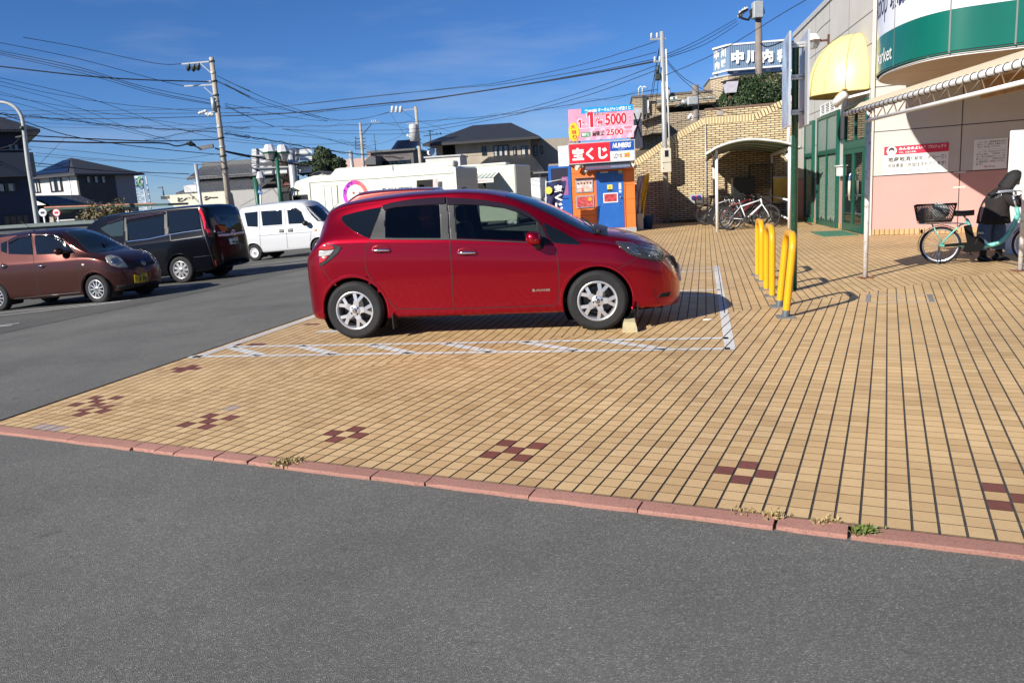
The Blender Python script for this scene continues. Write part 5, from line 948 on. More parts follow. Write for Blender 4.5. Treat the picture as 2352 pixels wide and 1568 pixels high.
m=MB();m.box(q0[0],q1[0],.5,6,0,zt_-.15);m.build('wall',M('office_grey',(.34,.34,.33),.8,var=.05),tx_);m=MB();u_=px(tx_,*B1(1795,1250))[0];m.box(u_,q1[0]+1.5,.1,.5,.6,zt_-.02);m.build('panel',M('office_panel',(.40,.39,.37),.7,var=.05),tx_)
a_,c_=px(tx_,*B1(1398,1294)),px(tx_,*B1(1712,1230));m=MB();text(m,'とべタクシー',a_[0],a_[1],c_[0],a_[1]+(c_[1]-a_[1])*.9,-.102,.12);m.build('lettering',INK,tx_,fix=False)
m=MB();a_=px(tx_,*B1(1265,1245));m.box(a_[0],a_[0]+.6,-.1,.5,a_[1]-.2,a_[1]);m.build('gutter_box',DARKM,tx_)
P=at(*B1(1490,1185),53.5);ls=thing('sign_board','small white slanted board sticking up behind the taxi office','sign',(P.x,53.5,0));o=FR[ls.name].translation;c4=[at(*B1(x,y),53.5)-o for x,y in((1440,1165),(1540,1150),(1545,1210),(1450,1215))];m=MB();m.prism([(p.x,p.z)for p in c4],-.05,.05);m.build('board',WHITE,ls);m=MB();m.cyl((.2,.1,0),(.2,.1,c4[0].z-.2),.06,n=8);m.build('stand',DARKM,ls)
P=at(*B1(1750,1200),66);oh=fac('tiled_house','old house with grey tiled roofs and dark walls behind the taxi office','house',(P.x,66,-.4),94);F=Fr(oh);q0,q1,q2=px(oh,*B1(1490,1105)),px(oh,*B1(1590,1008),3),px(oh,*B2(420,1050))
m=MB();zr_2=q1[1];m.add([(q0[0],-.6,q0[1]),(q2[0],-.6,q0[1]),(q2[0],3,zr_2),(q1[0],3,zr_2),(q2[0],6.5,q0[1]),(q0[0],6.5,q0[1]),(q0[0],-.6,q0[1]-.15),(q2[0],-.6,q0[1]-.15)],[(0,1,2,3),(3,2,4,5),(0,3,5),(0,6,7,1)]);m.build('roof',ROOFB,oh)
m=MB()
for k in range(60):u_=q0[0]+(q2[0]-q0[0])*(k+.5)/60;t_=min(1,max(0,(u_-q0[0])/(q1[0]-q0[0])));m.beam((u_,-.62,q0[1]+.06),(u_,-.6+3.6*t_,q0[1]+.05+(zr_2-q0[1])*t_),.10,.06)
m.beam((q1[0],3,zr_2+.12),(q2[0],3,zr_2+.12),.35,.35);m.build('roof_ribs',M('roof_rib_grey',(.13,.13,.13),.5),oh)
m=MB();m.box(q0[0]+.6,q2[0],0,6,0,q0[1]-.1);m.build('wall',M('wall_dark',(.05,.045,.042),.8),oh);F.r('white_band',B1,1525,1145,1960,1105,WALLW,0,.03);F.win(B1,1570,1150,1760,1195,0,mull=2,glass_=M('shutter_grey',(.20,.20,.19),.6));F.win(B1,1830,1145,1925,1195,0,mull=1)  # walls take one even, very dark base colour
q3,q4=px(oh,*B1(1400,1220),-3),px(oh,*B1(1480,1165),-3);m=MB();m.add([(q3[0],-3.5,q3[1]),(q4[0]+6,-3.5,q3[1]),(q4[0]+6,-.5,q4[1]+.3),(q4[0],-.5,q4[1]+.3),(q3[0],-3.5,q3[1]-.15),(q4[0]+6,-3.5,q3[1]-.15)],[(0,1,2,3),(0,4,5,1)]);m.build('lower_roof',ROOFB,oh)
def pole(name,label,f,b,t,Y,r0,r1,mat,zb_=-.45,cat='pole',group=None,ext=True):
 a_,c_=at(*f(*b),Y),at(*f(*t),Y);d_=c_-a_;a2=a_+d_*((zb_-a_.z)/d_.z)if ext else a_
 T_=cylpole(name,label,a2,c_,r0,r1,mat,cat,group);return T_,(lambda ff,x,y:at(*ff(x,y),Y)-a2)
def arm(T_,a_,b_,w_=.07,mat=None,n=0,ins=INS,up=1,name='cross_arm'):
 m=MB();m.beam(a_,b_,w_);ar=m.build(name,mat or STEELP,T_)
 for k in range(n):
  p=a_+(b_-a_)*(.04+.5*k/max(1,n-1)if n>1 else.05);m=MB();m.lathe([(0,-.02),(.06,0),(.035,.06),(.07,.09),(.035,.14),(.06,.17),(0,.22)],p+Vector((0,0,.03 if up>0 else-.25)),(0,0,1),8);m.build('insulator',ins,ar)
T_,L_=pole('utility_pole','tall tan concrete utility pole with two steel arms left of the black minivan top',B1,(1795,1300),(1657,158),48,.19,.13,CONC)
arm(T_,L_(B1,1425,210),L_(B1,1672,188),.08);arm(T_,L_(B1,1445,383),L_(B1,1672,371),.08);arm(T_,L_(B1,1600,348),L_(B1,1680,342),.06)
for x,y in((1480,232),(1520,236),(1556,228)):p=L_(B1,x,y);m=MB();m.lathe([(0,-.25),(.10,-.22),(.10,-.12),(.16,-.1),(.10,-.02),(.14,0),(.06,.12),(.05,.22)],p,(.35,0,1),9);m.build('switch_insulator',INSD,T_)
for a_,b_ in(((1572,205),(1650,275)),((1600,390),(1680,460)),((1648,195),(1655,275))):m=MB();m.beam(L_(B1,*a_),L_(B1,*b_),.05);m.build('stay',STEELP,T_)
for k,(x,y)in enumerate(((1570,592),(1590,585),(1612,578),(1625,600),(1640,608),(1655,598),(1668,605))):p=L_(B1,x,y);m=MB();m.lathe([(0,-.12),(.09,-.1),(.05,-.03),(.11,0),(.05,.06),(0,.1)],p,(.8,0,.3),8);m.build('insulator',INS,T_)
arm(T_,L_(B1,1560,600),L_(B1,1700,580),.05);m=MB();p=L_(B1,1680,530);m.cyl(p-Vector((0,.15,.35)),p-Vector((0,.15,-.4)),.12,n=10);m.build('fuse_box',M('grey_can',(.40,.42,.42),.5,metal=.2),T_)
m=MB();a_,b_=L_(B1,1560,870),L_(B1,1672,850);m.beam(a_,b_,.22,.22);m.build('cable_closure',M('closure_grey',(.13,.14,.15),.6),T_);m=MB();a_,b_=L_(B1,1460,832),L_(B1,1535,848);m.tube([a_,(a_+b_)/2+Vector((0,0,.05)),b_],[.06,.16,.05],8);m.build('cable_closure',MATTE,T_)
for y in(190,280,345,455,500,545,700,790,860,930,1030):t=(y-158)/(1300-158);p=L_(B1,1657+138*t,y);m=MB();m.lathe([(.16+.05*t,-.05),(.175+.05*t,0),(.16+.05*t,.05)],p,(-.1,0,1),12);m.build('band',DARKM if y%20 else STEELP,T_)
pole('steel_pole','thin grey steel post with a dark cap in front of the taxi office sign',B1,(1577,1310),(1533,992),40,.09,.085,STEELP)
T_,L_=pole('utility_pole','concrete utility pole with a hanging transformer behind the white screening bus',B2,(1636,945),(1594,475),66,.18,.12,CONC);arm(T_,L_(B2,1378,520),L_(B2,1600,493),.08)
for x in(1400,1435,1470):p=L_(B2,x,500);m=MB();m.lathe([(0,-.25),(.13,-.2),(.09,-.05),(.16,0),(.09,.1),(.15,.16),(.05,.28),(0,.3)],p,(.15,0,1),9);m.build('insulator',INS,T_)
arm(T_,L_(B2,1520,620),L_(B2,1610,605),.06);m=MB();p=L_(B2,1583,690);m.lathe([(0,-.75),(.36,-.7),(.38,.5),(.3,.62),(0,.65)],p-Vector((0,.3,0)),(0,0,1),14);m.build('transformer',M('transformer_grey',(.45,.46,.46),.5,var=.1),T_)
for x,y in((1530,720),(1548,728),(1565,725)):m=MB();m.lathe([(0,-.1),(.14,-.06),(.1,0),(.16,.06),(0,.15)],L_(B2,x,y),(.6,0,.5),8);m.build('insulator',INS,T_)
T_,L_=pole('utility_pole','slim concrete utility pole bristling with small dark insulators in front of the pink building',B2,(1158,965),(1130,612),85,.19,.13,CONC)
for y in(745,775,800,830):arm(T_,L_(B2,1090,y),L_(B2,1178,y-6),.09,DARKM,2,INSD)
arm(T_,L_(B2,1145,715),L_(B2,1225,622),.08,DARKM);arm(T_,L_(B2,1225,606),L_(B2,1295,604),.09,STEELP,3)
pole('steel_pole','short pale steel pole standing before the pink building',B2,(1062,975),(1048,845),80,.22,.2,STEELP)
def antenna(label,f,b,t,Y,arms):
 T_,L_=pole('antenna',label,f,b,t,Y,.05,.035,DARKM,cat='antenna',ext=False)
 for(x0,y0,x1,y1)in arms:m=MB();m.beam(L_(f,x0,y0),L_(f,x1,y1),.05);m.build('element',DARKM,T_)
 return T_
antenna('thin rooftop antenna above the pink building',B2,(1262,850),(1247,705),105,((1225,762,1272,768),));antenna('rooftop antenna on the left end of the dark tiled roof',B2,(1722,800),(1713,675),68,((1690,678,1745,682),(1660,722,1810,700),(1800,690,1806,712),(1770,692,1776,716)));antenna('thin antenna beside the taxi office gutter',B1,(1285,1240),(1272,1170),60,((1238,1180,1275,1174),))
antenna('small roof antenna in the gap left of the kiosk',KQ,(182,820),(172,615),90,((110,630,215,622),(120,640,200,634),(165,615,170,640)))
BILL=M('slat_white',(.62,.62,.61),.5,var=.06,scale=2,dirt=(.42,.41,.40),dscale=1.5,damt=.4)
P=at(*B2(480,940),52);bl_=fac('billboard','back of a large white slatted road sign on steel posts','sign',(P.x,52,-.4),92);F=Fr(bl_)
def slats(y0l,y0r,y1l,y1r,x0,x1,n):
 for k in range(n):
  a_=k/n;b_=(k+.90)/n;F.p('slat',B2,[(x0,y0l+(y1l-y0l)*a_),(x1,y0r+(y1r-y0r)*a_),(x1,y0r+(y1r-y0r)*b_),(x0,y0l+(y1l-y0l)*b_)],BILL,0,.05)
slats(830,822,975,925,225,395,5);slats(822,820,925,930,560,728,4);slats(830,826,935,900,395,560,4);slats(975,968,1048,1035,230,400,3);slats(970,965,1040,1028,560,725,2);slats(972,972,1042,1036,400,520,2)
for x in(270,400,603):F.p('upright',B2,[(x-6,825),(x+6,825),(x+8,1045),(x-4,1045)],M('upright_dark',(.09,.09,.10),.5),-.05,.08)
for y in(985,880):F.p('rail',B2,[(240,y),(720,y-20),(720,y-10),(240,y+10)],STEELP,-.13,.08)
pole('steel_pole','thick galvanised post supporting the white slatted road sign',B2,(582,1170),(550,838),51.3,.26,.24,STEELP)
GPOST=M('post_green',(.012,.10,.055),.45,var=.1)
T_,L_=pole('street_lamp','green post street lamp with two faceted lantern heads',B2,(467,1275),(428,860),43,.11,.10,GPOST,cat='lamp')
for x,dy in((374,0),(472,0)):
 c_=L_(B2,x,858);r_=sz(58/2.0909/1.7415,43);m1,m2=MB(),MB();lantern(m1,m2,c_+Vector((0,0 if x<400 else.25,0)),r_*.98,.40,.36);h_=m1.build('lantern_hood',M('lamp_white'),T_);m2.build('lantern_glass',M('lamp_glass_cream',(.44,.42,.36),.3,var=.1),h_)
 m=MB();m.lathe([(r_*1.01,.04),(r_*1.03,0),(r_*.97,-.05),(r_*.9,-.05)],c_+Vector((0,0 if x<400 else.25,0)),(0,0,1),8,False);m.build('lantern_band',GPOST,h_)
m=MB();m.beam(L_(B2,374,890),L_(B2,472,885)+Vector((0,.25,0)),.12,.14);m.build('cross_arm',GPOST,T_)
T_,L_=pole('street_lamp','smaller green post lamp with a single grey lantern behind the crossing sign',B2,(278,1290),(250,1066),44,.13,.12,GPOST,cat='lamp');c_=L_(B2,298,1072);m1,m2=MB(),MB();lantern(m1,m2,c_,sz(36/2.09/1.74,44),.34,.30);h_=m1.build('lantern_hood',M('hood_pale',(.5,.5,.5),.5),T_);m2.build('lantern_glass',M('lamp_glass_grey'),h_)
T_,L_=pole('crossing_sign','blue pentagon pedestrian crossing sign on a white post',B2,(300,1290),(293,1148),38,.045,.045,WHITE,cat='sign');m=MB();m.prism([(p.x,p.z)for p in[L_(B2,*q)for q in((293,1143),(318,1190),(314,1205),(278,1203),(275,1188))]],-.08,-.05);pn=m.build('plate',M('plate_blue',(.012,.13,.42),.5,var=.05),T_);m=MB();m.prism([(p.x,p.z)for p in[L_(B2,*q)for q in((294,1156),(309,1194),(283,1193))]],-.083,-.08);m.build('white_triangle',INKW,pn)
m=MB();q_=[L_(B2,*q)for q in((296,1168),(297,1178),(292,1190),(301,1189))];m.sphere(q_[0]+Vector((0,-.085,.02)),.035,8);m.beam(q_[0]+Vector((0,-.087,0)),q_[1]+Vector((0,-.087,0)),.05,.01);m.beam(q_[1]+Vector((0,-.087,0)),q_[2]+Vector((0,-.087,0)),.03,.01);m.beam(q_[1]+Vector((0,-.087,0)),q_[3]+Vector((0,-.087,0)),.03,.01);m.build('walking_figure',INK,pn)
TLEAF=leafmat('tree_leaf',(.016,.032,.012),(.055,.085,.03),.7)
def tree(label,f,spots,b,Y,lf,n,sp=1.0,cat='tree',name='evergreen_tree',zb_=-.4):
 base=at(*f(*b),Y);base.z=zb_;T_=thing(name,label,cat,base);m=MB();tk=MB();cs=[]
 for x,y,rx,ry in spots:
  c_=at(*f(x,y),Y)-base+Vector((0,rn.uniform(-.6,.6),0));r_=(sz(rx/2.0909/1.7415,Y),sz(rx/2.0909/1.7415,Y)*.8,sz(ry/2.0909/1.7415,Y));leaves(m,c_,r_,n,lf,rn,.35,.10);cs.append((c_,r_))
 m.build('crown',TLEAF,T_,fix=False)
 top_=sum((c for c,r in cs),Vector())/len(cs);tk.tube([(0,0,0),(.1,0,top_.z*.4),(top_.x*.6,top_.y,top_.z*.75)],[.22*sp,.17*sp,.10*sp],8)
 for c_,r_ in cs:tk.tube([(top_.x*.3,0,top_.z*.55),((top_.x*.3+c_.x)/2,c_.y/2,(top_.z*.55+c_.z)/2+.2),c_],[.10*sp,.06*sp,.02],6)
 tk.build('trunk',M('bark',(.09,.07,.05),.9,var=.3),T_);return T_
tree('broad dark evergreen tree behind the white road sign',B2,((800,905,90,80),(870,940,80,70),(930,960,80,60),(700,990,80,60),(780,1000,100,60),(850,880,45,45)),(800,1130),72,.16,2600)
T_=thing('bare_shrub','leafless grey brown shrub between the road sign and the bus','shrub',at(*B2(520,1160),60));o=FR[T_.name].translation;m=MB()
for _ in range(60):a_=at(*B2(rn.uniform(470,570),1160),60)-o;m.tube([a_,a_+Vector((rn.uniform(-.6,.6),rn.uniform(-.4,.4),rn.uniform(.8,1.6))),a_+Vector((rn.uniform(-1.2,1.2),rn.uniform(-.5,.5),rn.uniform(2.0,3.6)))],[.03,.02,.008],4,caps=False)
m.build('twigs',M('twig_brown',(.10,.075,.055),.9),T_)
T_=thing('shrub','small russet and green shrub beside the long low shelter','shrub',at(*B1(780,1440),35));m=MB();leaves(m,(0,0,.2),(.95,.6,.55),900,.07,rn,.3,.15);leaves(m,(.7,0,.35),(.6,.5,.5),600,.07,rn,.3,.15);m.build('foliage',leafmat('shrub_leaf',(.09,.055,.02),(.13,.12,.03)),T_,fix=False);m=MB()
for k in range(5):m.tube([(.1*k-.2,0,-.6),(.25*k-.4,0,.3)],[.03,.015],5)
m.build('stems',M('bark'),T_)
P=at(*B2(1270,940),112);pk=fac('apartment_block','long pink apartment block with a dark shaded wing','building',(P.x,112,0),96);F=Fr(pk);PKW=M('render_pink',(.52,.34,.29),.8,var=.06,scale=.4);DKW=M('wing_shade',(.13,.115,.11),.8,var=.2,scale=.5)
zt_=px(pk,*B2(1268,848))[1];u0_=px(pk,*B2(905,870))[0];m=MB();m.box(u0_,0,0,12,0,zt_-.8);m.box(px(pk,*B2(1200,850))[0],0,-.5,11,zt_-.8,zt_);m.build('wall',PKW,pk)
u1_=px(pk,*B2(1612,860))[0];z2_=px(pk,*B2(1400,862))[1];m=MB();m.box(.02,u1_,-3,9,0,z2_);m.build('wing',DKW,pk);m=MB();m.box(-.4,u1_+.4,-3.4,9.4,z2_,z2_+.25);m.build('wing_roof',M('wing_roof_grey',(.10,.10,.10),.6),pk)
for k in range(8):u_=1+(u1_-2)*k/7;m=MB();m.box(u_-.5,u_+.5,-3.04,-3,z2_-2.6,z2_-1.2);m.build('window',DGL,pk)
m=MB()
for k in range(5):u_=px(pk,*B2(1470+k*26,860))[0];mm=MB();mm.add([(u_-.9,-2,z2_+.3),(u_+.8,-2,z2_+.3),(u_+1.1,1,z2_+1.7),(u_-.6,1,z2_+1.7)],[(0,1,2,3)]);mm.build('solar_panel',glass('solar_glass'),pk)
q0_=px(pk,*B2(940,960),-6);m=MB();m.prism([px(pk,*B2(x,y),-6)for x,y in((1160,945),(1215,890),(1265,885),(1270,960),(1150,962))],-6.5,-2);m.build('stair_roof',M('wing_roof_grey'),pk);m=MB();m.box(px(pk,*B2(1190,950),-5)[0],0,-5.5,-1,0,px(pk,*B2(1200,925),-5)[1]);m.build('stair_block',M('stair_white',(.55,.53,.5),.8),pk)
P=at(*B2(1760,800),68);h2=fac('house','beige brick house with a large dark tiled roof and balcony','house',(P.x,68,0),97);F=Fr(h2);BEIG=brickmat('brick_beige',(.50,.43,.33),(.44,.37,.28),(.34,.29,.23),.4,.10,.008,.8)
V_=lambda x,y:(x*1.0,y*1.0);v0=lambda x,y:(x,y)
ze_=px(h2,*v0(1120,325))[1];uE=px(h2,*v0(1217,340))[0];uL=px(h2,*v0(1001,340))[0];uP=px(h2,*v0(1070,340))[0]
m=MB();m.box(uP,uE,0,9,0,ze_);m.box(uL,uP,1.8,9,0,ze_);m.build('wall',BEIG,h2);m=MB();m.box(uL,uL+.5,0,.5,0,ze_);m.box(uL+2.6,uP,0,1.8,0,ze_-0)if False else m.box(uP-.9,uP,0,1.8,0,ze_);m.build('pier',BEIG,h2)
zb_3=px(h2,*v0(1030,374))[1];m=MB();m.box(uL,uP,.02,.2,zb_3-1,zb_3);m.box(uL-.1,uP,0,.3,zb_3,zb_3+.12);m.build('balcony',BEIG,h2);F.r('balcony_shade',v0,1012,372,1068,333,M('shade_black',(.012,.012,.012),.9),1.8,.03)  # near-black sheet on the back wall paints in the balcony's shade
m=MB();zr4=px(h2,*v0(1130,284),4)[1];hip(m,uL,uE,0,9,ze_+.1,zr4,.9,(px(h2,*v0(1084,289),4)[0],px(h2,*v0(1172,284),4)[0]));m.build('roof',ROOFD,h2)
m=MB();m.box(uL-.9,uE+.9,-.95,-.88,ze_-.12,ze_+.06);m.build('gutter',FENCE,h2)
m=MB();m.box(uE,uE+4.0,1.5,8.5,0,ze_-.02);m.build('side_wall',M('brick_shade',(.30,.26,.21),.8,var=.1),h2)  # beige brick darkened, so the side's shade sits in its colour
F.win(v0,1133,335,1170,358,0,mull=2,curtain=True);F.win(v0,1106,337,1118,357,0,mull=0,curtain=None);F.win(v0,1178,338,1187,356,0,mull=0,curtain=True);F.win(v0,1196,336,1212,356,0,mull=0,curtain=True);F.win(v0,1226,334,1235,358,1.5,mull=0);F.win(v0,1241,336,1248,354,1.5,mull=0)
zl5=px(h2,*v0(1130,366),-2)[1];m=MB();a_,b_=px(h2,*v0(1072,385),-2.5)[0],px(h2,*v0(1250,384),-2.5)[0];m.add([(a_,-3,zl5-1.1),(b_,-3,zl5-1.1),(b_-1.2,0,zl5+.3),(a_+1.5,0,zl5+.3),(a_,-3,zl5-1.25),(b_,-3,zl5-1.25)],[(0,1,2,3),(0,4,5,1)]);m.build('lower_roof',ROOFD,h2);m=MB();m.box(a_+.5,b_-.5,-2.4,0,0,zl5-1.1);m.build('lower_wall',BEIG,h2)
c_=tloc(h2,at(*B2(1720,850),67));m=MB();m.lathe([(0,.08),(.28,.06),(.4,-.04),(.3,.02),(0,.03)],c_,(-.3,-.8,.4),16);m.beam(c_,c_+Vector((0,.3,-.6)),.05);m.build('satellite_dish',WHITE,h2)
P=at(*KQ(60,960),58);h3=fac('shed','low rose walled shed with a grey awning left of the kiosk','shed',(P.x,58,0),95);F=Fr(h3)
F.r('wall',KQ,-60,1060,115,935,M('wall_rose',(.16,.10,.085),.8),-1,.05);F.r('awning',KQ,-40,905,115,880,M('awning_grey',(.2,.2,.2),.6),-1.5,1)
P=at(*B2(1820,930),58);ht=fac('hut','white flat roofed hut behind the roof of the screening bus','hut',(P.x,58,0),97);q0,q1=px(ht,*B2(1676,905)),px(ht,*B2(1968,960));m=MB();m.box(q0[0],q1[0],0,3,0,q0[1]);m.build('wall',WALLW,ht);m=MB();m.box(q0[0]-.1,q1[0]+.1,-.1,3.1,q0[1],q0[1]+.1);m.build('roof',M('hut_roof',(.5,.5,.48),.7),ht)
P=at(*B2(800,1045),62);ht=fac('hut','little white gable peeping over the nose of the screening bus','hut',(P.x,62,0),97);m=MB();m.prism([px(ht,*B2(x,y))for x,y in((730,1048),(790,1022),(850,1040),(850,1120),(730,1120))],0,3);m.build('wall',WALLW,ht);m=MB();m.prism([px(ht,*B2(x,y))for x,y in((715,1050),(790,1018),(862,1040),(862,1034),(790,1010),(715,1044))],-.2,3.1);m.build('roof',M('wing_roof_grey'),ht)
P=at(*B2(400,1250),57);sf=fac('shuttered_shop','grey shop front with a blue stripe beyond the white van','shop',(P.x,57,-.4),95);F=Fr(sf);q0,q1=px(sf,*B2(235,1215)),px(sf,*B2(590,1300));m=MB();m.box(q0[0],q1[0],0,4,0,q0[1]+.1);m.build('wall',M('shutter_grey2',(.36,.37,.40),.6,var=.05),sf);F.r('blue_stripe',B2,235,1235,560,1213,M('stripe_blue',(.02,.06,.20),.5),0,.05);a_,c_=px(sf,*B2(355,1276)),px(sf,*B2(450,1258));m=MB();text(m,'医療点',a_[0],a_[1],c_[0],c_[1],-.05,.03);m.build('lettering',INK,sf,fix=False)
m=MB();m.box(q0[0]-.2,q1[0]+.2,-.6,4.2,q0[1]+.1,q0[1]+.35);m.build('roof',FENCE,sf);F.p('red_roof',B2,[(470,1135),(505,1110),(560,1105),(560,1130)],M('roof_rust',(.16,.05,.04),.7),3,.1)
P=at(*B1(300,1450),25);lw_=fac('carport','long low flat carport roof behind the brown car','carport',(P.x,25,-.38),96);q0,q1=px(lw_,*B1(-120,1475)),px(lw_,*B1(735,1432));m=MB();m.box(q0[0],q1[0],0,3,q1[1]-.10,q1[1]);m.build('roof',M('carport_roof',(.13,.16,.15),.5,var=.1),lw_);m=MB();m.box(q0[0],q1[0]-.3,.1,2.9,q1[1]-.28,q1[1]-.10);m.build('fascia',DARKM,lw_)
for t in(.1,.45,.8,.97):u_=q0[0]+(q1[0]-q0[0])*t;m=MB();m.box(u_-.05,u_+.05,.2,.3,0,q1[1]-.28);m.build('post',DARKM,lw_)
m=MB();m.box(q0[0],q1[0]-.4,2.7,2.8,0,q1[1]-.28);m.build('back_wall',M('shade_black'),lw_)  # near-black wall colour stands in for the shade under the roof
BRT=brickmat('brick_tan',(.46,.37,.25),(.40,.32,.21),(.13,.10,.07),.42,.10,.018,.8);BRT2=brickmat('brick_tan_light',(.56,.46,.31),(.50,.40,.27),(.16,.12,.08),.42,.10,.018,.8,axes='YZ')
P=at(*K5(300,700),46);cl=fac('clinic','tan brick clinic with recessed balconies and rooftop air conditioners','building',(P.x,46,0),98);F=Fr(cl);cp=lambda x,y,o_=0:px(cl,*K5(x,y),o_)
uA,uB=cp(0,390)[0]-.3,cp(868,370)[0];zT=cp(400,378)[1];zS=cp(500,440)[1];zV=cp(500,548)[1]
m=MB();m.box(uA,uB,0,10,0,zT);m.build('wall',BRT,cl);m=MB();m.box(uA-.05,uB,-.05,10,zT,zT+.12);m.build('coping',M('coping_brown',(.12,.10,.085),.7),cl)
q0=cp(228,440,-1.5)[0];m=MB();m.box(q0,uB,-1.5,0,cp(400,492,-1.5)[1],cp(400,448,-1.5)[1]);m.build('slab',BRT2 if False else BRT,cl);m=MB();m.box(q0-.05,uB,-1.55,0,cp(400,448,-1.5)[1],cp(400,440,-1.5)[1]);m.build('slab_cap',M('cap_teal',(.22,.28,.28),.6),cl)
m=MB();m.box(q0+.3,uB,-.04,.0,cp(400,575)[1],cp(400,497)[1]);m.build('recess_shade',M('shade_black'),cl);m=MB();m.box(cp(190,600,-2)[0],uB,-2.0,0,0,cp(600,568,-2)[1]);m.build('front_wall',BRT,cl)  # flat near-black sheet on the wall imitates the shade of recessed balconies
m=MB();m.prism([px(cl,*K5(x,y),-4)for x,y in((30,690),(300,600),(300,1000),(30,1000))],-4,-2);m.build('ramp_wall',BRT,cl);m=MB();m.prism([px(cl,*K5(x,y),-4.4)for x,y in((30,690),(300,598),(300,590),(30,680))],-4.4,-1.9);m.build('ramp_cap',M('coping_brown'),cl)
m=MB();m.prism([px(cl,*K5(x,y),-5)for x,y in((-60,850),(30,800),(165,782),(300,775),(300,815),(170,820),(30,860),(-60,900))],-5,-3);m.build('canopy_slab',BRT,cl);F.r('entrance_shade',K5,-60,1000,300,850,M('shade_black'),-2.05,.03);F.win(K5,100,990,250,870,-2.1,mull=2)  # near-black sheet painted in for the shade inside the entrance
for x0,x1 in((278,352),(375,460),(815,840)):
 q=frect(cl,x0,440,x1,400,K5,-.6);m=MB();m.bbox(q[0],q[2],-.9,-.5,q[1],q[3],.02);a_=m.build('air_conditioner',M('ac_white',(.60,.59,.56),.5),cl);m=MB();m.cyl(((q[0]+q[2])/2,-.91,(q[1]+q[3])/2),((q[0]+q[2])/2,-.89,(q[1]+q[3])/2),(q[3]-q[1])*.38,n=18);m.build('fan_grille',DARKM,a_)
F.r('white_box',K5,322,298,345,225,WHITE,-.3,.2);q=cp(336,350);m=MB();m.sphere((q[0],-.3,q[1]),.3,10,(.7,.3,1));m.build('satellite_dish',WHITE,cl);F.r('white_duct',K5,115,590,130,440,M('pipe_pale'),0,.2);F.r('white_duct',K5,115,450,290,440,M('pipe_pale'),0,.2)
for x in(15,58):
 q,q2=cp(x,385),cp(x,305);m=MB();m.tube([(q[0],0,q[1]),(q[0],0,q2[1]),(q[0]+.1,0,q2[1]+.12),(q[0]+.28,0,q2[1])],.035,6);m.build('vent_pipe',WHITE,cl)
m=MB();
for x in(60,100):q=cp(x,390);m.beam((q[0],-.1,2),(q[0],-.1,q[1]),.06)
for k in range(14):qa,qb=cp(60,390+k*16),cp(100,390+k*16);m.beam((qa[0],-.1,qa[1]),(qb[0],-.1,qb[1]),.05)
m.build('ladder',DARKM,cl)
P=at(*K3(325,640),50);ct=fac('clinic_tower','tan brick tower block of the clinic carrying the blue roof sign','building',(P.x,50,0),99);zT=px(ct,*K3(325,372))[1];uR=px(ct,*K3(900,372))[0]
m=MB();m.box(0,uR,0,9,0,zT);m.build('wall',BRT,ct)
dL=az(330);A_=Vector((P.x,50,0));tl_=1
pL=None
for k in range(1,120):
 q=A_+dL*(k*.1);d_=q-CP;xs_=1176+FV*d_.dot(_RT)/d_.dot(_F)
 if xs_<K3(168,500)[0]:pL=q;break
pl_=FR[ct.name].inverted()@pL
m=MB();m.add([(0,0,0),(pl_.x,pl_.y,0),(pl_.x,pl_.y,zT),(0,0,zT),(pl_.x,pl_.y+5,0),(pl_.x,pl_.y+5,zT),(0,9,0),(0,9,zT)],[(0,1,2,3),(1,4,5,2),(3,2,5,7)]);m.build('side_wall',BRT2,ct)
m=MB();m.add([(pl_.x-.05,pl_.y-.05,zT),(0,-.06,zT),(uR,-.06,zT),(uR,9,zT),(pl_.x-.05,pl_.y+5,zT),(pl_.x-.05,pl_.y-.05,zT+.1),(0,-.06,zT+.1),(uR,-.06,zT+.1),(uR,9,zT+.1),(pl_.x-.05,pl_.y+5,zT+.1)],[(0,1,6,5),(1,2,7,6),(5,6,7,8,9)]);m.build('coping',M('coping_blue',(.35,.38,.42),.5),ct)
for x in(199,231):q=px(ct,*K3(x,640),0);t_=(q[0])/pl_.x if pl_.x else 0;t_=min(.95,max(.1,t_));z0_,z1_=px(ct,*K3(x,668))[1],px(ct,*K3(x,590))[1];c_=Vector((pl_.x,pl_.y,0))*t_;dd=Vector((pl_.x,pl_.y,0)).normalized();nn_=Vector((dd.y,-dd.x,0));nn_=nn_ if nn_.y<0 else-nn_;m=MB();m.obox(c_+nn_*.02+Vector((0,0,(z0_+z1_)/2)),dd,nn_,(0,0,1),.28,.08,z1_-z0_);m.build('slit_window',DGL,ct)
SLAT=M('sign_slate',(.17,.25,.35),.5,var=.06,scale=1);rsg=fac('roof_sign','corrugated slate blue roof sign with large white characters','sign',(P.x,50,0),99);zs0,zs1=px(rsg,*K3(328,310),-.3)[1],px(rsg,*K3(328,82),-.3)[1];uS=px(rsg,*K3(880,200),-.3)[0]
m=MB();m.box(0,uS,-.3,-.2,zs0,zs1);n_=int(uS/.13)
for k in range(n_):m.box(uS*k/n_,uS*(k+.5)/n_,-.33,-.3,zs0,zs1)
m.build('front_face',SLAT,rsg);m=MB();m.box(-.02,uS,-.36,-.18,zs1,zs1+.10);m.box(-.02,uS,-.36,-.18,zs0-.10,zs0);m.build('edge_trim',M('trim_white',(.68,.68,.68),.5),rsg)
lf=pl_+Vector((.15,-.3,0));lf.z=0;k_=Vector((0,-.3,0));m=MB();nl=(lf-k_).cross(Vector((0,0,1))).normalized();nl=nl if nl.y<0 else-nl
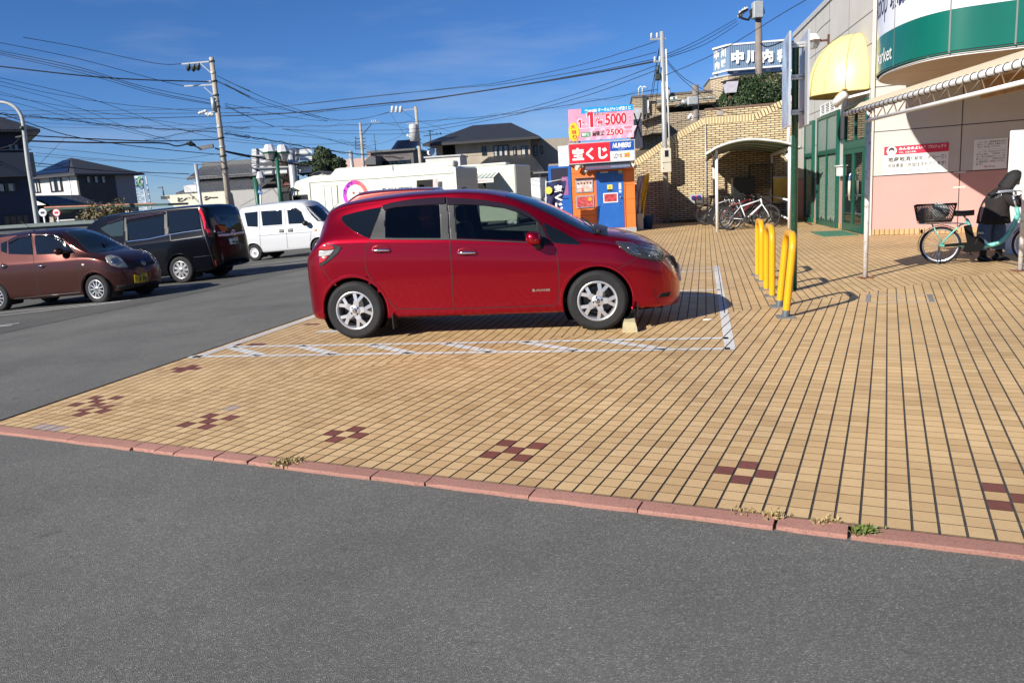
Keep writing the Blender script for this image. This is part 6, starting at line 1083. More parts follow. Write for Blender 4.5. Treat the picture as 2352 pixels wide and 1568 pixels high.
m.add([k_+Vector((0,0,zs0)),lf+Vector((0,0,zs0)),lf+Vector((0,0,zs1)),k_+Vector((0,0,zs1)),k_-nl*.1+Vector((0,0,zs0)),lf-nl*.1+Vector((0,0,zs0)),lf-nl*.1+Vector((0,0,zs1)),k_-nl*.1+Vector((0,0,zs1))],[(0,1,2,3),(4,5,6,7),(0,4,5,1),(3,2,6,7),(1,5,6,2)]);m.build('side_face',SLAT,rsg)
m=MB();m.beam(k_+Vector((0,0,zs1+.05)),lf+Vector((0,0,zs1+.05)),.18,.10);m.beam(k_+Vector((0,0,zs0-.05)),lf+Vector((0,0,zs0-.05)),.18,.10);m.build('edge_trim',M('trim_white'),rsg)
sq=lambda x,y:px(rsg,*K3(x,y),-.33)
m=MB();ms=MB()
for c,x0,y0,x1,y1 in(('中',350,262,470,125),('川',490,260,605,122),('内',640,252,755,115),('科',790,245,900,108)):
 a_,b_=sq(x0,y0),sq(x1,y1);text(m,c,a_[0],a_[1],b_[0],b_[1],-.42,.075);text(ms,c,a_[0]+.02,a_[1]-.03,b_[0]+.02,b_[1]-.03,-.345,.07)
m.build('lettering',INKW,rsg,fix=False)
m=MB();ll=(lf-k_).length;zz1=zs1-zs0
for c,s0_,s1_,z0_,z1_ in(('中',.62,.93,.55,.92),('川',.16,.48,.55,.95),('内',.58,.88,.12,.44),('科',.16,.48,.14,.48)):
 vs,fs,_=textmb(c,.06);m.add([k_+(lf-k_)*(s1_+(s0_-s1_)*x)+nl*.03+Vector((0,0,zs0+zz1*(z0_+(z1_-z0_)*y)))for x,y in vs],fs)
m.build('lettering',INKW,rsg,fix=False)
for u_ in(.3,2.2,4.4,6.6):m=MB();m.box(u_,u_+.25,-.1,.15,zT+.1,zs0);m.build('leg',WHITE,rsg)
m=MB();m.cyl(lf*.92+Vector((.1,.1,zT)),lf*.92+Vector((.1,.1,zs0)),.12,n=8);m.build('leg',WHITE,rsg);m=MB();m.box(.1,uS,1.2,1.3,zT+.1,zs0+.1);m.build('back_board',M('trim_white'),rsg)
T_,L_=pole('utility_pole','tall brown utility pole rising behind the clipped bush',K3,(622,505),(612,-350),37,.20,.14,M('pole_brown',(.20,.165,.14),.8,var=.15,scale=3),zb_=1.5);KZ=crop(2750,0,1.651)
m=MB();p=L_(KZ,455,75);m.bbox(p.x-.22,p.x+.22,-.35,.05,p.z-.35,p.z+.35,.03);m.build('switch_box',M('grey_can'),T_)
for pts in(((395,65),(360,80),(335,100),(340,118),(370,130),(395,135),(412,110)),((470,60),(495,58),(498,90),(480,120)),((440,55),(410,75),(415,110),(395,140))):m=MB();m.tube([L_(KZ,*q)+Vector((0,-.1,0))for q in pts],.05,6);m.build('cable_loop',MATTE,T_)
for x,y in((350,88),(368,76),(382,66),(345,104)):m=MB();m.lathe([(0,-.14),(.1,-.1),(.06,-.02),(.13,0),(.06,.06),(0,.12)],L_(KZ,x,y),(-.8,0,-.35),8);m.build('insulator',INS,T_)
T_,L_=pole('utility_pole','short dark utility pole with grey switch gear in front of the clinic',K5,(676,665),(669,262),38.5,.16,.15,M('pole_brown'),zb_=2.0);m=MB();p=L_(K5,635,455);m.bbox(p.x-.32,p.x+.22,-.4,-.05,p.z-.2,p.z+.2,.06);m.cyl(p+Vector((-.3,-.2,-.1)),p+Vector((-.55,-.2,.05)),.1,n=8);m.build('switch_gear',M('grey_can'),T_);m=MB();m.tube([L_(K5,425,515),L_(K5,500,490),L_(K5,560,500),L_(K5,610,470)],[.02,.08,.10,.05],8);m.build('cable_closure',INSD,T_)
for x,y in((525,460),(550,455),(600,630),(620,610),(640,620),(645,650),(705,600)):m=MB();m.lathe([(0,-.12),(.09,-.1),(.05,-.03),(.11,0),(.05,.06),(0,.1)],L_(K5,x,y),(.3,0,1),8);m.build('insulator',INS,T_)
WIRE=M('wire_black',(.014,.014,.016),.6,var=0);SPIR=M('wire_grey',(.10,.11,.12),.5,var=0)
def wire(f,pts,D,r=.014,label=None,sag=None,spiral=False,group='overhead cables',mat=None):
 n=len(pts);P=[]
 for i,(x,y)in enumerate(pts):
  d_=D if not isinstance(D,tuple)else D[0]+(D[1]-D[0])*i/(n-1);P.append(at(*f(x,y),d_))
 P=smoothpath(P,6)if n>2 else[P[0].lerp(P[1],k/12)-Vector((0,0,(sag or 0)*4*(k/12)*(1-k/12)))for k in range(13)]
 o=P[0].copy();m=MB();m.tube([p-o for p in P],r,5,caps=False)
 if spiral:
  Q=[];L_=sum((P[i+1]-P[i]).length for i in range(len(P)-1));k=0;tot=0
  for i in range(len(P)-1):
   s_=max(4,int((P[i+1]-P[i]).length/.18))
   for q in range(s_):tot+=1;a=tot*.42;Q.append(P[i].lerp(P[i+1],q/s_)-o+Vector((0,.09*math.cos(a),.09*math.sin(a))))
  m.tube(Q,r*.55,4,caps=False)
 ob=m.build('overhead_cable',mat or WIRE,fix=False);ob.location=o;tag(ob,label or 'thin black overhead cable strung across the sky','cable',group);return ob
for pts,D,r in(([(180,0),(600,75),(1215,203),(1425,208)],(44,48),.016),([(0,42),(620,170),(1225,332),(1445,383)],(44,48),.016),([(0,105),(600,230),(1100,380),(1690,500)],(46,48),.018),([(0,122),(660,265),(1200,425),(1690,525)],(46,48),.018),([(0,136),(660,285),(1200,440),(1690,532)],(46,48),.015),([(0,318),(700,480),(1300,690),(1730,800)],(46,60),.014),([(0,345),(350,430),(900,520),(1560,580)],(46,48),.014),([(0,375),(500,510),(1100,740),(1600,870)],(46,62),.012),([(0,428),(250,500),(700,640),(1300,800)],(46,62),.012),([(0,448),(250,497),(800,590),(1500,690),(1960,770)],(46,62),.012),([(0,482),(600,640),(1250,800)],(46,60),.012),([(0,575),(800,575),(1960,550)],50,.012),([(0,605),(900,600),(1960,590)],50,.014),([(0,628),(600,637),(1200,632),(1960,610)],49,.02),([(0,650),(900,695),(1500,685),(1960,660)],55,.01),([(200,700),(900,712),(1960,720)],58,.01),([(220,855),(700,900),(1200,955),(1760,985)],50,.014),([(280,905),(800,955),(1400,990),(1600,1000)],52,.014),([(220,925),(1100,975),(1740,910)],52,.012),([(1100,1050),(1300,1065),(1960,1090)],60,.012),([(1120,1075),(1480,1110)],60,.012),([(1480,1115),(1760,985),(1960,915)],50,.01),([(530,765),(300,1005)],46,.01),([(0,870),(100,840),(160,780)],36,.01),([(1700,300),(1820,360),(1960,420)],48,.018),([(1700,340),(1830,400),(1960,462)],48,.018),([(1705,350),(1835,410),(1960,470)],48,.015)):
 wire(B1,pts,D,r)
wire(B1,[(0,228),(640,300),(1100,332),(1640,348)],(45,48),.035,'thick dark cable crossing the upper left sky to the tan concrete pole')
wire(B1,[(0,600),(400,635),(900,690),(1300,720),(1700,745),(1960,790)],(44,62),.022,'cable with a loose spiral wrap sagging across the left sky',spiral=True)
for pts,D,r,lb in(([(195,768),(700,795),(1100,812),(1320,812),(1730,800)],(40,48),.03,'double black cable running from the navy house eave to the concrete pole'),([(210,812),(700,825),(1250,828),(1380,852),(1480,838),(1560,868)],(40,48),.04,'thick bundle looping into the dark closures on the concrete pole'),([(0,595),(160,650),(520,765),(880,830),(1300,880),(1730,920)],(34,50),.022,'steep black cable coming from the street lamp down to the right'),([(0,975),(100,970),(420,1000),(800,1045),(1480,1070)],(40,60),.025,'wavy black cable in front of the white house solar roof'),([(0,1000),(400,1015),(800,1040)],(40,60),.02,'second black cable under the wavy one before the solar roof'),([(1690,870),(1800,905),(1960,940)],(48,60),.05,'thick black bundle leaving the concrete pole to the right')):
 wire(B1,pts,D,r,lb)
wire(B1,[(1130,810),(1300,780),(1520,735),(1730,705),(1960,712)],(46,50),.014,'spiral wrapped cable rising to the tan concrete pole',spiral=True)
for pts,D,r in(([(0,250),(200,345),(440,445),(870,585)],(48,75),.02),([(0,285),(210,395),(410,462),(860,597)],(48,75),.02),([(0,290),(205,402),(370,470),(780,560),(960,590)],(48,75),.016),([(0,450),(250,500),(600,570),(860,598)],(50,75),.015),([(0,458),(200,560),(400,640)],(50,60),.014),([(0,470),(220,570),(410,640)],(50,60),.014),([(0,525),(400,530),(900,510),(1600,430),(2300,320),(3000,200),(3610,75)],(60,29.5),.012),([(0,490),(500,470),(1200,390),(2000,315),(2300,290),(3000,170),(3610,20)],(55,29.5),.012),([(0,495),(560,465),(1300,385),(2060,300),(2300,272),(3000,120),(3610,-70)],(55,29.5),.012),([(0,612),(300,590),(600,560),(1000,480)],70,.012),([(480,658),(800,690),(1200,705),(1600,690),(2300,570),(3000,390),(3610,170)],(62,29.5),.012),([(480,665),(900,675),(1300,672),(1640,655),(2300,545),(3000,350),(3610,130)],(62,29.5),.012),([(870,590),(1130,580),(1380,518)],(75,66),.015),([(960,592),(1150,575),(1380,522)],(75,66),.015),([(1380,520),(1440,620),(1510,720)],66,.012),([(1480,505),(1600,590)],66,.012),([(0,672),(300,700),(800,740),(1130,820)],(60,85),.015),([(0,735),(400,780),(800,790),(1130,770)],(60,85),.014),([(0,760),(400,800),(700,830),(1000,850)],(60,80),.014),([(500,665),(800,730),(1100,800),(1500,930)],(62,90),.014),([(850,740),(1000,790),(1130,800)],(75,85),.014),([(960,750),(1250,830),(1520,940)],(75,85),.014),([(1300,605),(1450,640),(1700,700),(1900,700)],(80,66),.012),([(1160,810),(1350,770),(1500,700),(1620,600)],(85,66),.012),([(1630,600),(1760,640),(1900,690)],(66,72),.012),([(1630,770),(1700,830)],66,.016),([(1130,870),(1500,880),(1680,900),(1900,905)],(85,70),.012),([(1640,905),(2000,890),(2300,865)],(66,60),.012)):
 wire(B2,pts,D,r)
wire(B2,[(0,552),(350,540),(700,515),(1200,462),(1700,410),(2300,322),(3000,210),(3610,95)],(52,29.5),.03,'thick black cable stretching from the concrete pole to the meter box pole')
wire(B2,[(0,645),(400,645),(1000,630),(1600,600),(2300,545),(3000,440),(3620,330)],(55,32),.012,'spiral wrapped cable crossing above the screening bus',spiral=True)
wire(B2,[(0,700),(400,760),(800,835),(1200,880),(1500,905)],(50,80),.03,'spiral wrapped cable falling behind the white road sign',spiral=True)
wire(B2,[(0,848),(300,905),(600,960),(720,970)],(48,52),.05,'thick black bundle dropping in front of the white road sign')
v0=lambda x,y:(x,y)
for pts,D,r in(([(1525,128),(1600,95),(1690,45)],(29.3,37),.012),([(1525,133),(1610,98),(1692,50)],(29.3,37),.012),([(1525,136),(1620,102),(1696,55)],(29.3,37),.012),([(1525,175),(1650,120),(1800,30),(1870,-10)],(29.3,22),.012),([(1525,130),(1560,170),(1597,196),(1700,250)],(29.3,40),.012),([(1525,136),(1570,185),(1640,245)],(29.3,40),.012),([(1480,330),(1490,250),(1514,110)],(33,29.3),.01),([(1474,360),(1490,280),(1514,115)],(33,29.3),.01),([(1484,375),(1500,300),(1516,140)],(33,29.3),.01),([(1490,250),(1570,228),(1632,210),(1700,214)],(40,36),.012),([(1490,300),(1600,270),(1700,240)],36,.012)):
 wire(v0,pts,D,r)
wire(v0,[(1746,100),(1760,108),(1778,104),(1800,96),(1828,97)],(37,28),.03,'drooping black cable from the brown pole to the supermarket roof corner')
class Car:
 def __init__(s,name,label,cat,W,rows,fr,rr,paint,contact=None,heading=102.6,wb=2.6,wr=.31,ground=None,step=.02,holes=(),fpow=(2.6,2.2),rpow=(4,3),group=None,frontcontact=True,under=None,origin=None,near=-1):
  s.W=W;s.wb=wb;s.wr=wr;s.paint=paint
  ux=az(heading);uy=Vector((-ux.y,ux.x,0))
  if origin is None:
   p=ground(*contact)
   o=p-ux*(wb/2 if frontcontact else-wb/2)-uy*(W-.05)*near
  else:o=Vector(origin)
  zf,zr=(zasph(*(o+ux*wb/2).to_2d()),zasph(*(o-ux*wb/2).to_2d()))if ground!=gz and origin is None or under else(0,0)
  if under is not None and under is not True:zf=zr=under
  o.z=(zf+zr)/2;tilt=-math.atan2(zf-zr,wb)
  s.T=thing(name,label,cat,o,R(90-heading),group,tilt);s.mi=FR[s.T.name].inverted();s.m=FR[s.T.name]
  xs=[r[0]for r in rows];s.F=[pchip(xs,[r[k]for r in rows])for k in range(1,6)]
  x0,x1=xs[0],xs[-1]
  def wf(x):
   if x>fr:t=(x-fr)/(x1-fr);return max(0,1-t**fpow[0])**(1/fpow[1])
   if x<rr:t=(rr-x)/(rr-x0);return max(0,1-t**rpow[0])**(1/rpow[1])
   return 1
  n=int((x1-x0)/step);st=[x0+(x1-x0)*(.5-.5*math.cos(math.pi*min(1,max(0,i/n))))if False else x0+(x1-x0)*i/n for i in range(n+1)]
  e=[.001,.003,.007,.013];st=sorted([st[0]]+[st[0]+q for q in e]+st[1:-1]+[st[-1]-q for q in e]+[st[-1]])
  NS,NT=30,14;vs=[];s.st=st
  for x in st:
   zb,zs,ze,ye,zc=[f(x)for f in s.F];k=wf(x);zs=min(zs,ze-.02)
   cp=[(W-.075,zb),(W-.03,zb+.045),(W-.012,zb+(zs-zb)*.30),(W,zb+(zs-zb)*.66),(W-.012,zb+(zs-zb)*.9),(W-.03,zs),(ye+(W-.03-ye)*.42,zs+(ze-zs)*.55),(ye+(W-.03-ye)*.12,zs+(ze-zs)*.88),(ye,ze)]
   side=[]
   for i in range(NS+1):
    t=i/NS*(len(cp)-1);a=min(int(t),len(cp)-2);t-=a;P=[cp[max(0,min(len(cp)-1,a+j))]for j in(-1,0,1,2)]
    side.append(tuple(.5*(2*P[1][q]+(P[2][q]-P[0][q])*t+(2*P[0][q]-5*P[1][q]+4*P[2][q]-P[3][q])*t*t+(3*P[1][q]-P[0][q]-3*P[2][q]+P[3][q])*t**3)for q in(0,1)))
   top=[(ye*math.cos(math.pi/2*i/NT)**.9,ze+(zc-ze)*math.sin(math.pi/2*i/NT))for i in range(1,NT+1)]
   sec=[(0,zb)]+side+top;ring=[(x,-y*k,z)for y,z in sec]+[(x,y*k,z)for y,z in reversed(sec[1:-1])]
   vs+=ring
  m=len(ring);N_=len(st);fs=[(i*m+j,i*m+(j+1)%m,(i+1)*m+(j+1)%m,(i+1)*m+j)for i in range(N_-1)for j in range(m)]
  s.bvh=BVHTree.FromPolygons([Vector(v)for v in vs],fs)
  keep=[];s.ra=wr+.052;v0_=vs;vs=list(vs)
  for i,v in enumerate(vs):
   if abs(v[1])>W-.24:
    for xw in(wb/2,-wb/2):
     dx,dz=v[0]-xw,v[2]-wr;r_=math.hypot(dx,dz)
     if s.ra-.03<r_<s.ra:vs[i]=(xw+dx*s.ra/r_,v[1],wr+dz*s.ra/r_)
  hp=[]
  for h in holes:
   cx=sum(p[0]for p in h)/len(h);cy=sum(p[1]for p in h)/len(h);hp.append(h)
  for f in fs:
   c=sum((Vector(v0_[i])for i in f),Vector())/4;ok=True
   if abs(c.y)>W-.24:
    for xw in(wb/2,-wb/2):
     if(c.x-xw)**2+(c.z-wr)**2<s.ra**2:ok=False
   if ok and hp and c.z>.8:
    q=s.pix(s.m@Vector((c.x,-abs(c.y),c.z)))
    if abs(c.y)>.3 and any(poly_in(q,h)for h in hp):ok=False
   if ok:keep.append(f)
  b=MB();b.smooth=True;b.add(vs,keep);s.body=b.build('body',paint,s.T)
 def pix(s,p):
  d=p-CP;a,b_,c=d.dot(_RT),d.dot(_UP),d.dot(_F);return 1176+FV*a/c,784.1-FV*b_/c
 def cast(s,x,y,mode='cam'):
  if mode=='cam':
   o=s.mi@CP;d=(s.mi.to_3x3()@ray(x,y)).normalized()
  elif mode=='side':o=Vector((x,-3,y));d=Vector((0,1,0))
  elif mode=='side2':o=Vector((x,3,y));d=Vector((0,-1,0))
  elif mode=='front':o=Vector((5,x,y));d=Vector((-1,0,0))
  elif mode=='rear':o=Vector((-5,x,y));d=Vector((1,0,0))
  elif mode=='top':o=Vector((x,y,4));d=Vector((0,0,-1))
  h=s.bvh.ray_cast(o,d)
  if h[0]is None:
   best=None
   for k in range(40):
    t=o.length*.6+k*.1 if mode=='cam' else 1+k*.12
    q=s.bvh.find_nearest(o+d*t)
    if best is None or q[3]<best[0]:best=(q[3],q[0],q[1])
   return best[1],best[2]
  n=h[1]if h[1].dot(d)<0 else-h[1]
  return h[0],n
 def patch(s,name,pts,mat,off=.004,parent=None,step=None,mode='cam',skirt=True,hole=None,mirror=False,label=None,deep=.012):
  step=step or(3.0 if mode=='cam' else.03)
  def dens(P):
   o=[]
   for i in range(len(P)):
    a,b=Vector(P[i]),Vector(P[(i+1)%len(P)]);n=max(1,int((b-a).length/step))
    o+=[a+(b-a)*k/n for k in range(n)]
   return o
  B=dens(pts);V=list(B);nb=len(B);E=[(i,(i+1)%nb)for i in range(nb)]
  if hole:
   H=dens(hole);E+=[(nb+i,nb+(i+1)%len(H))for i in range(len(H))];V+=H
  xs=[p[0]for p in pts];ys=[p[1]for p in pts]
  gx=min(xs)+step/2
  while gx<max(xs):
   gy=min(ys)+step/2
   while gy<max(ys):
    if poly_in((gx,gy),pts)and not(hole and poly_in((gx,gy),hole)):V.append(Vector((gx,gy)))
    gy+=step
   gx+=step
  cv,ce,cf,ov,oe,of=delaunay_2d_cdt(V,E,[],1,1e-6)
  cf=[f for f in cf if poly_in((sum(cv[i][0]for i in f)/3,sum(cv[i][1]for i in f)/3),pts)and not(hole and poly_in((sum(cv[i][0]for i in f)/3,sum(cv[i][1]for i in f)/3),hole))]
  P=[];Q=[]
  for v in cv:
   c,n=s.cast(v[0],v[1],mode);P.append(c+n*off);Q.append(c-n*deep)
  mb=MB();mb.smooth=True;mb.add(P,cf)
  if skirt:
   cnt={}
   for f in cf:
    for i in range(3):k=(f[i],f[(i+1)%3]);cnt[frozenset(k)]=cnt.get(frozenset(k),0)+1
   n0=len(mb.v);mb.v+=Q;mb.smooth=False
   for k,c in cnt.items():
    if c==1:a,b=tuple(k);mb.f.append([a,b,n0+b,n0+a]);mb.mi.append(0);mb.sm.append(False)
  o=mb.build(name,mat,parent or s.T)
  if label:o['label']=label
  if mirror:
   m2=MB();m2.v=[Vector((v.x,-v.y,v.z))for v in mb.v];m2.f=mb.f;m2.mi=mb.mi;m2.sm=mb.sm;m2.build(name,mat,parent or s.T)
  return o
 def seam(s,name,pts,wd=2.0,mat=None,off=.0015,mode='cam',parent=None,mb=None,closed=False):
  P=[]
  n=len(pts)
  for i in range(n if closed else n-1):
   a,b=Vector(pts[i]),Vector(pts[(i+1)%n]);k=max(1,int((b-a).length/(6 if mode=='cam' else.03)));P+=[a+(b-a)*j/k for j in range(k)]
  if not closed:P.append(Vector(pts[-1]))
  vs=[];m=MB()if mb is None else mb
  for i,p in enumerate(P):
   t=(P[min(i+1,len(P)-1)]-P[max(i-1,0)]).normalized();nn=Vector((-t.y,t.x))*wd/2
   for q in(p-nn,p+nn):
    c,n_=s.cast(q.x,q.y,mode);vs.append(c+n_*off)
  m.add(vs,[(2*i,2*i+1,2*i+3,2*i+2)for i in range(len(P)-1)])
  if mb is None:return m.build(name,mat or MATTE,parent or s.T)
 def arches(s,lip=.03):
  for sd in(-1,1):
   for xw in(s.wb/2,-s.wb/2):
    mb=MB();mb.smooth=True;vs=[];K=40;a0,a1=R(-28),R(208)
    for i in range(K+1):
     a=a0+(a1-a0)*i/K
     for rr_,o_,dp in((s.ra-.004,.002,.06),(s.ra-.004,.0035,0),(s.ra+lip*.6,.0035,0),(s.ra+lip,.0005,0)):
      x,z=xw+rr_*math.cos(a),max(s.F[0](xw+rr_*math.cos(a))+.012,s.wr+rr_*math.sin(a));c,n=s.cast(x,z,'side');y=c.y-o_+dp
      if abs(c.y)<s.W-.4:y=-s.W+.1
      vs.append((x,y*(-sd),z))
    mb.add(vs,[(i*4+j,i*4+j+1,i*4+j+5,i*4+j+4)for i in range(K)for j in range(3)]);mb.build('arch_lip',s.paint,s.T)
    wl=MB();wl.lathe([(s.ra+.004,s.W-.03),(s.ra+.004,s.W-.36),(.02,s.W-.37)],(xw,0,s.wr),(0,sd,0),24);wl.v=[v if v.z>.10 else Vector((v.x,v.y,.10))for v in wl.v];wl.build('wheel_well',MATTE,s.T)
 def wheels(s,mk,names='wheel',steer=0):
  w0=mk();first=True
  for xw,a in((s.wb/2,steer),(-s.wb/2,0)):
   for sd in(-1,1):
    o=w0 if first else w0.copy()
    if not first:
     COL.objects.link(o)
     for ch in list(w0.children):c=ch.copy();COL.objects.link(c);c.parent=o
    o.parent=s.T;o.location=(xw,sd*(s.W-.105),s.wr);o.rotation_euler=(0,random.uniform(0,6)if not first else.3,a+(0 if sd<0 else math.pi));first=False
def make_wheel(Rr,wd,rim,style,capmat=None):
 h=wd/2;t=MB();rw=rim+.006
 t.lathe([(rw-.01,h),(rw,h+.002),(rw+(Rr-rw)*.5,h+.006),(Rr-.016,h-.006),(Rr-.004,h-.022),(Rr,h-.04),(Rr+.0,0),(Rr,-h+.04),(Rr-.004,-h+.022),(Rr-.016,-h+.006),(rw+(Rr-rw)*.62,-h-.008),(rw+(Rr-rw)*.55,-h-.0065),(rw+(Rr-rw)*.3,-h-.006),(rw,-h-.002),(rw-.012,-h+.006),(rw-.014,h)],(0,0,0),(0,1,0),56)
 for k in range(72):
  a=2*math.pi*k/72
  t.obox((Rr*math.cos(a),0,Rr*math.sin(a)),(0,1,0),(-math.sin(a),0,math.cos(a)),(math.cos(a),0,math.sin(a)),wd-.05,.017,.006)
 ty=t.build('wheel',RUB)
 r=MB();r.smooth=True
 r.lathe([(rim+.004,-h-.001),(rim+.004,-h-.008),(rim-.012,-h-.006),(rim-.022,-h+.012),(rim-.03,-h+.05),(rim-.035,h-.02)],(0,0,0),(0,1,0),48)
 r.smooth=False
 def arm(a0,r0,a1,r1,w0,w1,y0,y1,th=.016):
  p,q=Vector((math.cos(a0)*r0,y0,math.sin(a0)*r0)),Vector((math.cos(a1)*r1,y1,math.sin(a1)*r1));d=(q-p).normalized();sd=Vector((-d.z,0,d.x)).normalized();up=Vector((0,-1,0))
  vs=[]
  for c,w_ in((p,w0),(q,w1)):
   vs+=[c-sd*w_/2+Vector((0,th,0)),c-sd*w_*.42,c+sd*w_*.42,c+sd*w_/2+Vector((0,th,0))]
  r.add(vs,[(0,1,5,4),(1,2,6,5),(2,3,7,6),(3,0,4,7),(0,3,2,1),(4,5,6,7)])
 yf=-h+.004
 if style=='Y':
  for k in range(5):
   a=2*math.pi*k/5+.25
   arm(a,.035,a+R(3),.105,.078,.066,yf-.004,yf-.008)
   arm(a,.09,a+R(15),rim-.006,.042,.044,yf-.007,yf+.002);arm(a,.09,a-R(15),rim-.006,.042,.038,yf-.006,yf+.004)
  r.lathe([(0,yf-.010),(.052,yf-.010),(.066,yf-.002),(.066,yf+.02)],(0,0,0),(0,1,0),28)
 elif style=='multi':
  for k in range(11):
   a=2*math.pi*k/11;arm(a,.03,a,rim-.008,.03,.022,yf-.004,yf+.004)
  r.lathe([(0,yf-.008),(.045,yf-.008),(.055,yf+.01)],(0,0,0),(0,1,0),24)
 elif style=='cap':
  for k in range(9):
   a=2*math.pi*k/9;arm(a,.045,a+.06,rim-.012,.05,.075,yf-.006,yf+.002)
  r.lathe([(0,yf-.012),(.05,yf-.012),(.06,yf+.01)],(0,0,0),(0,1,0),24)
 else:
  r.lathe([(0,yf+.0),(.06,yf-.002),(.07,yf+.012),(rim-.05,yf+.014),(rim-.02,yf+.004)],(0,0,0),(0,1,0),30)
 r.build('rim',ALLOY if style!='steel' else M('wheel_white',(.6,.6,.6),.4,var=.05),ty)
 d=MB();d.cyl((0,h-.09,0),(0,h-.08,0),rim*.72,n=28);d.cyl((0,h-.02,0),(0,h-.012,0),rim-.04,n=28);d.build('brake_disc',M('brake_grey',(.09,.088,.085),.5,metal=.5,var=.2),ty)
 hb=MB()
 hb.lathe([(0,yf-.017),(.018,yf-.017),(.026,yf-.011),(.026,yf)],(0,0,0),(0,1,0),20)
 for k in range(4 if style in 'Ymulti' else 0):a=k*math.pi/2+.55;hb.cyl((.044*math.cos(a),yf-.0105,.044*math.sin(a)),(.044*math.cos(a),yf+.01,.044*math.sin(a)),.011,n=10)
 if style=='steel':
  for k in range(10):a=k*math.pi/5;hb.cyl((rim*.68*math.cos(a),yf+.0125,rim*.68*math.sin(a)),(rim*.68*math.cos(a),yf+.02,rim*.68*math.sin(a)),.012,n=10)
 hb.build('hub_cap',MATTE,ty)
 em=MB();em.lathe([(.013,yf-.018),(.019,yf-.0185),(.019,yf-.0165)],(0,0,0),(0,1,0),18);em.box(-.02,.02,yf-.0187,yf-.017,-.003,.003);em.build('emblem',CHROME,ty)
 return ty
def paint(name,c,metal=.45,rough=.32,coat=1.0):
 m,nt,b=newmat(name);c=lin(c);L=nt.links.new
 b.inputs['Base Color'].default_value=(*c,1);b.inputs['Metallic'].default_value=metal;b.inputs['Roughness'].default_value=rough;b.inputs['Coat Weight'].default_value=coat;b.inputs['Specular IOR Level'].default_value=.5*min(1,coat+.1);b.inputs['Coat Roughness'].default_value=.025
 tc=N(nt,'TexCoord');n=N(nt,'TexNoise');n.inputs['Scale'].default_value=3;n.inputs['Detail'].default_value=8;n.inputs['Roughness'].default_value=.7;L(tc.outputs['Object'],n.inputs['Vector'])
 r=N(nt,'MapRange');r.inputs['From Min'].default_value=.45;r.inputs['From Max'].default_value=.8;r.inputs['To Min'].default_value=.02;r.inputs['To Max'].default_value=.10;L(n.outputs['Fac'],r.inputs['Value']);L(r.outputs[0],b.inputs['Coat Roughness'])
 MATS[name]=m;return m
CR=crop(1200,720,1.47)
cr=lambda*p:[CR(*q)for q in p]
REDP=paint('red_metallic_paint',(.34,.0008,.015),.8,.27,.45)
w_rear=cr((508,178),(560,163),(660,155),(780,149),(819,148),(829,340),(504,338),(500,260))
w_front=cr((905,145),(1000,143),(1080,146),(1160,156),(1240,172),(1300,190),(1360,217),(1390,240),(1396,350),(1395,366),(925,350))
rows=[(-1.93,.42,.50,.55,.40,.60),(-1.905,.30,.62,.78,.42,.86),(-1.86,.25,.80,.90,.45,.98),(-1.78,.22,.93,1.04,.48,1.14),(-1.68,.21,1.0,1.20,.52,1.33),(-1.58,.20,1.05,1.33,.555,1.43),(-1.4,.20,1.07,1.40,.58,1.475),(-1.0,.20,1.06,1.445,.605,1.515),(-.6,.20,1.04,1.47,.615,1.535),(-.2,.20,1.02,1.475,.615,1.53),(.1,.20,.995,1.455,.61,1.505),(.35,.20,.975,1.40,.61,1.455),(.6,.20,.955,1.295,.62,1.375),(.85,.20,.935,1.15,.64,1.265),(1.05,.20,.925,1.03,.66,1.155),(1.22,.20,.91,.965,.685,1.065),(1.42,.20,.88,.93,.70,1.005),(1.6,.20,.835,.89,.70,.97),(1.78,.20,.77,.82,.70,.905),(1.93,.195,.68,.735,.68,.825),(2.06,.19,.56,.625,.64,.72),(2.14,.19,.46,.54,.55,.63),(2.19,.20,.40,.45,.45,.52)]
car=Car('hatchback','glossy red hatchback parked on the yellow tiles','car',.8475,rows,1.42,-1.42,REDP,heading=98.1,wb=2.6,wr=.31,step=.018,holes=(w_rear,w_front),origin=(-.264,9.03,0))
T=car.T
car.arches()
car.wheels(lambda:make_wheel(.311,.185,.205,'Y'))
CG=glass('car_glass',(.004,.006,.007),.01,clear=.92,tint=(.52,.60,.57));TG=glass('tinted_glass',(.004,.005,.006),.01,clear=.85,tint=(.10,.12,.13))
f_rear=cr((480,160),(540,138),(640,120),(760,109),(856,104),(872,200),(880,349),(640,349),(412,348),(430,290),(458,222))
f_front=cr((862,104),(960,108),(1080,118),(1180,135),(1270,160),(1340,190),(1395,232),(1422,262),(1444,320),(1470,375),(1300,368),(1080,358),(884,351),(874,200))
car.patch('window_frame',f_rear,BLACK,.003,hole=w_rear,mirror=True,step=3)
car.patch('window_frame',f_front,BLACK,.003,hole=w_front,mirror=True,step=3)
wg=car.patch('window',w_rear,TG,.001,mirror=True,skirt=False,step=4);car.patch('window',w_front,CG,.001,mirror=True,skirt=False,step=4)
car.patch('quarter_window',cr((243,222),(258,210),(320,192),(400,174),(478,160),(458,215),(428,290),(408,344),(372,332),(320,306),(270,268),(248,242)),DGL,.003,mirror=True)
car.patch('sail_window',cr((1428,250),(1470,270),(1540,304),(1600,340),(1648,372),(1652,382),(1600,380),(1510,374),(1478,366),(1448,318)),DGL,.003,mirror=True)
car.patch('rain_visor',cr((486,152),(540,136),(640,119),(760,108),(855,104),(853,142),(760,148),(640,156),(560,164),(492,180)),M('smoke_visor',(.02,.012,.018),.12,var=0),.014)
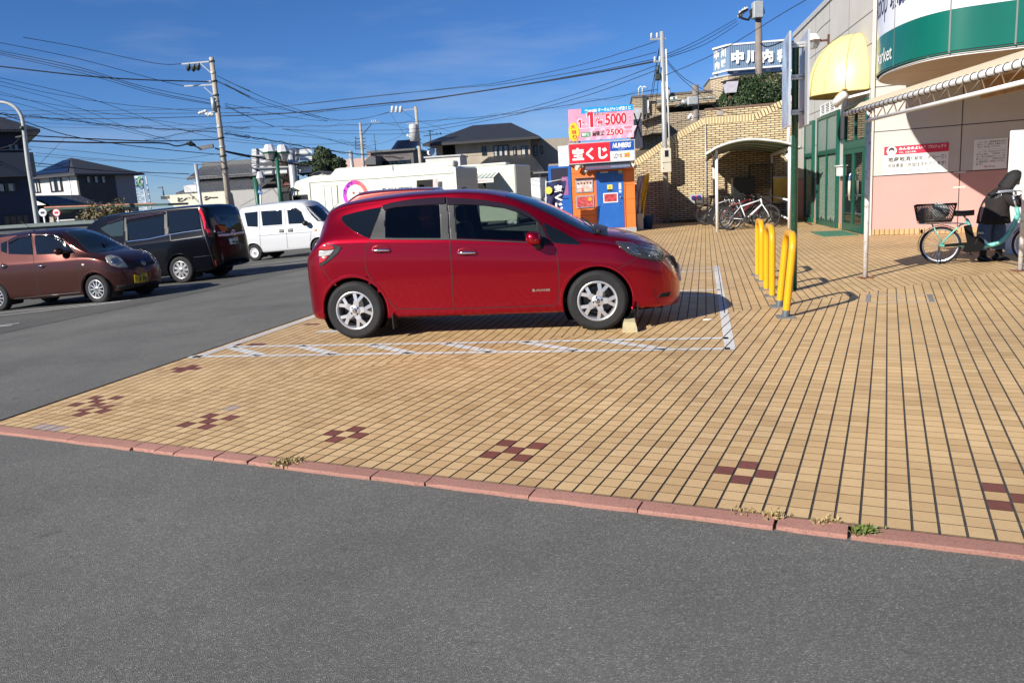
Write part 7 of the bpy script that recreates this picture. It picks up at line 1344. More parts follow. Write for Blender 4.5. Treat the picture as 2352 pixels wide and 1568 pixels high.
car.patch('rain_visor',cr((863,106),(960,110),(1080,120),(1180,137),(1270,162),(1340,193),(1392,232),(1418,262),(1404,258),(1352,222),(1290,192),(1200,165),(1080,150),(960,146),(866,148)),M('smoke_visor'),.014)
def topglass(name,x0,x1,mat,yk=.93,lo=None):
 mb=MB();mb.smooth=True;vs=[];n=26;m=18
 for i in range(n+1):
  for j in range(m+1):
   x=x0+(x1-x0)*i/n;zb,zs,ze,ye,zc=[f(x)for f in car.F];t=math.pi*(j/m);th=R(26)+(math.pi-2*R(26))*j/m
   sgn=1 if math.cos(th)>0 else-1;vs.append((x,-ye*sgn*abs(math.cos(th))**.9*wfs(x),ze+(zc-ze)*math.sin(th)+.004))
 mb.add(vs,[(i*(m+1)+j,i*(m+1)+j+1,(i+1)*(m+1)+j+1,(i+1)*(m+1)+j)for i in range(n)for j in range(m)]);return mb.build(name,mat,car.T)
wfs=lambda x:1
topglass('windscreen',.36,1.30,glass('windscreen_glass',(.012,.02,.022),.012))
tl_=car.patch('taillight',cr((112,470),(116,395),(158,370),(200,380),(246,396),(226,432),(170,480),(122,511)),BLACK,.004)
car.patch('lens',cr((116,410),(118,392),(156,376),(196,388),(206,404),(160,412)),REDL,.010,parent=tl_)
car.patch('lens',cr((113,448),(115,416),(160,416),(204,410),(180,440),(140,450)),M('clear_lens',(.42,.40,.40),.15,var=.3,scale=60),.010,parent=tl_)
car.patch('lens',cr((116,492),(116,456),(172,446),(150,474)),REDL,.010,parent=tl_)
hl=car.patch('headlight',cr((1853,369),(1900,370),(1960,376),(2050,388),(2110,404),(2136,428),(2142,452),(2132,482),(2070,474),(1995,460),(1940,440),(1888,404)),M('lamp_bowl',(.035,.036,.037),.25,metal=.4,var=.3,scale=30),.002)
car.patch('lens',cr((1856,371),(1900,372),(1960,378),(2050,390),(2106,405),(2130,430),(2136,452),(2128,478),(2070,471),(1996,457),(1943,437),(1892,403)),LENS,.022,parent=hl)
car.patch('reflector',cr((1925,398),(1965,402),(2005,440),(1968,434)),CHROME,.008,parent=hl)
car.patch('reflector',cr((2040,420),(2085,424),(2100,450),(2055,452)),M('lamp_silver',(.3,.3,.3),.2,metal=.8,var=.3,scale=80),.008,parent=hl)
car.patch('reflector',cr((1880,378),(2040,394),(2100,410),(2090,416),(2030,404),(1884,385)),CHROME,.008,parent=hl)
gl=car.patch('grille',cr((2136,448),(2160,442),(2192,446),(2214,490),(2224,540),(2212,548),(2190,510),(2160,472)),BLACK,.006)
car.patch('chrome_strip',cr((2138,462),(2150,458),(2188,506),(2208,548),(2200,552),(2176,512)),CHROME,.014,parent=gl)
car.patch('grille_mesh',cr((2168,448),(2188,448),(2210,488),(2217,520),(2206,510),(2190,480)),MATTE,.012,parent=gl)
car.patch('fog_lamp_housing',cr((2104,692),(2120,666),(2182,656),(2170,684)),MATTE,.003)
car.patch('bumper_lip',cr((1968,794),(1972,776),(2060,764),(2136,748),(2120,770),(2060,786)),BLACK,.004)
car.patch('number_plate',[(-.165,.40),(.165,.40),(.165,.565),(-.165,.565)],PLATEW,.02,mode='front')
sm_=MB()
for pts,wd in((((414,346),(398,380),(386,420),(383,500),(398,548),(430,598),(480,648),(516,700),(544,738),(566,752),(600,758),(740,758),(900,756)),1.5),(((860,104),(874,200),(880,350),(886,440),(892,520),(898,640),(902,756)),1.9),(((1502,378),(1508,420),(1518,500),(1524,600),(1522,690),(1514,720),(1496,736),(1400,740),(900,757)),1.5),(((1976,460),(1930,490),(1858,526)),1.1),(((120,513),(150,545),(180,590),(206,620)),1.1),(((1490,740),(1492,780)),1.1),(((1548,262),(1560,240)),1.0),(((1712,312),(1800,328),(1900,340),(2000,360),(2080,384),(2120,372)),1.2),(((2080,640),(2090,690),(2110,720)),1.0),(((480,158),(430,290),(412,348)),1.2)):
 car.seam('',[CR(*p)for p in pts],wd,mb=sm_)
sm_.build('shut_lines',MATTE,T)
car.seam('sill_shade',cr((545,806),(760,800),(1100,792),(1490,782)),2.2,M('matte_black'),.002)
car.seam('belt_moulding',cr((412,347),(640,349),(880,350),(1100,357),(1300,366),(1470,376)),2.0,BLACK,.006)
for cx,cy in((476,411),(980,426)):
 c,n=car.cast(*CR(cx,cy));hm=MB();hm.smooth=True;cup=MB()
 hm.tube([c+Vector((-.095,.004,-.001)),c+Vector((-.085,-.022,0)),c+Vector((-.04,-.030,0)),c+Vector((.05,-.030,-.002)),c+Vector((.088,-.022,-.004)),c+Vector((.097,.004,-.004))],[.010,.013,.014,.014,.013,.010],10)
 ho=hm.build('door_handle',CHROME,T)
 car.patch('handle_cup',[CR(cx+62*math.cos(a)*(.9),cy-4+26*math.sin(a))for a in[k*math.pi/9 for k in range(18)]],M('red_shadow_cup',(.2,.003,.012),.3,metal=.5,var=0),.0015,parent=ho)
tx=MB();_c,_n=car.cast(*CR(1418,647));_a,_=car.cast(*CR(1366,650));_b,_=car.cast(*CR(1472,646))
text(tx,'-POWER',_a.x+.03,_a.z-.012,_b.x,_a.z+.012,min(_a.y,_b.y)-.004,bold=.03,shear=.15);text(tx,'e',_a.x,_a.z-.013,_a.x+.028,_a.z+.017,min(_a.y,_b.y)-.004,bold=.06)
tx.build('badge',CHROME,T)
for sd in(-1,1):
 c,n=car.cast(*CR(1440,345));c=Vector((c.x,c.y*-sd,c.z));q=Vector((-.10,.135*sd,.02));mm=MB()
 mm.sphere((0,0,0),1,16);mm.v=[c+q+Vector((.078*abs(v.x)**.7*(1 if v.x>0 else-1),.112*abs(v.y)**.7*(1 if v.y>0 else-1),.066*abs(v.z)**.7*(1 if v.z>0 else-1)-.012*v.x))for v in mm.v];mo=mm.build('mirror',REDP,T);mg=MB();mg.sphere(c+q+Vector((-.032,0,-.002)),1,12,(.05,.098,.054));mg.build('mirror_glass',DGL,mo)
 st_=MB();st_.tube([c+q+Vector((.01,-.03*sd,-.05)),c+q+Vector((.03,-.09*sd,-.10)),c+Vector((-.02,-.005*sd,-.07))],[.04,.035,.045],10);st_.build('mirror_stalk',BLACK,mo)
 ss=MB();ss.beam(c+q+Vector((.045,.03*sd,-.012)),c+q+Vector((.02,.105*sd,-.014)),.02,.008);ss.build('indicator_strip',CHROME,mo)
 mf=MB();mf.box(-.885,-.875,sd*.78-.09,sd*.78+.045,.10,.26);mf.build('mud_flap',BLACK,T);mf=MB();mf.box(1.70,1.712,sd*.76-.09,sd*.76+.05,.13,.27);mf.build('mud_flap',BLACK,T)
wp=MB();a,_=car.cast(1.30,-.55,'top');b,_=car.cast(1.12,.2,'top');wp.tube([a+Vector((0,0,.02)),(a+b)/2+Vector((0,0,.035)),b+Vector((0,0,.02))],.009,6);a2,_=car.cast(1.33,-.58,'top');wp.sphere(a2+Vector((0,0,.015)),.03,8);wp.build('wiper',MATTE,T)
cw=MB();a,_=car.cast(1.36,-.6,'top');cw.smooth=True
vs=[]
for j in range(13):
 for x,dz in((1.27,.012),(1.33,.020),(1.42,.010)):
  y=-.66+1.32*j/12;c,_=car.cast(x,y,'top');vs.append((x,y,c.z+dz-.004))
cw.add(vs,[(j*3+i,j*3+i+1,j*3+i+4,j*3+i+3)for j in range(12)for i in range(2)]);cw.build('cowl',BLACK,T)
ins=MB();ins.box(-1.35,1.2,-.70,.70,.28,.34);ins.build('floor',MATTE,T)
ds_=MB();ds_.bbox(.72,1.2,-.70,.70,.62,.97,.05);ds_.build('dashboard',M('dash_grey',(.03,.03,.032),.6,var=.1),T)
def seat(x,y,wd=.48,parent=T):
 s_=MB();s_.bbox(x-.25,x+.27,y-wd/2,y+wd/2,.42,.60,.05);bk=[(x-.30,.55),(x-.18,.55),(x-.34,1.14),(x-.44,1.14)]
 s_.prism(bk,y-wd/2+.02,y+wd/2-.02);s_.bbox(x-.47,x-.37,y-.13,y+.13,1.16,1.34,.03);s_.build('seat',M('seat_cloth',(.025,.025,.027),.9,var=.2),parent)
seat(.12,-.36);seat(.12,.36);seat(-.78,0,1.25)
sw=MB();ce_=Vector((.60,-.36,.86));sw.tube([ce_+Vector((.06*math.sin(t)*-1,.18*math.cos(t),.17*math.sin(t)))for t in[k*math.pi/12 for k in range(24)]],.014,8,closed=True);sw.beam(ce_+Vector((0,-.17,0)),ce_+Vector((0,.17,0)),.03);sw.build('steering_wheel',MATTE,T)
ws=gz(*crop(2000,1000,2.6133)(1360,862));wst=thing('wheel_stop','chipped yellowish concrete wheel stop in front of the red car front wheel','wheel stop',ws,R(90-98.1-0))
b=MB();L_=.60
for i in range(7):
 y=L_*i/6;j=random.uniform(-.004,.004)
 b.v+=[Vector((-.075,y,-.001)),Vector((-.07+j,y,.05)),Vector((-.052,y,.108+j)),Vector((.052,y,.108-j)),Vector((.07,y,.05)),Vector((.075,y,-.001))]
for i in range(6):
 for j in range(5):b.f.append([i*6+j,i*6+j+1,i*6+j+7,i*6+j+6]);b.mi.append(0);b.sm.append(False)
for f in([5,4,3,2,1,0],[36,37,38,39,40,41]):b.f.append(f);b.mi.append(0);b.sm.append(False)
b.build('block',M('stop_concrete',(.50,.43,.25),.9,var=.25,scale=8,bump=.4,bscale=50,dirt=(.22,.19,.12),dscale=9,damt=.8),wst)
def gasph(x,y):
 z=-.2
 for _ in range(8):p=gz(x,y,z);z=zasph(p.x,p.y)
 return p
Z3C=crop(0,750,1.7818);c3=lambda*p:[Z3C(*q)for q in p]
def vtext(car,s,f,x0,y0,x1,y1,mat,parent,off=.014,bold=.03):
 a,n=car.cast(*f(x0,y1));b_,_=car.cast(*f(x1,y1));c_,_=car.cast(*f(x0,y0));vs,fs,_=textmb(s,bold);m=MB()
 m.add([a+(b_-a)*x+(c_-a)*y+n*off for x,y in vs],fs);m.build('lettering',mat,parent,fix=False)
BRP=paint('brown_metallic_paint',(.066,.021,.016),.7,.33,.5)
rows=[(-1.535,.40,.62,.72,.48,.80),(-1.51,.30,.80,.95,.52,1.08),(-1.44,.25,.90,1.20,.54,1.32),(-1.28,.22,.94,1.36,.57,1.45),(-.9,.2,.95,1.435,.585,1.515),(-.3,.19,.94,1.445,.59,1.53),(.1,.19,.93,1.41,.58,1.51),(.35,.19,.92,1.33,.57,1.46),(.6,.19,.91,1.19,.585,1.36),(.85,.19,.91,1.05,.61,1.19),(1.05,.19,.90,.97,.63,1.05),(1.2,.19,.88,.93,.63,.99),(1.5,.2,.78,.86,.60,.91),(1.7,.22,.66,.76,.56,.80),(1.82,.25,.52,.62,.5,.66),(1.865,.3,.42,.48,.4,.5)]
bc=Car('compact_car','dark brown small car with a yellow number plate nosing out of its bay','car',.7375,rows,1.20,-1.15,BRP,contact=(230.4,696.6),ground=gasph,heading=103,wb=2.36,wr=.278,step=.025)
bc.arches();bc.wheels(lambda:make_wheel(.279,.155,.178,'multi'),steer=-.06)
bc.patch('window',c3((247,328),(330,318),(398,322),(440,360),(492,418),(540,470),(400,474),(262,478),(250,410)),DGL,.004);bc.patch('window',c3((58,384),(96,360),(130,346),(222,330),(228,400),(236,479),(62,474)),DGL,.004);bc.patch('quarter_window',c3((6,400),(48,382),(50,470),(8,455)),DGL,.004)
bc.patch('rain_visor',c3((248,326),(330,316),(396,320),(440,358),(428,364),(388,346),(330,342),(254,350)),M('smoke_visor'),.02);bc.patch('rain_visor',c3((60,382),(96,358),(130,344),(222,328),(224,350),(134,366),(64,402)),M('smoke_visor'),.02)
bc.patch('windscreen',c3((460,312),(560,298),(684,294),(760,328),(850,384),(900,416),(820,444),(720,458),(644,462),(596,424),(540,366)),glass('windscreen_glass2',(.012,.02,.022),.012),.003)
bc.patch('pillar_trim',c3((242,322),(330,312),(404,318),(446,352),(500,408),(552,470),(542,472),(490,418),(440,362),(398,324),(330,320),(246,330)),BRP,.006)
h_=bc.patch('headlight',c3((750,500),(762,488),(792,482),(838,490),(872,512),(896,542),(914,570),(852,572),(796,557),(764,532)),M('lamp_bowl2',(.48,.48,.45),.3,metal=.2,var=.3,scale=30),.003);bc.patch('lens',c3((752,501),(764,489),(792,483),(838,491),(871,513),(895,543),(911,568),(852,570),(797,556),(766,531)),LENS,.02,parent=h_);bc.patch('reflector',c3((790,505),(830,500),(860,530),(830,552),(796,540)),CHROME,.01,parent=h_)
h_=bc.patch('headlight',c3((1050,452),(1082,452),(1106,482),(1126,532),(1108,540),(1080,504)),M('lamp_bowl2'),.003);bc.patch('lens',c3((1052,454),(1080,454),(1104,484),(1123,530),(1108,537),(1082,504)),LENS,.02,parent=h_)
pl_=bc.patch('number_plate',c3((952,624),(1044,608),(1048,668),(958,682)),PLATEY,.02);vtext(bc,'・3 73',Z3C,966,634,1040,668,INK,pl_,.036,.05);vtext(bc,'愛媛583',Z3C,972,618,1026,630,INK,pl_,.036,.02)
bc.patch('bumper_grille',c3((830,700),(960,690),(1060,676),(1130,664),(1120,700),(960,722),(840,728)),MATTE,.002);bc.patch('upper_grille',c3((918,545),(1000,540),(1100,520),(1100,545),(1000,566),(925,574)),MATTE,.003)
em=MB();c_,n_=bc.cast(*Z3C(1020,538));em.lathe([(.036,.006),(.05,.010),(.05,.002)],c_,n_,20);em.obox(c_+n_*.01,n_.cross(Vector((0,0,1))),n_,(0,0,1),.10,.008,.014);em.build('emblem',CHROME,bc.T)
sm_=MB()
for pts in(((232,310),(236,480),(248,600),(270,700),(280,775)),((548,474),(556,560),(568,640),(572,740),(420,760),(280,776)),((280,776),(110,790)),((740,612),(790,560)),((640,465),(760,470),(1000,450),(1050,455))):bc.seam('',[Z3C(*q)for q in pts],1.1,mb=sm_)
sm_.build('shut_lines',MATTE,bc.T);bc.seam('sill_chrome',c3((100,792),(300,772),(574,745)),.9,CHROME,.006);bc.patch('side_marker',c3((582,546),(600,544),(604,556),(588,558)),M('amber_pale',(.7,.6,.5),.3,var=0),.008)
for x,y in((28,560),(297,557)):
 c_,n_=bc.cast(*Z3C(x,y));hm=MB();hm.lathe([(.0,.0),(.06,.0),(.062,.004),(.045,.002)],c_,n_,18);ho=hm.build('door_handle',BRP,bc.T);hb=MB();hb.tube([c_+Vector((-.07,0,0)),c_+Vector((-.05,-.03,0)),c_+Vector((.05,-.03,0)),c_+Vector((.07,0,0))],.014,8);hb.build('handle_bar',CHROME,ho)
def mirror(car,f,x,y,sc,mat,glass_=True,dx=-.08):
 for sd in(-1,1):
  c_,n_=car.cast(*f(x,y));c_=Vector((c_.x,abs(c_.y)*sd,c_.z));q=Vector((dx,.13*sd,.04));m=MB();m.sphere(c_+q,1,12,(.075*sc,.10*sc,.075*sc));m.tube([c_,c_+q*.8],.03,6);mo=m.build('mirror',mat,car.T);m=MB();m.sphere(c_+q+Vector((-.03*sc,0,0)),1,10,(.052*sc,.085*sc,.062*sc));m.build('mirror_glass',DGL,mo)
mirror(bc,Z3C,505,462,1.0,BRP,dx=-.16)
m=MB();c_,n_=bc.cast(-.2,-.45,'top');m.tube([c_,c_+Vector((-.28,0,.22))],.006,5);m.build('aerial',MATTE,bc.T)
BKP=paint('black_paint',(.003,.0034,.006),0,.2,.2)
rows=[(-2.39,.50,.62,.72,.66,.8),(-2.37,.36,.98,1.2,.68,1.26),(-2.31,.30,1.08,1.52,.69,1.60),(-2.22,.27,1.1,1.68,.69,1.76),(-2.05,.24,1.1,1.735,.69,1.80),(-1.2,.2,1.08,1.755,.69,1.825),(0,.18,1.05,1.75,.69,1.82),(.6,.18,1.02,1.71,.67,1.80),(1.0,.18,1.0,1.57,.66,1.70),(1.35,.18,.98,1.33,.67,1.48),(1.65,.18,.97,1.09,.69,1.22),(1.85,.18,.95,1.02,.69,1.08),(2.1,.2,.85,.95,.67,.98),(2.25,.25,.6,.75,.62,.78),(2.3,.3,.4,.5,.5,.5)]
mv=Car('minivan','black minivan parked tail out with red tail lights and chrome garnish','minivan',.8475,rows,1.85,-2.08,BKP,contact=(423.5,649.8),ground=gasph,heading=283,wb=2.85,wr=.318,step=.03,frontcontact=False,rpow=(5,4),near=1)
mv.arches(.022);mv.wheels(lambda:make_wheel(.319,.195,.205,'cap'))
mv.patch('window',c3((716,292),(780,258),(884,226),(880,345),(800,352),(750,320)),glass('van_glass',(.03,.045,.045),.02),.004);mv.patch('window',c3((906,250),(1030,226),(1164,206),(1166,346),(1040,366),(920,381)),DGL,.004);mv.patch('window',c3((1196,180),(1300,162),(1410,149),(1432,298),(1320,314),(1206,331)),DGL,.004)
mv.patch('door_pillar',c3((884,218),(904,214),(916,384),(892,388)),BLACK,.008);mv.patch('door_pillar',c3((1168,172),(1192,168),(1204,332),(1172,346)),BLACK,.008);mv.patch('rain_visor',c3((898,214),(1030,190),(1184,170),(1182,190),(1030,214),(906,236)),M('smoke_visor'),.02);mv.patch('rain_visor',c3((770,250),(886,208),(886,226),(778,262)),M('smoke_visor'),.02)
mv.patch('rear_window',c3((1478,140),(1560,130),(1676,128),(1712,210),(1738,306),(1630,318),(1524,318),(1496,240)),DGL,.004,mode='cam')
t_=mv.patch('taillight',c3((1412,148),(1430,146),(1448,170),(1468,230),(1496,296),(1508,330),(1510,356),(1486,356),(1474,318),(1446,296),(1430,220)),M('lamp_dark_red',(.05,.003,.005),.15,var=0,coat=.5),.006)
mv.patch('lens',c3((1414,152),(1434,152),(1452,190),(1466,240),(1470,300),(1462,304),(1450,244),(1434,196),(1416,164)),M('tail_red',(.62,.012,.015),.12,var=0,coat=1),.013,parent=t_);mv.patch('lens',c3((1470,296),(1500,300),(1508,326),(1478,330)),REDL,.013,parent=t_)
g_=mv.patch('chrome_garnish',c3((1550,334),(1640,326),(1735,312),(1732,330),(1640,344),(1556,352)),ALLOY,.02);em=MB();c_,n_=mv.cast(*Z3C(1657,322));em.lathe([(.05,.02),(.075,.03),(.078,.015)],c_,n_,20);em.lathe([(.03,.03),(.04,.034),(.042,.02)],c_,n_,16);em.build('emblem',CHROME,g_)
pl_=mv.patch('number_plate',c3((1628,366),(1688,352),(1698,398),(1640,406)),PLATEW,.02);vtext(mv,'44-30',Z3C,1646,376,1694,398,PGREEN,pl_,.034,.045);vtext(mv,'愛媛501',Z3C,1642,360,1680,370,PGREEN,pl_,.034,.02)
mv.seam('belt_chrome',c3((905,386),(1060,368),(1200,338),(1320,318),(1436,302)),1.2,CHROME,.01);sm_=MB()
for pts in(((890,390),(900,560)),((1180,170),(1212,345),(1216,380),(1440,348)),((1416,146),(1444,300),(1490,440),(1530,560)),((1380,498),(1530,480))):mv.seam('',[Z3C(*q)for q in pts],1.2,mb=sm_)
sm_.build('shut_lines',M('shut_grey',(.03,.03,.035),.4,var=0),mv.T);mv.patch('reflector',c3((1530,520),(1538,518),(1546,556),(1538,560)),REDL,.01);mv.patch('fuel_badge',c3((1520,304),(1534,303),(1534,320),(1522,320)),CHROME,.008);mv.patch('badge',c3((1545,318),(1600,312),(1600,322),(1546,328)),M('badge_grey',(.3,.3,.3),.3,var=0),.012)
WHP=paint('white_paint',(.56,.57,.58),.05,.35)
rows=[(-1.675,.5,.8,1.2,.60,1.25),(-1.66,.36,.95,1.5,.61,1.56),(-1.6,.3,1.0,1.70,.62,1.78),(-1.45,.27,1.02,1.76,.62,1.87),(-.5,.25,1.0,1.785,.62,1.895),(.4,.25,.98,1.77,.62,1.885),(.75,.25,.96,1.70,.61,1.84),(.95,.25,.95,1.55,.61,1.70),(1.15,.25,.94,1.32,.62,1.48),(1.35,.25,.92,1.12,.63,1.24),(1.5,.26,.86,1.0,.63,1.07),(1.62,.28,.72,.88,.62,.94),(1.69,.30,.5,.66,.58,.7),(1.715,.36,.44,.5,.5,.52)]
wv=Car('delivery_van','white box shaped small van with steel wheels beside the minivan','van',.7375,rows,1.35,-1.5,WHP,contact=(588,599.5),ground=gasph,heading=104,wb=2.43,wr=.28,step=.03,frontcontact=False,rpow=(5,4))
wv.arches(.02);wv.wheels(lambda:make_wheel(.279,.145,.16,'steel'))
for pts in(((1742,182),(1836,172),(1838,281),(1764,278)),((1860,170),(2008,161),(2012,264),(1872,274)),((2046,156),(2108,151),(2150,180),(2182,255),(2058,261))):wv.patch('window',c3(*pts),DGL,.004)
wv.patch('windscreen',c3((2178,138),(2262,126),(2300,150),(2350,200),(2385,232),(2320,240),(2262,240),(2222,200)),glass('windscreen_glass2'),.003);wv.patch('rain_visor',c3((2040,152),(2110,146),(2152,176),(2144,184),(2104,162),(2046,166)),M('smoke_visor'),.016)
for x,y in((2008,308),(2070,304)):wv.patch('door_handle',c3((x-18,y-10),(x+18,y-12),(x+18,y+11),(x-17,y+13)),BLACK,.012)
sm_=MB()
for pts in(((1848,160),(1850,330),(1862,460)),((2028,152),(2040,300),(2052,452)),((2170,145),(2215,210),(2222,290),(2210,380)),((1850,345),(2040,330),(2220,318)),((1850,286),(2030,270))):wv.seam('',[Z3C(*q)for q in pts],.9,mb=sm_)
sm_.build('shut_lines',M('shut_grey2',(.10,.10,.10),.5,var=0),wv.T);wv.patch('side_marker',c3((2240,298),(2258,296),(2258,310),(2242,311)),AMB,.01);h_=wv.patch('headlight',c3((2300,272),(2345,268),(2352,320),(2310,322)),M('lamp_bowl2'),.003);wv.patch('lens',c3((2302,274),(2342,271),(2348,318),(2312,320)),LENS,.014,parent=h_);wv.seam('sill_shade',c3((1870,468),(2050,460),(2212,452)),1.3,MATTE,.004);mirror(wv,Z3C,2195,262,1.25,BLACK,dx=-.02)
ORP=paint('orange_red_paint',(.20,.022,.012),.4,.3)
rows2=[(-1.69,.45,.7,.85,.55,.9),(-1.67,.35,.95,1.2,.58,1.28),(-1.60,.28,1.0,1.55,.60,1.62),(-1.45,.25,1.0,1.64,.60,1.72),(-.5,.22,.98,1.66,.60,1.75),(.4,.22,.96,1.60,.59,1.73),(.7,.22,.95,1.46,.59,1.62),(1.0,.22,.94,1.2,.60,1.36),(1.25,.22,.92,1.0,.62,1.08),(1.5,.24,.8,.88,.6,.94),(1.66,.28,.6,.7,.55,.72),(1.70,.34,.44,.5,.5,.52)]
p=gz(940,640,-.12);oc=Car('tall_compact_car','orange red tall small car mostly hidden behind the red hatchback','car',.7375,rows2,1.3,-1.45,ORP,heading=282,wb=2.43,wr=.28,step=.04,origin=(-3.15,21.0,-.1));oc.T.location.z=-.02;oc.arches(.02);oc.wheels(lambda:make_wheel(.279,.15,.17,'steel'))
C7=crop(900,200,2.0909);oc.patch('windscreen',[C7(*q)for q in((900,1390),(922,1292),(944,1282),(960,1300),(940,1400))],glass('windscreen_glass2'),.01)
oc.patch('window',[(-1.2,1.05),(-.35,1.02),(-.35,1.55),(-1.2,1.55)],DGL,.004,mode='side2');oc.patch('window',[(-.25,1.02),(.75,1.0),(.35,1.52),(-.25,1.55)],DGL,.004,mode='side2')
m=MB();c_,n_=oc.cast(*C7(1040,1225));m.tube([c_,c_+Vector((.02,0,.2))],[.02,.006],6);m.build('aerial',MATTE,oc.T)
wc=Car('white_car','white car whose roof shows between the brown car and the minivan','car',.7375,rows,1.35,-1.5,WHP,heading=102,wb=2.36,wr=.28,step=.05,origin=(-12.7,26,-.44));wc.T.location.z=-.44;wc.T.scale=(1,1,.87);wc.arches(.02);wc.wheels(lambda:make_wheel(.279,.15,.17,'steel'));wc.patch('window',[(-1.2,1.1),(.6,1.1),(.4,1.6),(-1.2,1.6)],DGL,.004,mode='side')
BUSW=M('bus_cream',(.62,.62,.52),.35,var=.03,scale=1,coat=.4)
pr=at(*B2(1928,970),33.3);plf=at(*B2(567,1240),36.2);dd_=pr-plf;azb=math.degrees(math.atan2(dd_.x,dd_.y))
bus=fac('screening_bus','long cream health screening bus with a pink ring emblem','bus',(plf.x,plf.y,-.40),azb);F=Fr(bus);bq=lambda*p:[px(bus,*B2(*q))for q in p]
prof=bq((568,1236),(584,1112),(600,1098),(740,1052),(880,1046),(898,1030),(925,996),(960,988),(1400,968),(1905,972),(1928,985));uB=prof[-1][0]
m=MB();m.prism([(prof[0][0]-.02,.45)]+prof+[(uB,.45)],0,2.3);m.build('body',BUSW,bus)
m=MB();q0,q1=px(bus,*B2(1404,1010),.1),px(bus,*B2(1912,930),.1);m.bbox(q0[0],q1[0],.08,.6,q0[1],px(bus,*B2(1660,945),.1)[1],.05);m.build('roof_awning_case',BUSW,bus);m=MB();m.bbox(2.0,q0[0],.5,1.8,prof[8][1]-.02,prof[8][1]+.05,.02);m.build('roof_pod',BUSW,bus)
F.win(B2,572,1216,694,1275,0,mull=0);F.p('door_panel',B2,[(826,1136),(935,1130),(944,1280),(846,1380)],BUSW,-.01,.01);m=MB()
for pts in(((826,1136),(848,1380)),((935,1130),(944,1280)),((826,1136),(935,1130)),((888,1142),(905,1330)),((706,1110),(720,1290)),((706,1110),(1300,1072)),((1300,1072),(1916,1028)),((1402,965),(1404,1010))):
 a_,b_=px(bus,*B2(*pts[0]),-.022),px(bus,*B2(*pts[1]),-.022);mm=MB();mm.beam((a_[0],-.022,a_[1]),(b_[0],-.022,b_[1]),.022,.004);mm.build('panel_line',DARKM,bus)
cu_,cz_=px(bus,*B2(1092,1213));r_o=abs(px(bus,*B2(1092,1089))[1]-cz_);
for k in range(24):
 a0_,a1_=math.pi*2*k/24,math.pi*2*(k+1)/24;tmid=(math.cos((a0_+a1_)/2)+1)/2;m=MB();m.prism([(cu_+r_o*math.cos(a0_),cz_+r_o*math.sin(a0_)),(cu_+r_o*math.cos(a1_),cz_+r_o*math.sin(a1_)),(cu_+r_o*.72*math.cos(a1_),cz_+r_o*.72*math.sin(a1_)),(cu_+r_o*.72*math.cos(a0_),cz_+r_o*.72*math.sin(a0_))],-.012,-.002)
 if k==0:ringm=MB();
 ringm.cur=min(3,int((1-tmid)*4));ringm.smooth=False;ringm.add(m.v,m.f)
ringm.build('ring_emblem',[M('ring_orange',(.78,.14,.12),.4,var=.05),M('ring_rose',(.72,.06,.20),.4,var=.08),M('ring_magenta',(.70,.04,.40),.4,var=.1),M('ring_purple',(.58,.05,.50),.4,var=.15)],bus)
for x in(1076,1129):q=px(bus,*B2(x,1196));m=MB();m.cyl((q[0],-.012,q[1]),(q[0],-.002,q[1]),r_o*.08,n=14);m.build('emblem_dot',SIGNR,bus)
m=MB()
for k in range(14):a_=math.pi*(.55+.42*rn.random());rr_=r_o*(.76+.2*rn.random());m.prism([(cu_+rr_*math.cos(a_)+.05*math.cos(t),cz_+rr_*math.sin(a_)+.05*math.sin(t))for t in[math.pi*2*i/5 for i in range(5)]],-.016,-.012)
tag(m.build('emblem_hearts',M('heart_purple',(.20,.02,.30),.4,var=0),bus),kind=None)
a_,b_=px(bus,*B2(1316,1182)),px(bus,*B2(1572,1136));m=MB();text(m,'乳がん検診車',a_[0],a_[1]-.02,b_[0]+.1,b_[1]-.02,-.006,.03);m.build('lettering',INKN,bus,fix=False)
F.r('doorway_shade',B2,1606,1300,1742,1082,M('shade_black'),-.004,.004);F.p('door_leaf',B2,[(1564,1088),(1606,1092),(1606,1300),(1570,1300)],BUSW,-.3,.04);F.p('door_leaf',B2,[(1742,1078),(1775,1074),(1778,1300),(1745,1300)],M('door_pinkish',(.55,.45,.42),.5),-.2,.04)  # flat near-black sheet stands in for the unlit inside of the bus
for x0 in(520,545):q=px(bus,*B2(x0,1240),-.3);m=MB();m.bbox(q[0]-.12,q[0]+.1,-.45,-.25,q[1]-.22,q[1]+.22,.04);m.tube([(q[0],-.35,q[1]+.2),(q[0]+.1,-.2,q[1]+.45),(q[0]+.3,0,q[1]+.3)],.03,6);m.build('mirror',MATTE,bus)
m=MB();text(m,'医',0,0,.5,.5,0,.02);pv=[FR[bus.name]];m.v=[Vector((uB+.004,.5+v.x,1.7+v.z))for v in m.v];m.build('lettering',M('ink_grey',(.2,.2,.2),.6,var=0),bus,fix=False)
for u_ in(1.7,uB-2.2):
 for y_ in(.0,2.05):w_=make_wheel(.42,.24,.26,'steel');w_.parent=bus;w_.location=(u_,y_+.12,.42)
q=px(bus,*B2(565,1150));m=MB();m.prism([(-.03,.9),(.02,1.0),(.06,q[1]+.1),(.0,q[1])],.2,2.1);m.build('windscreen',DGL,bus)
p2=at(*B2(2040,1000),40);bs2=fac('screening_bus','second cream bus with a green striped awning behind the first','bus',(p2.x-1.2,40.6,-.40),azb);F=Fr(bs2);q0,q1=px(bs2,*B2(2036,985)),px(bs2,*v0(1183,378));m=MB();m.bbox(q0[0]-1,q1[0],0,2.3,.45,q0[1],.06);m.build('body',BUSW,bs2)
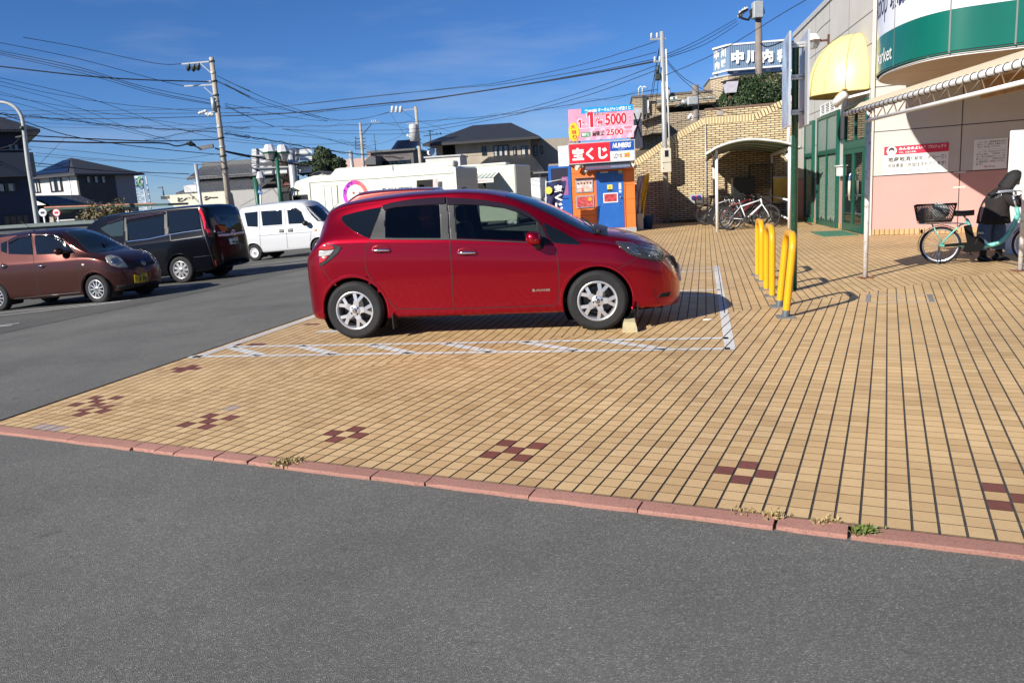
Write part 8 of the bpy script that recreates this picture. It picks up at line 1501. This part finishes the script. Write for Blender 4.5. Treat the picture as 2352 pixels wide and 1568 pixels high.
m=MB();m.bbox(q0[0]-.5,q1[0]-.5,.1,.7,q0[1],px(bs2,*B2(2200,958),.1)[1]+.05,.05);m.build('roof_awning_case',BUSW,bs2);F.r('doorway_shade',B2,2080,1260,2180,1105,M('shade_black'),-.004,.004)  # door opening is a near-black sheet imitating the shade within
AW=MB();n_=11;a_,b_,c_,d_=[Vector((px(bs2,*B2(x,y),o_)[0],o_,px(bs2,*B2(x,y),o_)[1]))for x,y,o_ in((2098,1040,0),(2290,1020,0),(2246,1066,-1.1),(2040,1082,-1.1))]
for k in range(n_):AW.cur=k%2;AW.add([a_.lerp(b_,k/n_),a_.lerp(b_,(k+1)/n_),d_.lerp(c_,(k+1)/n_),d_.lerp(c_,k/n_)],[(0,1,2,3)])
AW.build('striped_awning',[M('stripe_white',(.62,.62,.58),.6),M('stripe_green',(.22,.30,.22),.6)],bs2);q0,q1=px(bs2,*B2(2040,1120),-1.11),px(bs2,*B2(2246,1070),-1.11);m=MB();m.box(q0[0],q1[0],-1.13,-1.11,q0[1],q1[1]);m.build('valance',M('stripe_white'),bs2)
m=MB();text(m,'& EXAMINATION',q0[0]+.05,q0[1]+(q1[1]-q0[1])*.3,q1[0]-.1,q0[1]+(q1[1]-q0[1])*.62,-1.134,.015);m.build('lettering',M('letter_rust',(.45,.10,.07),.6,var=0),bs2,fix=False)
for u_ in(.8,3.4):
 for y_ in(0,2.05):w_=make_wheel(.40,.22,.25,'steel');w_.parent=bs2;w_.location=(u_,y_+.12,.40)
P=at(*v0(1212,425),46);wt=fac('white_truck_box','plain white box body of a truck just right of the striped awning','truck',(P.x,46,-.4),104);F=Fr(wt);q0,q1=px(wt,*v0(1184,410)),px(wt,*v0(1241,408));m=MB();m.bbox(q0[0],q1[0],0,2,.7,q1[1],.05);m.build('box_body',WHITE,wt);m=MB();m.box(q0[0],q1[0]+1.4,.1,1.9,.4,.7);m.build('chassis',DARKM,wt);m=MB();m.bbox(q1[0]+.1,q1[0]+1.5,.05,1.95,.5,1.5,.12);m.build('cab',M('cab_grey',(.25,.26,.27),.4),wt)
for u_ in(q0[0]+.6,q1[0]+.8):
 for y_ in(.1,1.9):w_=make_wheel(.36,.2,.2,'steel');w_.parent=wt;w_.location=(u_,y_,.36)
def bicycle(name,label,org,a,R_w,wb,frame,style,group=None,tilt=0.0,rearw=None,basket_rear=False,basket_front=False,steer=0.0,handle_h=1.0,mud=True):
 T_=thing(name,label,'bicycle',org,R(90-a),group);V=Vector
 fm=M('bike_'+frame[0],frame[1],.35,var=.05,coat=.4)
 def wheel(x,st=0,name='wheel'):
  m=MB();ax=V((math.sin(st)*-1,math.cos(st),0));ti=MB();ti.lathe([(R_w-.042,-.012),(R_w-.028,-.021),(R_w-.006,-.013),(R_w,0),(R_w-.006,.013),(R_w-.028,.021),(R_w-.042,.012)],(0,0,0),ax,44);w_=ti.build(name,RUB,T_);w_.location=(x,0,R_w)
  m.lathe([(R_w-.040,-.013),(R_w-.058,-.012),(R_w-.060,0),(R_w-.058,.012),(R_w-.040,.013)],(0,0,0),ax,40);m.build('rim',ALLOY if style=='step' else M('rim_dark',(.10,.10,.105),.35,metal=.6,var=.05),w_)
  sp_=MB();u_=ax.orthogonal().normalized();q_=ax.cross(u_)
  for k in range(28):t=2*math.pi*k/28;t2=t+(.35 if k%2 else-.35);sp_.tube([(u_*math.cos(t2)+q_*math.sin(t2))*.025+ax*(.028 if k%4<2 else-.028),(u_*math.cos(t)+q_*math.sin(t))*(R_w-.058)],.0022,3,caps=False)
  sp_.cyl(-ax*.045,ax*.045,.024,n=10);sp_.build('spokes',M('spoke_steel',(.22,.22,.22),.35,metal=.6,var=0),w_);return w_
 wheel(0);wheel(wb,steer)
 fr=MB();ax0=V((0,0,R_w))
 if style=='step':
  bb=V((.46,0,.30));st=V((.36,0,.62));sd_=V((.31,0,.80));hd0,hd1=V((wb-.20,0,.66)),V((wb-.25,0,.82))
  fr.tube(smoothpath([bb+V((.06,0,.0)),V((.62,0,.27)),V((.80,0,.34)),V((wb-.28,0,.54)),hd0+V((-.03,0,.04))],5),.034,10);fr.tube([bb,st,st+V((-.03,0,.05))],.022,10);fr.tube([hd0,hd1],.026,10)
  for s_ in(-1,1):fr.tube([ax0+V((0,s_*.055,0)),V((.14,s_*.05,.46)),st+V((-.10,s_*.02,-.03)),st],.012,8);fr.tube([ax0+V((0,s_*.055,0)),V((.30,s_*.05,.275)),bb],.013,8);fr.tube([hd0+V((0,s_*.03,-.02)),V((wb-.10,s_*.05,R_w+.20)),V((wb,s_*.05,R_w))],.016,8)
  fr.tube([V((.04,-.05,R_w)),V((-.12,-.05,.62)),V((-.14,.05,.62)),V((.04,.05,R_w))],.008,6)
 else:
  bb=V((.44,0,.29));st=V((.29,0,.70));hd0,hd1=V((wb-.20,0,.70)),V((wb-.24,0,.86));fr.tube([bb,st],.018,8);fr.tube([st+V((.01,0,-.03)),hd1+V((.01,0,-.03))],.018,8);fr.tube([bb,hd0],.028,8);fr.tube([hd0,hd1],.024,8)
  for s_ in(-1,1):fr.tube([ax0+V((0,s_*.06,0)),st+V((.0,s_*.02,-.03))],.010,6);fr.tube([ax0+V((0,s_*.06,0)),bb+V((0,s_*.03,0))],.011,6)
  fk=V((math.cos(steer),math.sin(steer),0))*.06
  for s_ in(-1,1):fr.tube([hd0+V((0,s_*.04,0)),V((wb-.05,s_*.055,R_w+.12)),V((wb,s_*.05,R_w))],.013,6)
 fr.build('frame',fm,T_)
 sd=st+(V((-.07,0,.11))if style=='step' else V((-.06,0,.20)));m=MB();m.tube([st,sd],.013,8);m.build('seat_post',ALLOY,T_)
 m=MB();m.smooth=True;vs=[]
 for i in range(9):
  t=i/8;wd=.10*(1-t)**.8+.022;x=sd.x-.13+.27*t
  vs+=[(x,wd*math.cos(a_),sd.z+.02+(.035 if math.sin(a_)>0 else.05)*math.sin(a_)+.02*t+.02*(1-t)**3)for a_ in[2*math.pi*k/10 for k in range(10)]]
 m.add(vs,[(i*10+k,i*10+(k+1)%10,i*10+10+(k+1)%10,i*10+10+k)for i in range(8)for k in range(10)]+[tuple(range(9,-1,-1)),tuple(range(80,90))]);m.build('saddle',M('saddle_black',(.012,.012,.013),.5),T_)
 hb=MB();top=hd1+V((-.05,0,.17))if style=='step' else hd1+V((-.02,0,.10));hb.tube([hd1,top],.014,8)
 if style=='step':hpath=[top+V((-.30,.29,.03)),top+V((-.14,.27,.06)),top+V((.02,.15,.06)),top+V((.03,0,0)),top+V((.02,-.15,.06)),top+V((-.14,-.27,.06)),top+V((-.30,-.29,.03))]
 else:hpath=[top+V((-.05,.30,.02)),top+V((.03,.1,.0)),top+V((.03,-.1,.0)),top+V((-.05,-.30,.02))]
 hb.tube(smoothpath(hpath,4),.012,8);hbo=hb.build('handlebar',ALLOY if style=='step' else MATTE,T_)
 for a_,b_ in((hpath[0],hpath[1]),(hpath[-1],hpath[-2])):m=MB();m.cyl(a_-(b_-a_)*.05,a_+(b_-a_)*.72,.019,n=10);m.build('grip',MATTE,hbo);m=MB();m.tube([a_+(b_-a_)*.95,a_+(b_-a_)*.7+V((.05,0,-.04)),a_+(b_-a_)*.2+V((.05,0,-.06))],.006,5);m.build('brake_lever',CHROME,hbo)
 m=MB();cr_=bb+V((0,-.05,0));m.cyl(cr_,cr_+V((0,-.012,0)),.085,n=20);m.tube([cr_+V((0,-.03,0)),cr_+V((.06,-.035,.16))],.011,6);m.tube([bb+V((0,.05,0)),bb+V((-.06,.06,-.16))],.011,6);m.obox(cr_+V((.06,-.09,.17)),(1,0,0),(0,1,0),(0,0,1),.09,.09,.022);m.obox(bb+V((-.06,.11,-.17)),(1,0,0),(0,1,0),(0,0,1),.09,.09,.022);m.build('crank',M('crank_dark',(.05,.05,.05),.4,metal=.4),T_)
 if style=='step':
  m=MB();m.prism([(.06,R_w-.02),(.06,R_w+.02),(.38,bb.z+.03),(bb.x+.05,bb.z+.07),(bb.x+.09,bb.z+.0),(bb.x+.04,bb.z-.08),(bb.x-.09,bb.z-.13),(bb.x-.16,bb.z-.10),(.33,R_w-.0)],-.075,-.045);m.cyl((bb.x+.01,-.085,bb.z),(bb.x+.01,-.05,bb.z),.115,n=24);m.build('chain_guard',M('guard_black',(.004,.004,.004),.6,spec=.12),T_)
  m=MB();m.obox(V((.375,0,.455)),(-.22,0,1),(0,1,0),(1,0,.22),.25,.08,.10);m.build('battery',M('guard_black'),T_);m=MB();m.tube([ax0+V((-.01,-.09,0)),V((-.02,-.11,.01)),V((-.05,-.13,.0))],.010,6);m.tube([ax0+V((-.01,.09,0)),V((-.02,.11,.01))],.010,6);m.build('stand',CHROME,T_)
 if mud:
  for x,a0,a1 in((0,R(40),R(200)),(wb,R(0)if style!='step' else R(20),R(150))):
   m=MB();m.smooth=True;vs=[]
   for i in range(19):
    a_=a0+(a1-a0)*i/18;vs+=[(x+(R_w+.025-dz)*math.cos(a_),y,R_w+(R_w+.025-dz)*math.sin(a_))for y,dz in((-.032,.012),(0,0),(.032,.012))]
   m.add(vs,[(i*3+k,i*3+k+1,i*3+k+4,i*3+k+3)for i in range(18)for k in range(2)]);m.build('mudguard',CHROME if style=='step' else MATTE,T_)
 def basket(x0,x1,z0,z1,y,nm):
  m=MB();n_=16;nz=7
  def P_(u,t,f=1.0):w0=y*(.82+.18*t);a_=x0+.05*(1-t);b_=x1-.05*(1-t);return{0:V((a_+(b_-a_)*u,-w0,z0+(z1-z0)*t)),1:V((b_,-w0+2*w0*u,z0+(z1-z0)*t)),2:V((b_-(b_-a_)*u,w0,z0+(z1-z0)*t)),3:V((a_,w0-2*w0*u,z0+(z1-z0)*t))}
  for sd2 in range(4):
   k2=n_ if sd2%2==0 else 9
   for k in range(-nz,k2+nz):
    for sg in(1,-1):
     A_=(k/k2,0.12);B_=(k/k2+sg*.75*(z1-z0)/(x1-x0 if sd2%2==0 else 2*y),1)
     t0,t1=0,1
     du=B_[0]-A_[0]
     lo=max(0,min((0-A_[0])/du,(1-A_[0])/du));hi=min(1,max((0-A_[0])/du,(1-A_[0])/du))
     if hi-lo>.08:m.beam(P_(A_[0]+du*lo,.12+.88*lo)[sd2],P_(A_[0]+du*hi,.12+.88*hi)[sd2],.012,.006)
  for t in(0,.12,1):m.tube([P_(0,t)[0],P_(1,t)[0],P_(1,t)[1],P_(1,t)[2],P_(1,t)[3]],.009 if t else.006,5)
  m.add([P_(0,0)[0],P_(1,0)[0],P_(1,0)[1],P_(1,0)[2]],[(0,1,2,3)]);return m.build(nm,M('basket_brown',(.018,.012,.010),.5),T_)
 if basket_rear:
  basket(-.36,.19,.645,.90,.20,'rear_basket');m=MB()
  for s_ in(-1,1):m.tube([(-.30,s_*.06,.62),(.24,s_*.06,.61),(.34,s_*.02,.60)],.007,5)
  for x in(-.2,0,.15):m.beam((x,-.09,.625),(x,.09,.625),.012)
  m.build('carrier',CHROME,T_);m=MB();m.box(-.345,-.335,.0,.05,0,.03);m.v=[v+V((0,-.2,.85))for v in m.v];m.build('red_tag',SIGNR,T_);m=MB();m.sphere((-.26,0,.50),.032,8,(.7,1,1.1));m.build('rear_reflector',M('reflector_dark_red',(.12,.01,.03),.2,var=0),T_)
 if basket_front:basket(wb-.12,wb+.24,.66,.92,.18,'front_basket')
 if style=='step':m=MB();m.tube(smoothpath([hpath[5],top+V((.12,-.08,.05)),hd1+V((.06,0,0)),hd0+V((.06,0,-.05))],4),.005,4);m.build('brake_cable',MATTE,T_)
 return T_,basket
p_r=gz(*ZR(1120,385));p_f=Vector((7.78,11.25,0));d_=p_f-p_r
tb_,bk_=bicycle('bicycle','mint green low step bicycle with a big dark rear basket',p_r,math.degrees(math.atan2(d_.x,d_.y)),.285,1.20,('mint',(.12,.46,.38)),'step',basket_rear=True,basket_front=True,steer=-.12)
m=MB();text(m,'Panasonic',.70,.335,.95,.355,-.036,.01,0,.72);m.build('lettering',INK,tb_,fix=False)
for c_,r_,lb,mt in((Vector((-.02,-.02,.80)),(.13,.12,.13),'grey white plastic bag slumped in the rear basket of the mint bicycle',M('bag_grey',(.34,.37,.37),.6,var=.2,scale=9,bump=.5,bscale=14)),(Vector((-.22,.02,.76)),(.11,.12,.10),'brown paper wrapped bundle beside the bag in the rear basket',M('bag_tan',(.30,.23,.17),.8,var=.3,scale=9,bump=.4,bscale=14))):
 w_=FR[tb_.name]@c_;m=MB();m.sphere((0,0,0),1,14,r_)
 m.v=[v*(1+.14*math.sin(v.x*40+v.z*30)*math.cos(v.y*37))for v in m.v];o=m.build('bag',mt);o.location=w_;tag(o,lb,'bag')
pw=gz(*K4(318,808));pf=Vector((pw.x+1.08,pw.y-.28,0));aw_=math.degrees(math.atan2(pf.x-pw.x,pf.y-pw.y))
bicycle('bicycle','white framed bicycle parked foremost under the arched shelter',pw,aw_,.345,1.08,('white',(.72,.72,.72)),'diamond',steer=-.5,mud=False)
G_='dark bicycles under the shelter'
bicycle('bicycle','black bicycle with black mudguards close behind the white framed one',(pw.x-.06,pw.y+.55,0),aw_-3,.345,1.10,('black',(.014,.014,.016)),'diamond',G_,steer=.3,basket_front=True)
bicycle('bicycle','silver bicycle with a wire rear basket at the left shelter post',(pw.x+.15,pw.y+3.4,0),aw_-8,.335,1.12,('silver',(.36,.37,.38)),'diamond',G_,basket_rear=True)
bicycle('bicycle','dark red bicycle in the middle of the shelter row',(pw.x+.05,pw.y+1.2,0),aw_-4,.335,1.10,('dark_red',(.20,.012,.02)),'diamond',G_,steer=-.2,basket_front=True)
bicycle('bicycle','black bicycle farthest back against the lattice trellis',(pw.x+.25,pw.y+2.4,0),aw_-6,.345,1.10,('black',(.014,.014,.016)),'diamond',G_,steer=.2,basket_front=True)
def skin(name,pts,edges,mat,parent,lvl=2,root=0):
 me=bpy.data.meshes.new(name);me.from_pydata([p[:3]for p in pts],edges,[]);o=bpy.data.objects.new(name,me);COL.objects.link(o)
 sk=o.modifiers.new('s','SKIN');ss_=o.modifiers.new('d','SUBSURF');ss_.levels=ss_.render_levels=lvl;sk.use_smooth_shade=True
 for i,p in enumerate(pts):v=me.skin_vertices[0].data[i];v.radius=(p[3],p[4]if len(p)>4 else p[3]);v.use_root=(i==root)
 dg=bpy.context.evaluated_depsgraph_get();m2=bpy.data.meshes.new_from_object(o.evaluated_get(dg));o.modifiers.clear();o.data=m2;m2.materials.clear();m2.materials.append(mat)
 for f in m2.polygons:f.use_smooth=True
 o.parent=parent;return o
fl,frt=gz(*ZR(1785,345)),gz(*ZR(2000,335));pc=(fl+frt)/2;pe=thing('person','person in a dark brown coat and blue trousers bending over the mint bicycle','person',pc,0)
SKIN=M('skin',(.42,.25,.18),.55,var=.06);COAT=M('coat_brown',(.013,.009,.009),.9,var=.25,scale=12,bump=.35,bscale=16);DENIM=M('trousers_blue',(.085,.125,.19),.85,var=.15,scale=20,bump=.3,bscale=22);SHOE=M('shoe_black',(.010,.010,.014),.6,var=.2);HAIR=M('hair_black',(.009,.008,.008),.75,var=.3,scale=40,bump=.6,bscale=60)
B_=[(.03,.10,.80,.13,.115),(.045,.08,.89,.12,.11),(.085,.05,.96,.10,.095),(.12,.02,1.01,.08,.085),(.155,0,1.06,.046),(.20,-.015,1.13,.048),(-.10,.09,.74,.085),(-.115,.06,.42,.065),(-.125,.05,.09,.036),(-.118,-.02,.03,.014),(.10,.09,.74,.085),(.105,.05,.42,.065),(.115,.04,.09,.036),(.12,-.02,.03,.014),(.09,-.11,.97,.045),(.16,-.225,.85,.034),(.34,-.25,.95,.028),(.14,.12,.97,.045),(.31,.17,.86,.034),(.46,.05,.97,.030)]
E_=[(0,1),(1,2),(2,3),(3,4),(4,5),(0,6),(6,7),(7,8),(8,9),(0,10),(10,11),(11,12),(12,13),(3,14),(14,15),(15,16),(3,17),(17,18),(18,19)]
skin('body',B_,E_,SKIN,pe)
hc=Vector((.235,-.02,1.20));hd=MB();hd.sphere((0,0,0),1,20,(.088,.074,.11));hd.v=[Vector((v.x*(1-.25*max(0,-v.z/.11))+.01*max(0,-v.z/.11),v.y*(1-.3*max(0,-v.z/.11)),v.z))for v in hd.v]
hd.sphere((.088,0,-.012),.016,8,(1.1,.8,1.4));hd.sphere((.0,-.074,-.005),.02,8,(.6,.4,1));hd.sphere((.0,.074,-.005),.02,8,(.6,.4,1))
RH=Matrix.Rotation(-.35,3,'Z')@Matrix.Rotation(.55,3,'Y');hd.v=[RH@v+hc for v in hd.v];hd.build('head',SKIN,pe)
fe=MB()
for s_ in(-1,1):fe.sphere(RH@Vector((.079,.030*s_,.014))+hc,.009,8)
fe.tube([RH@Vector((.076,y,-.052))+hc for y in(-.022,0,.022)],.004,5);fe.build('face_features',INK,pe)
hr=MB();hr.smooth=True;vs=[];nu,nv=22,12
for j in range(nv+1):
 for i in range(nu+1):
  a_=math.radians(62+236*i/nu);t=j/nv;ph=t*2.05;rx,ry,rz=.122,.116,.138;k=1+.05*math.sin(i*2.1+j*.4)*t
  if ph<1.57:p=Vector((rx*math.cos(a_)*math.sin(ph)*k,ry*math.sin(a_)*math.sin(ph)*k,rz*math.cos(ph)+.005))
  else:p=Vector((rx*math.cos(a_)*k*(1+.06*(ph-1.57)),ry*math.sin(a_)*k*(1+.10*(ph-1.57)),-.36*(ph-1.57)*(1+.06*math.sin(i*1.7))))
  vs.append(RH@p+hc+Vector((0,0,.012)))
hr.add(vs,[(j*(nu+1)+i,j*(nu+1)+i+1,(j+1)*(nu+1)+i+1,(j+1)*(nu+1)+i)for j in range(nv)for i in range(nu)]);ho=hr.build('hair',HAIR,pe)
fr_=MB();fr_.sphere((0,0,0),1,14,(.098,.09,.115));fr_.v=[RH@(v+Vector((-.014,0,.018)))+hc for v in fr_.v];fr_.build('hair',HAIR,pe)
def shell(name,rings,mat,n=26,wob=.0,parent=None):
 m=MB();m.smooth=True;vs=[]
 for k,(c,ax,rx,ry)in enumerate(rings):
  c=Vector(c);ax=Vector(ax).normalized();sx=Vector((0,1,0)).cross(ax).normalized();sy=ax.cross(sx)
  for i in range(n):a_=2*math.pi*i/n;w_=1+wob*math.sin(a_*5+k*.7)*.6+wob*math.sin(a_*9+k)*.4;vs.append(c+sx*rx*w_*math.cos(a_)+sy*ry*w_*math.sin(a_))
 m.add(vs,[(k*n+i,k*n+(i+1)%n,k*n+n+(i+1)%n,k*n+n+i)for k in range(len(rings)-1)for i in range(n)]);return m.build(name,mat,parent or pe)
ct_=shell('coat',[((.03,.08,.56),(0,0,1),.18,.23),((.03,.08,.575),(0,0,1),.212,.262),((.03,.08,.68),(.02,0,1),.20,.25),((.035,.08,.78),(.05,0,1),.185,.235),((.055,.07,.87),(.25,0,1),.165,.228),((.09,.05,.95),(.5,0,1),.15,.222),((.12,.03,1.01),(.7,-.1,1),.125,.20),((.145,.01,1.06),(.8,-.1,1),.095,.145),((.16,0,1.09),(.8,-.1,.9),.075,.09),((.172,0,1.11),(.8,0,.9),.058,.06)],COAT,wob=.03)
for sgn,P_ in((-1,[(.10,-.08,1.00),(.09,-.15,.95),(.12,-.22,.89),(.19,-.25,.86),(.27,-.255,.90),(.325,-.25,.94)]),(1,[(.13,.10,1.00),(.19,.16,.94),(.27,.19,.88),(.37,.17,.87),(.42,.10,.93)])):
 m=MB();m.tube(smoothpath([Vector(q)for q in P_],3),[.082-.034*min(1,i/(3*(len(P_)-1)))for i in range(3*(len(P_)-1)+1)],14);m.build('sleeve',COAT,ct_)
for s_,x0,y0 in((-1,-.10,.09),(1,.10,.09)):
 kx=-.115 if s_<0 else.108;shell('trousers',[((x0*.6+.03,y0,.76),(0,0,1),.09,.10),((x0*.8+.02,y0,.64),(0,0,1),.10,.11),((kx,.065,.45),(0,.05,1),.098,.10),((kx-.005,.055,.28),(0,0,1),.094,.097),((kx-.005,.05,.175),(0,0,1),.092,.096),((kx-.005,.05,.17),(0,0,1),.082,.086)],DENIM,18,.03)
for(x,y,dx)in((-.122,.05,.01),(.115,.04,.05)):
 m=MB();m.smooth=True;vs=[]
 for k,(t,wd,h)in enumerate(((-.09,.02,.03),(-.08,.038,.07),(-.02,.042,.115),(.05,.044,.085),(.11,.048,.062),(.155,.036,.045),(.17,.012,.025))):
  for i in range(12):a_=2*math.pi*i/12;vs.append((x+dx*t*6+wd*math.cos(a_),y-t,max(0.0,h/2+h/2*math.sin(a_)*1.0)))
 m.add(vs,[(k*12+i,k*12+(i+1)%12,k*12+12+(i+1)%12,k*12+12+i)for k in range(6)for i in range(12)]+[tuple(range(11,-1,-1)),tuple(range(72,84))]);m.build('shoe',SHOE,pe);m=MB();m.cyl((x,y,.08),(x,y,.20),.048,.05,12);m.build('sock',M('sock_black',(.01,.01,.012),.9),pe)
def hand(c,fwd,up,sc=1.0,thumb=1):
 c=Vector(c);f=Vector(fwd).normalized();u=Vector(up);u=(u-f*u.dot(f)).normalized();s_=f.cross(u);P=[];E=[]
 def add(q,r):P.append((*q,r));return len(P)-1
 r0=add(c,.024);r1=add(c+f*.045,.027);r2=add(c+f*.075,.026);E.extend([(r0,r1),(r1,r2)])
 for k,(o_,ln)in enumerate(((-.030,.062),(-.010,.074),(.010,.069),(.029,.052))):
  b0=add(c+f*.080+s_*o_,.0095);b1=add(c+f*(.080+ln*.45)+s_*o_*1.1-u*.012,.009);b2=add(c+f*(.080+ln*.55)+s_*o_*1.1-u*.040,.008);b3=add(c+f*(.075+ln*.3)+s_*o_*1.1-u*.055,.007);E.extend([(r2,b0),(b0,b1),(b1,b2),(b2,b3)])
 t0=add(c+f*.03-s_*.030*thumb,.011);t1=add(c+f*.055-s_*.045*thumb-u*.02,.010);t2=add(c+f*.075-s_*.038*thumb-u*.04,.0085);E.extend([(r1,t0),(t0,t1),(t1,t2)]);return P,E
for c,f,t in(((.33,-.25,.945),(.8,.15,.25),1),((.44,.07,.955),(.6,-.5,.2),-1)):P,E=hand(c,f,(0,0,1),thumb=t);skin('hand',P,E,SKIN,pe,1)
gm=MB()
for cx,n_ in(((3.50,.0),70),):
 pass
def tuft(label,f,x,y,n_,h,sp_,mat):
 p=gz(*f(x,y));T_=MB()
 for _ in range(n_):
  b_=Vector((rn.gauss(0,sp_),rn.gauss(0,sp_*.6),0));d2=Vector((rn.gauss(0,.5),rn.gauss(0,.5),1)).normalized()*h*rn.uniform(.5,1.2);s2=Vector((-d2.y,d2.x,0));s2=(s2.normalized()if s2.length>1e-4 else Vector((1,0,0)))*.003
  T_.add([b_-s2,b_+s2,b_+d2*.6+s2*.7,b_+d2+Vector((rn.gauss(0,.01),rn.gauss(0,.01),-h*.2))],[(0,1,2,3)])
 o=T_.build('grass_tuft',mat,fix=False);o.location=(p.x,p.y,-.01);tag(o,label,'grass')
DRY=leafmat('grass_dry',(.30,.22,.09),(.42,.33,.15));GRN=leafmat('grass_green',(.09,.13,.02),(.16,.20,.05))
ZK3=crop(2700,1050,1.2543)
tuft('green grass tuft growing in a kerb gap',ZK3,948,1345,160,.045,.022,GRN);tuft('dry straw tuft in the kerb gap below the left tile motif',crop(600,1600,3.36),1850,830,260,.04,.04,DRY);tuft('dry straw strands along the kerb joint near the bottom right motif',ZK3,500,1268,70,.04,.03,DRY);tuft('sparse dry strands at the kerb joint beside the green tuft',ZK3,760,1298,60,.035,.03,DRY);tuft('thin dry strands on the kerb joint before the centre right motif',ZK3,345,1245,50,.03,.035,DRY)
p=gz(*ZB(1180,1445));m=MB();m.tube([(-.05,.01,.006),(-.02,-.008,.008),(.02,-.012,.008),(.055,-.008,.006)],.007,6);o=m.build('plastic_strip',WHITE);o.location=p;tag(o,'small curved white plastic strip lying on the tiles by the bay line','litter')
for k,(f,x,y,lb)in enumerate(((crop(1400,1300,1.568),470,1283,'dark tar spot pressed into the asphalt before the kerb'),(Z1,1490,183,'pale scrap of litter on the asphalt left of the red car'),(Z1,735,350,'tiny pale scrap on the asphalt halfway to the lot'))):
 p=gz(*f(x,y),-.035);m=MB();n_=9;m.prism([((.035+.012*math.sin(i*2.7))*math.cos(2*math.pi*i/n_),(.02+.006*math.sin(i*1.9))*math.sin(2*math.pi*i/n_))for i in range(n_)],.0,.004,'z');o=m.build('tar_spot' if k==0 else 'paper_scrap',M('tar',(.02,.02,.024),.6)if k==0 else WHITE);o.location=p+Vector((0,0,.002));tag(o,lb,'litter')
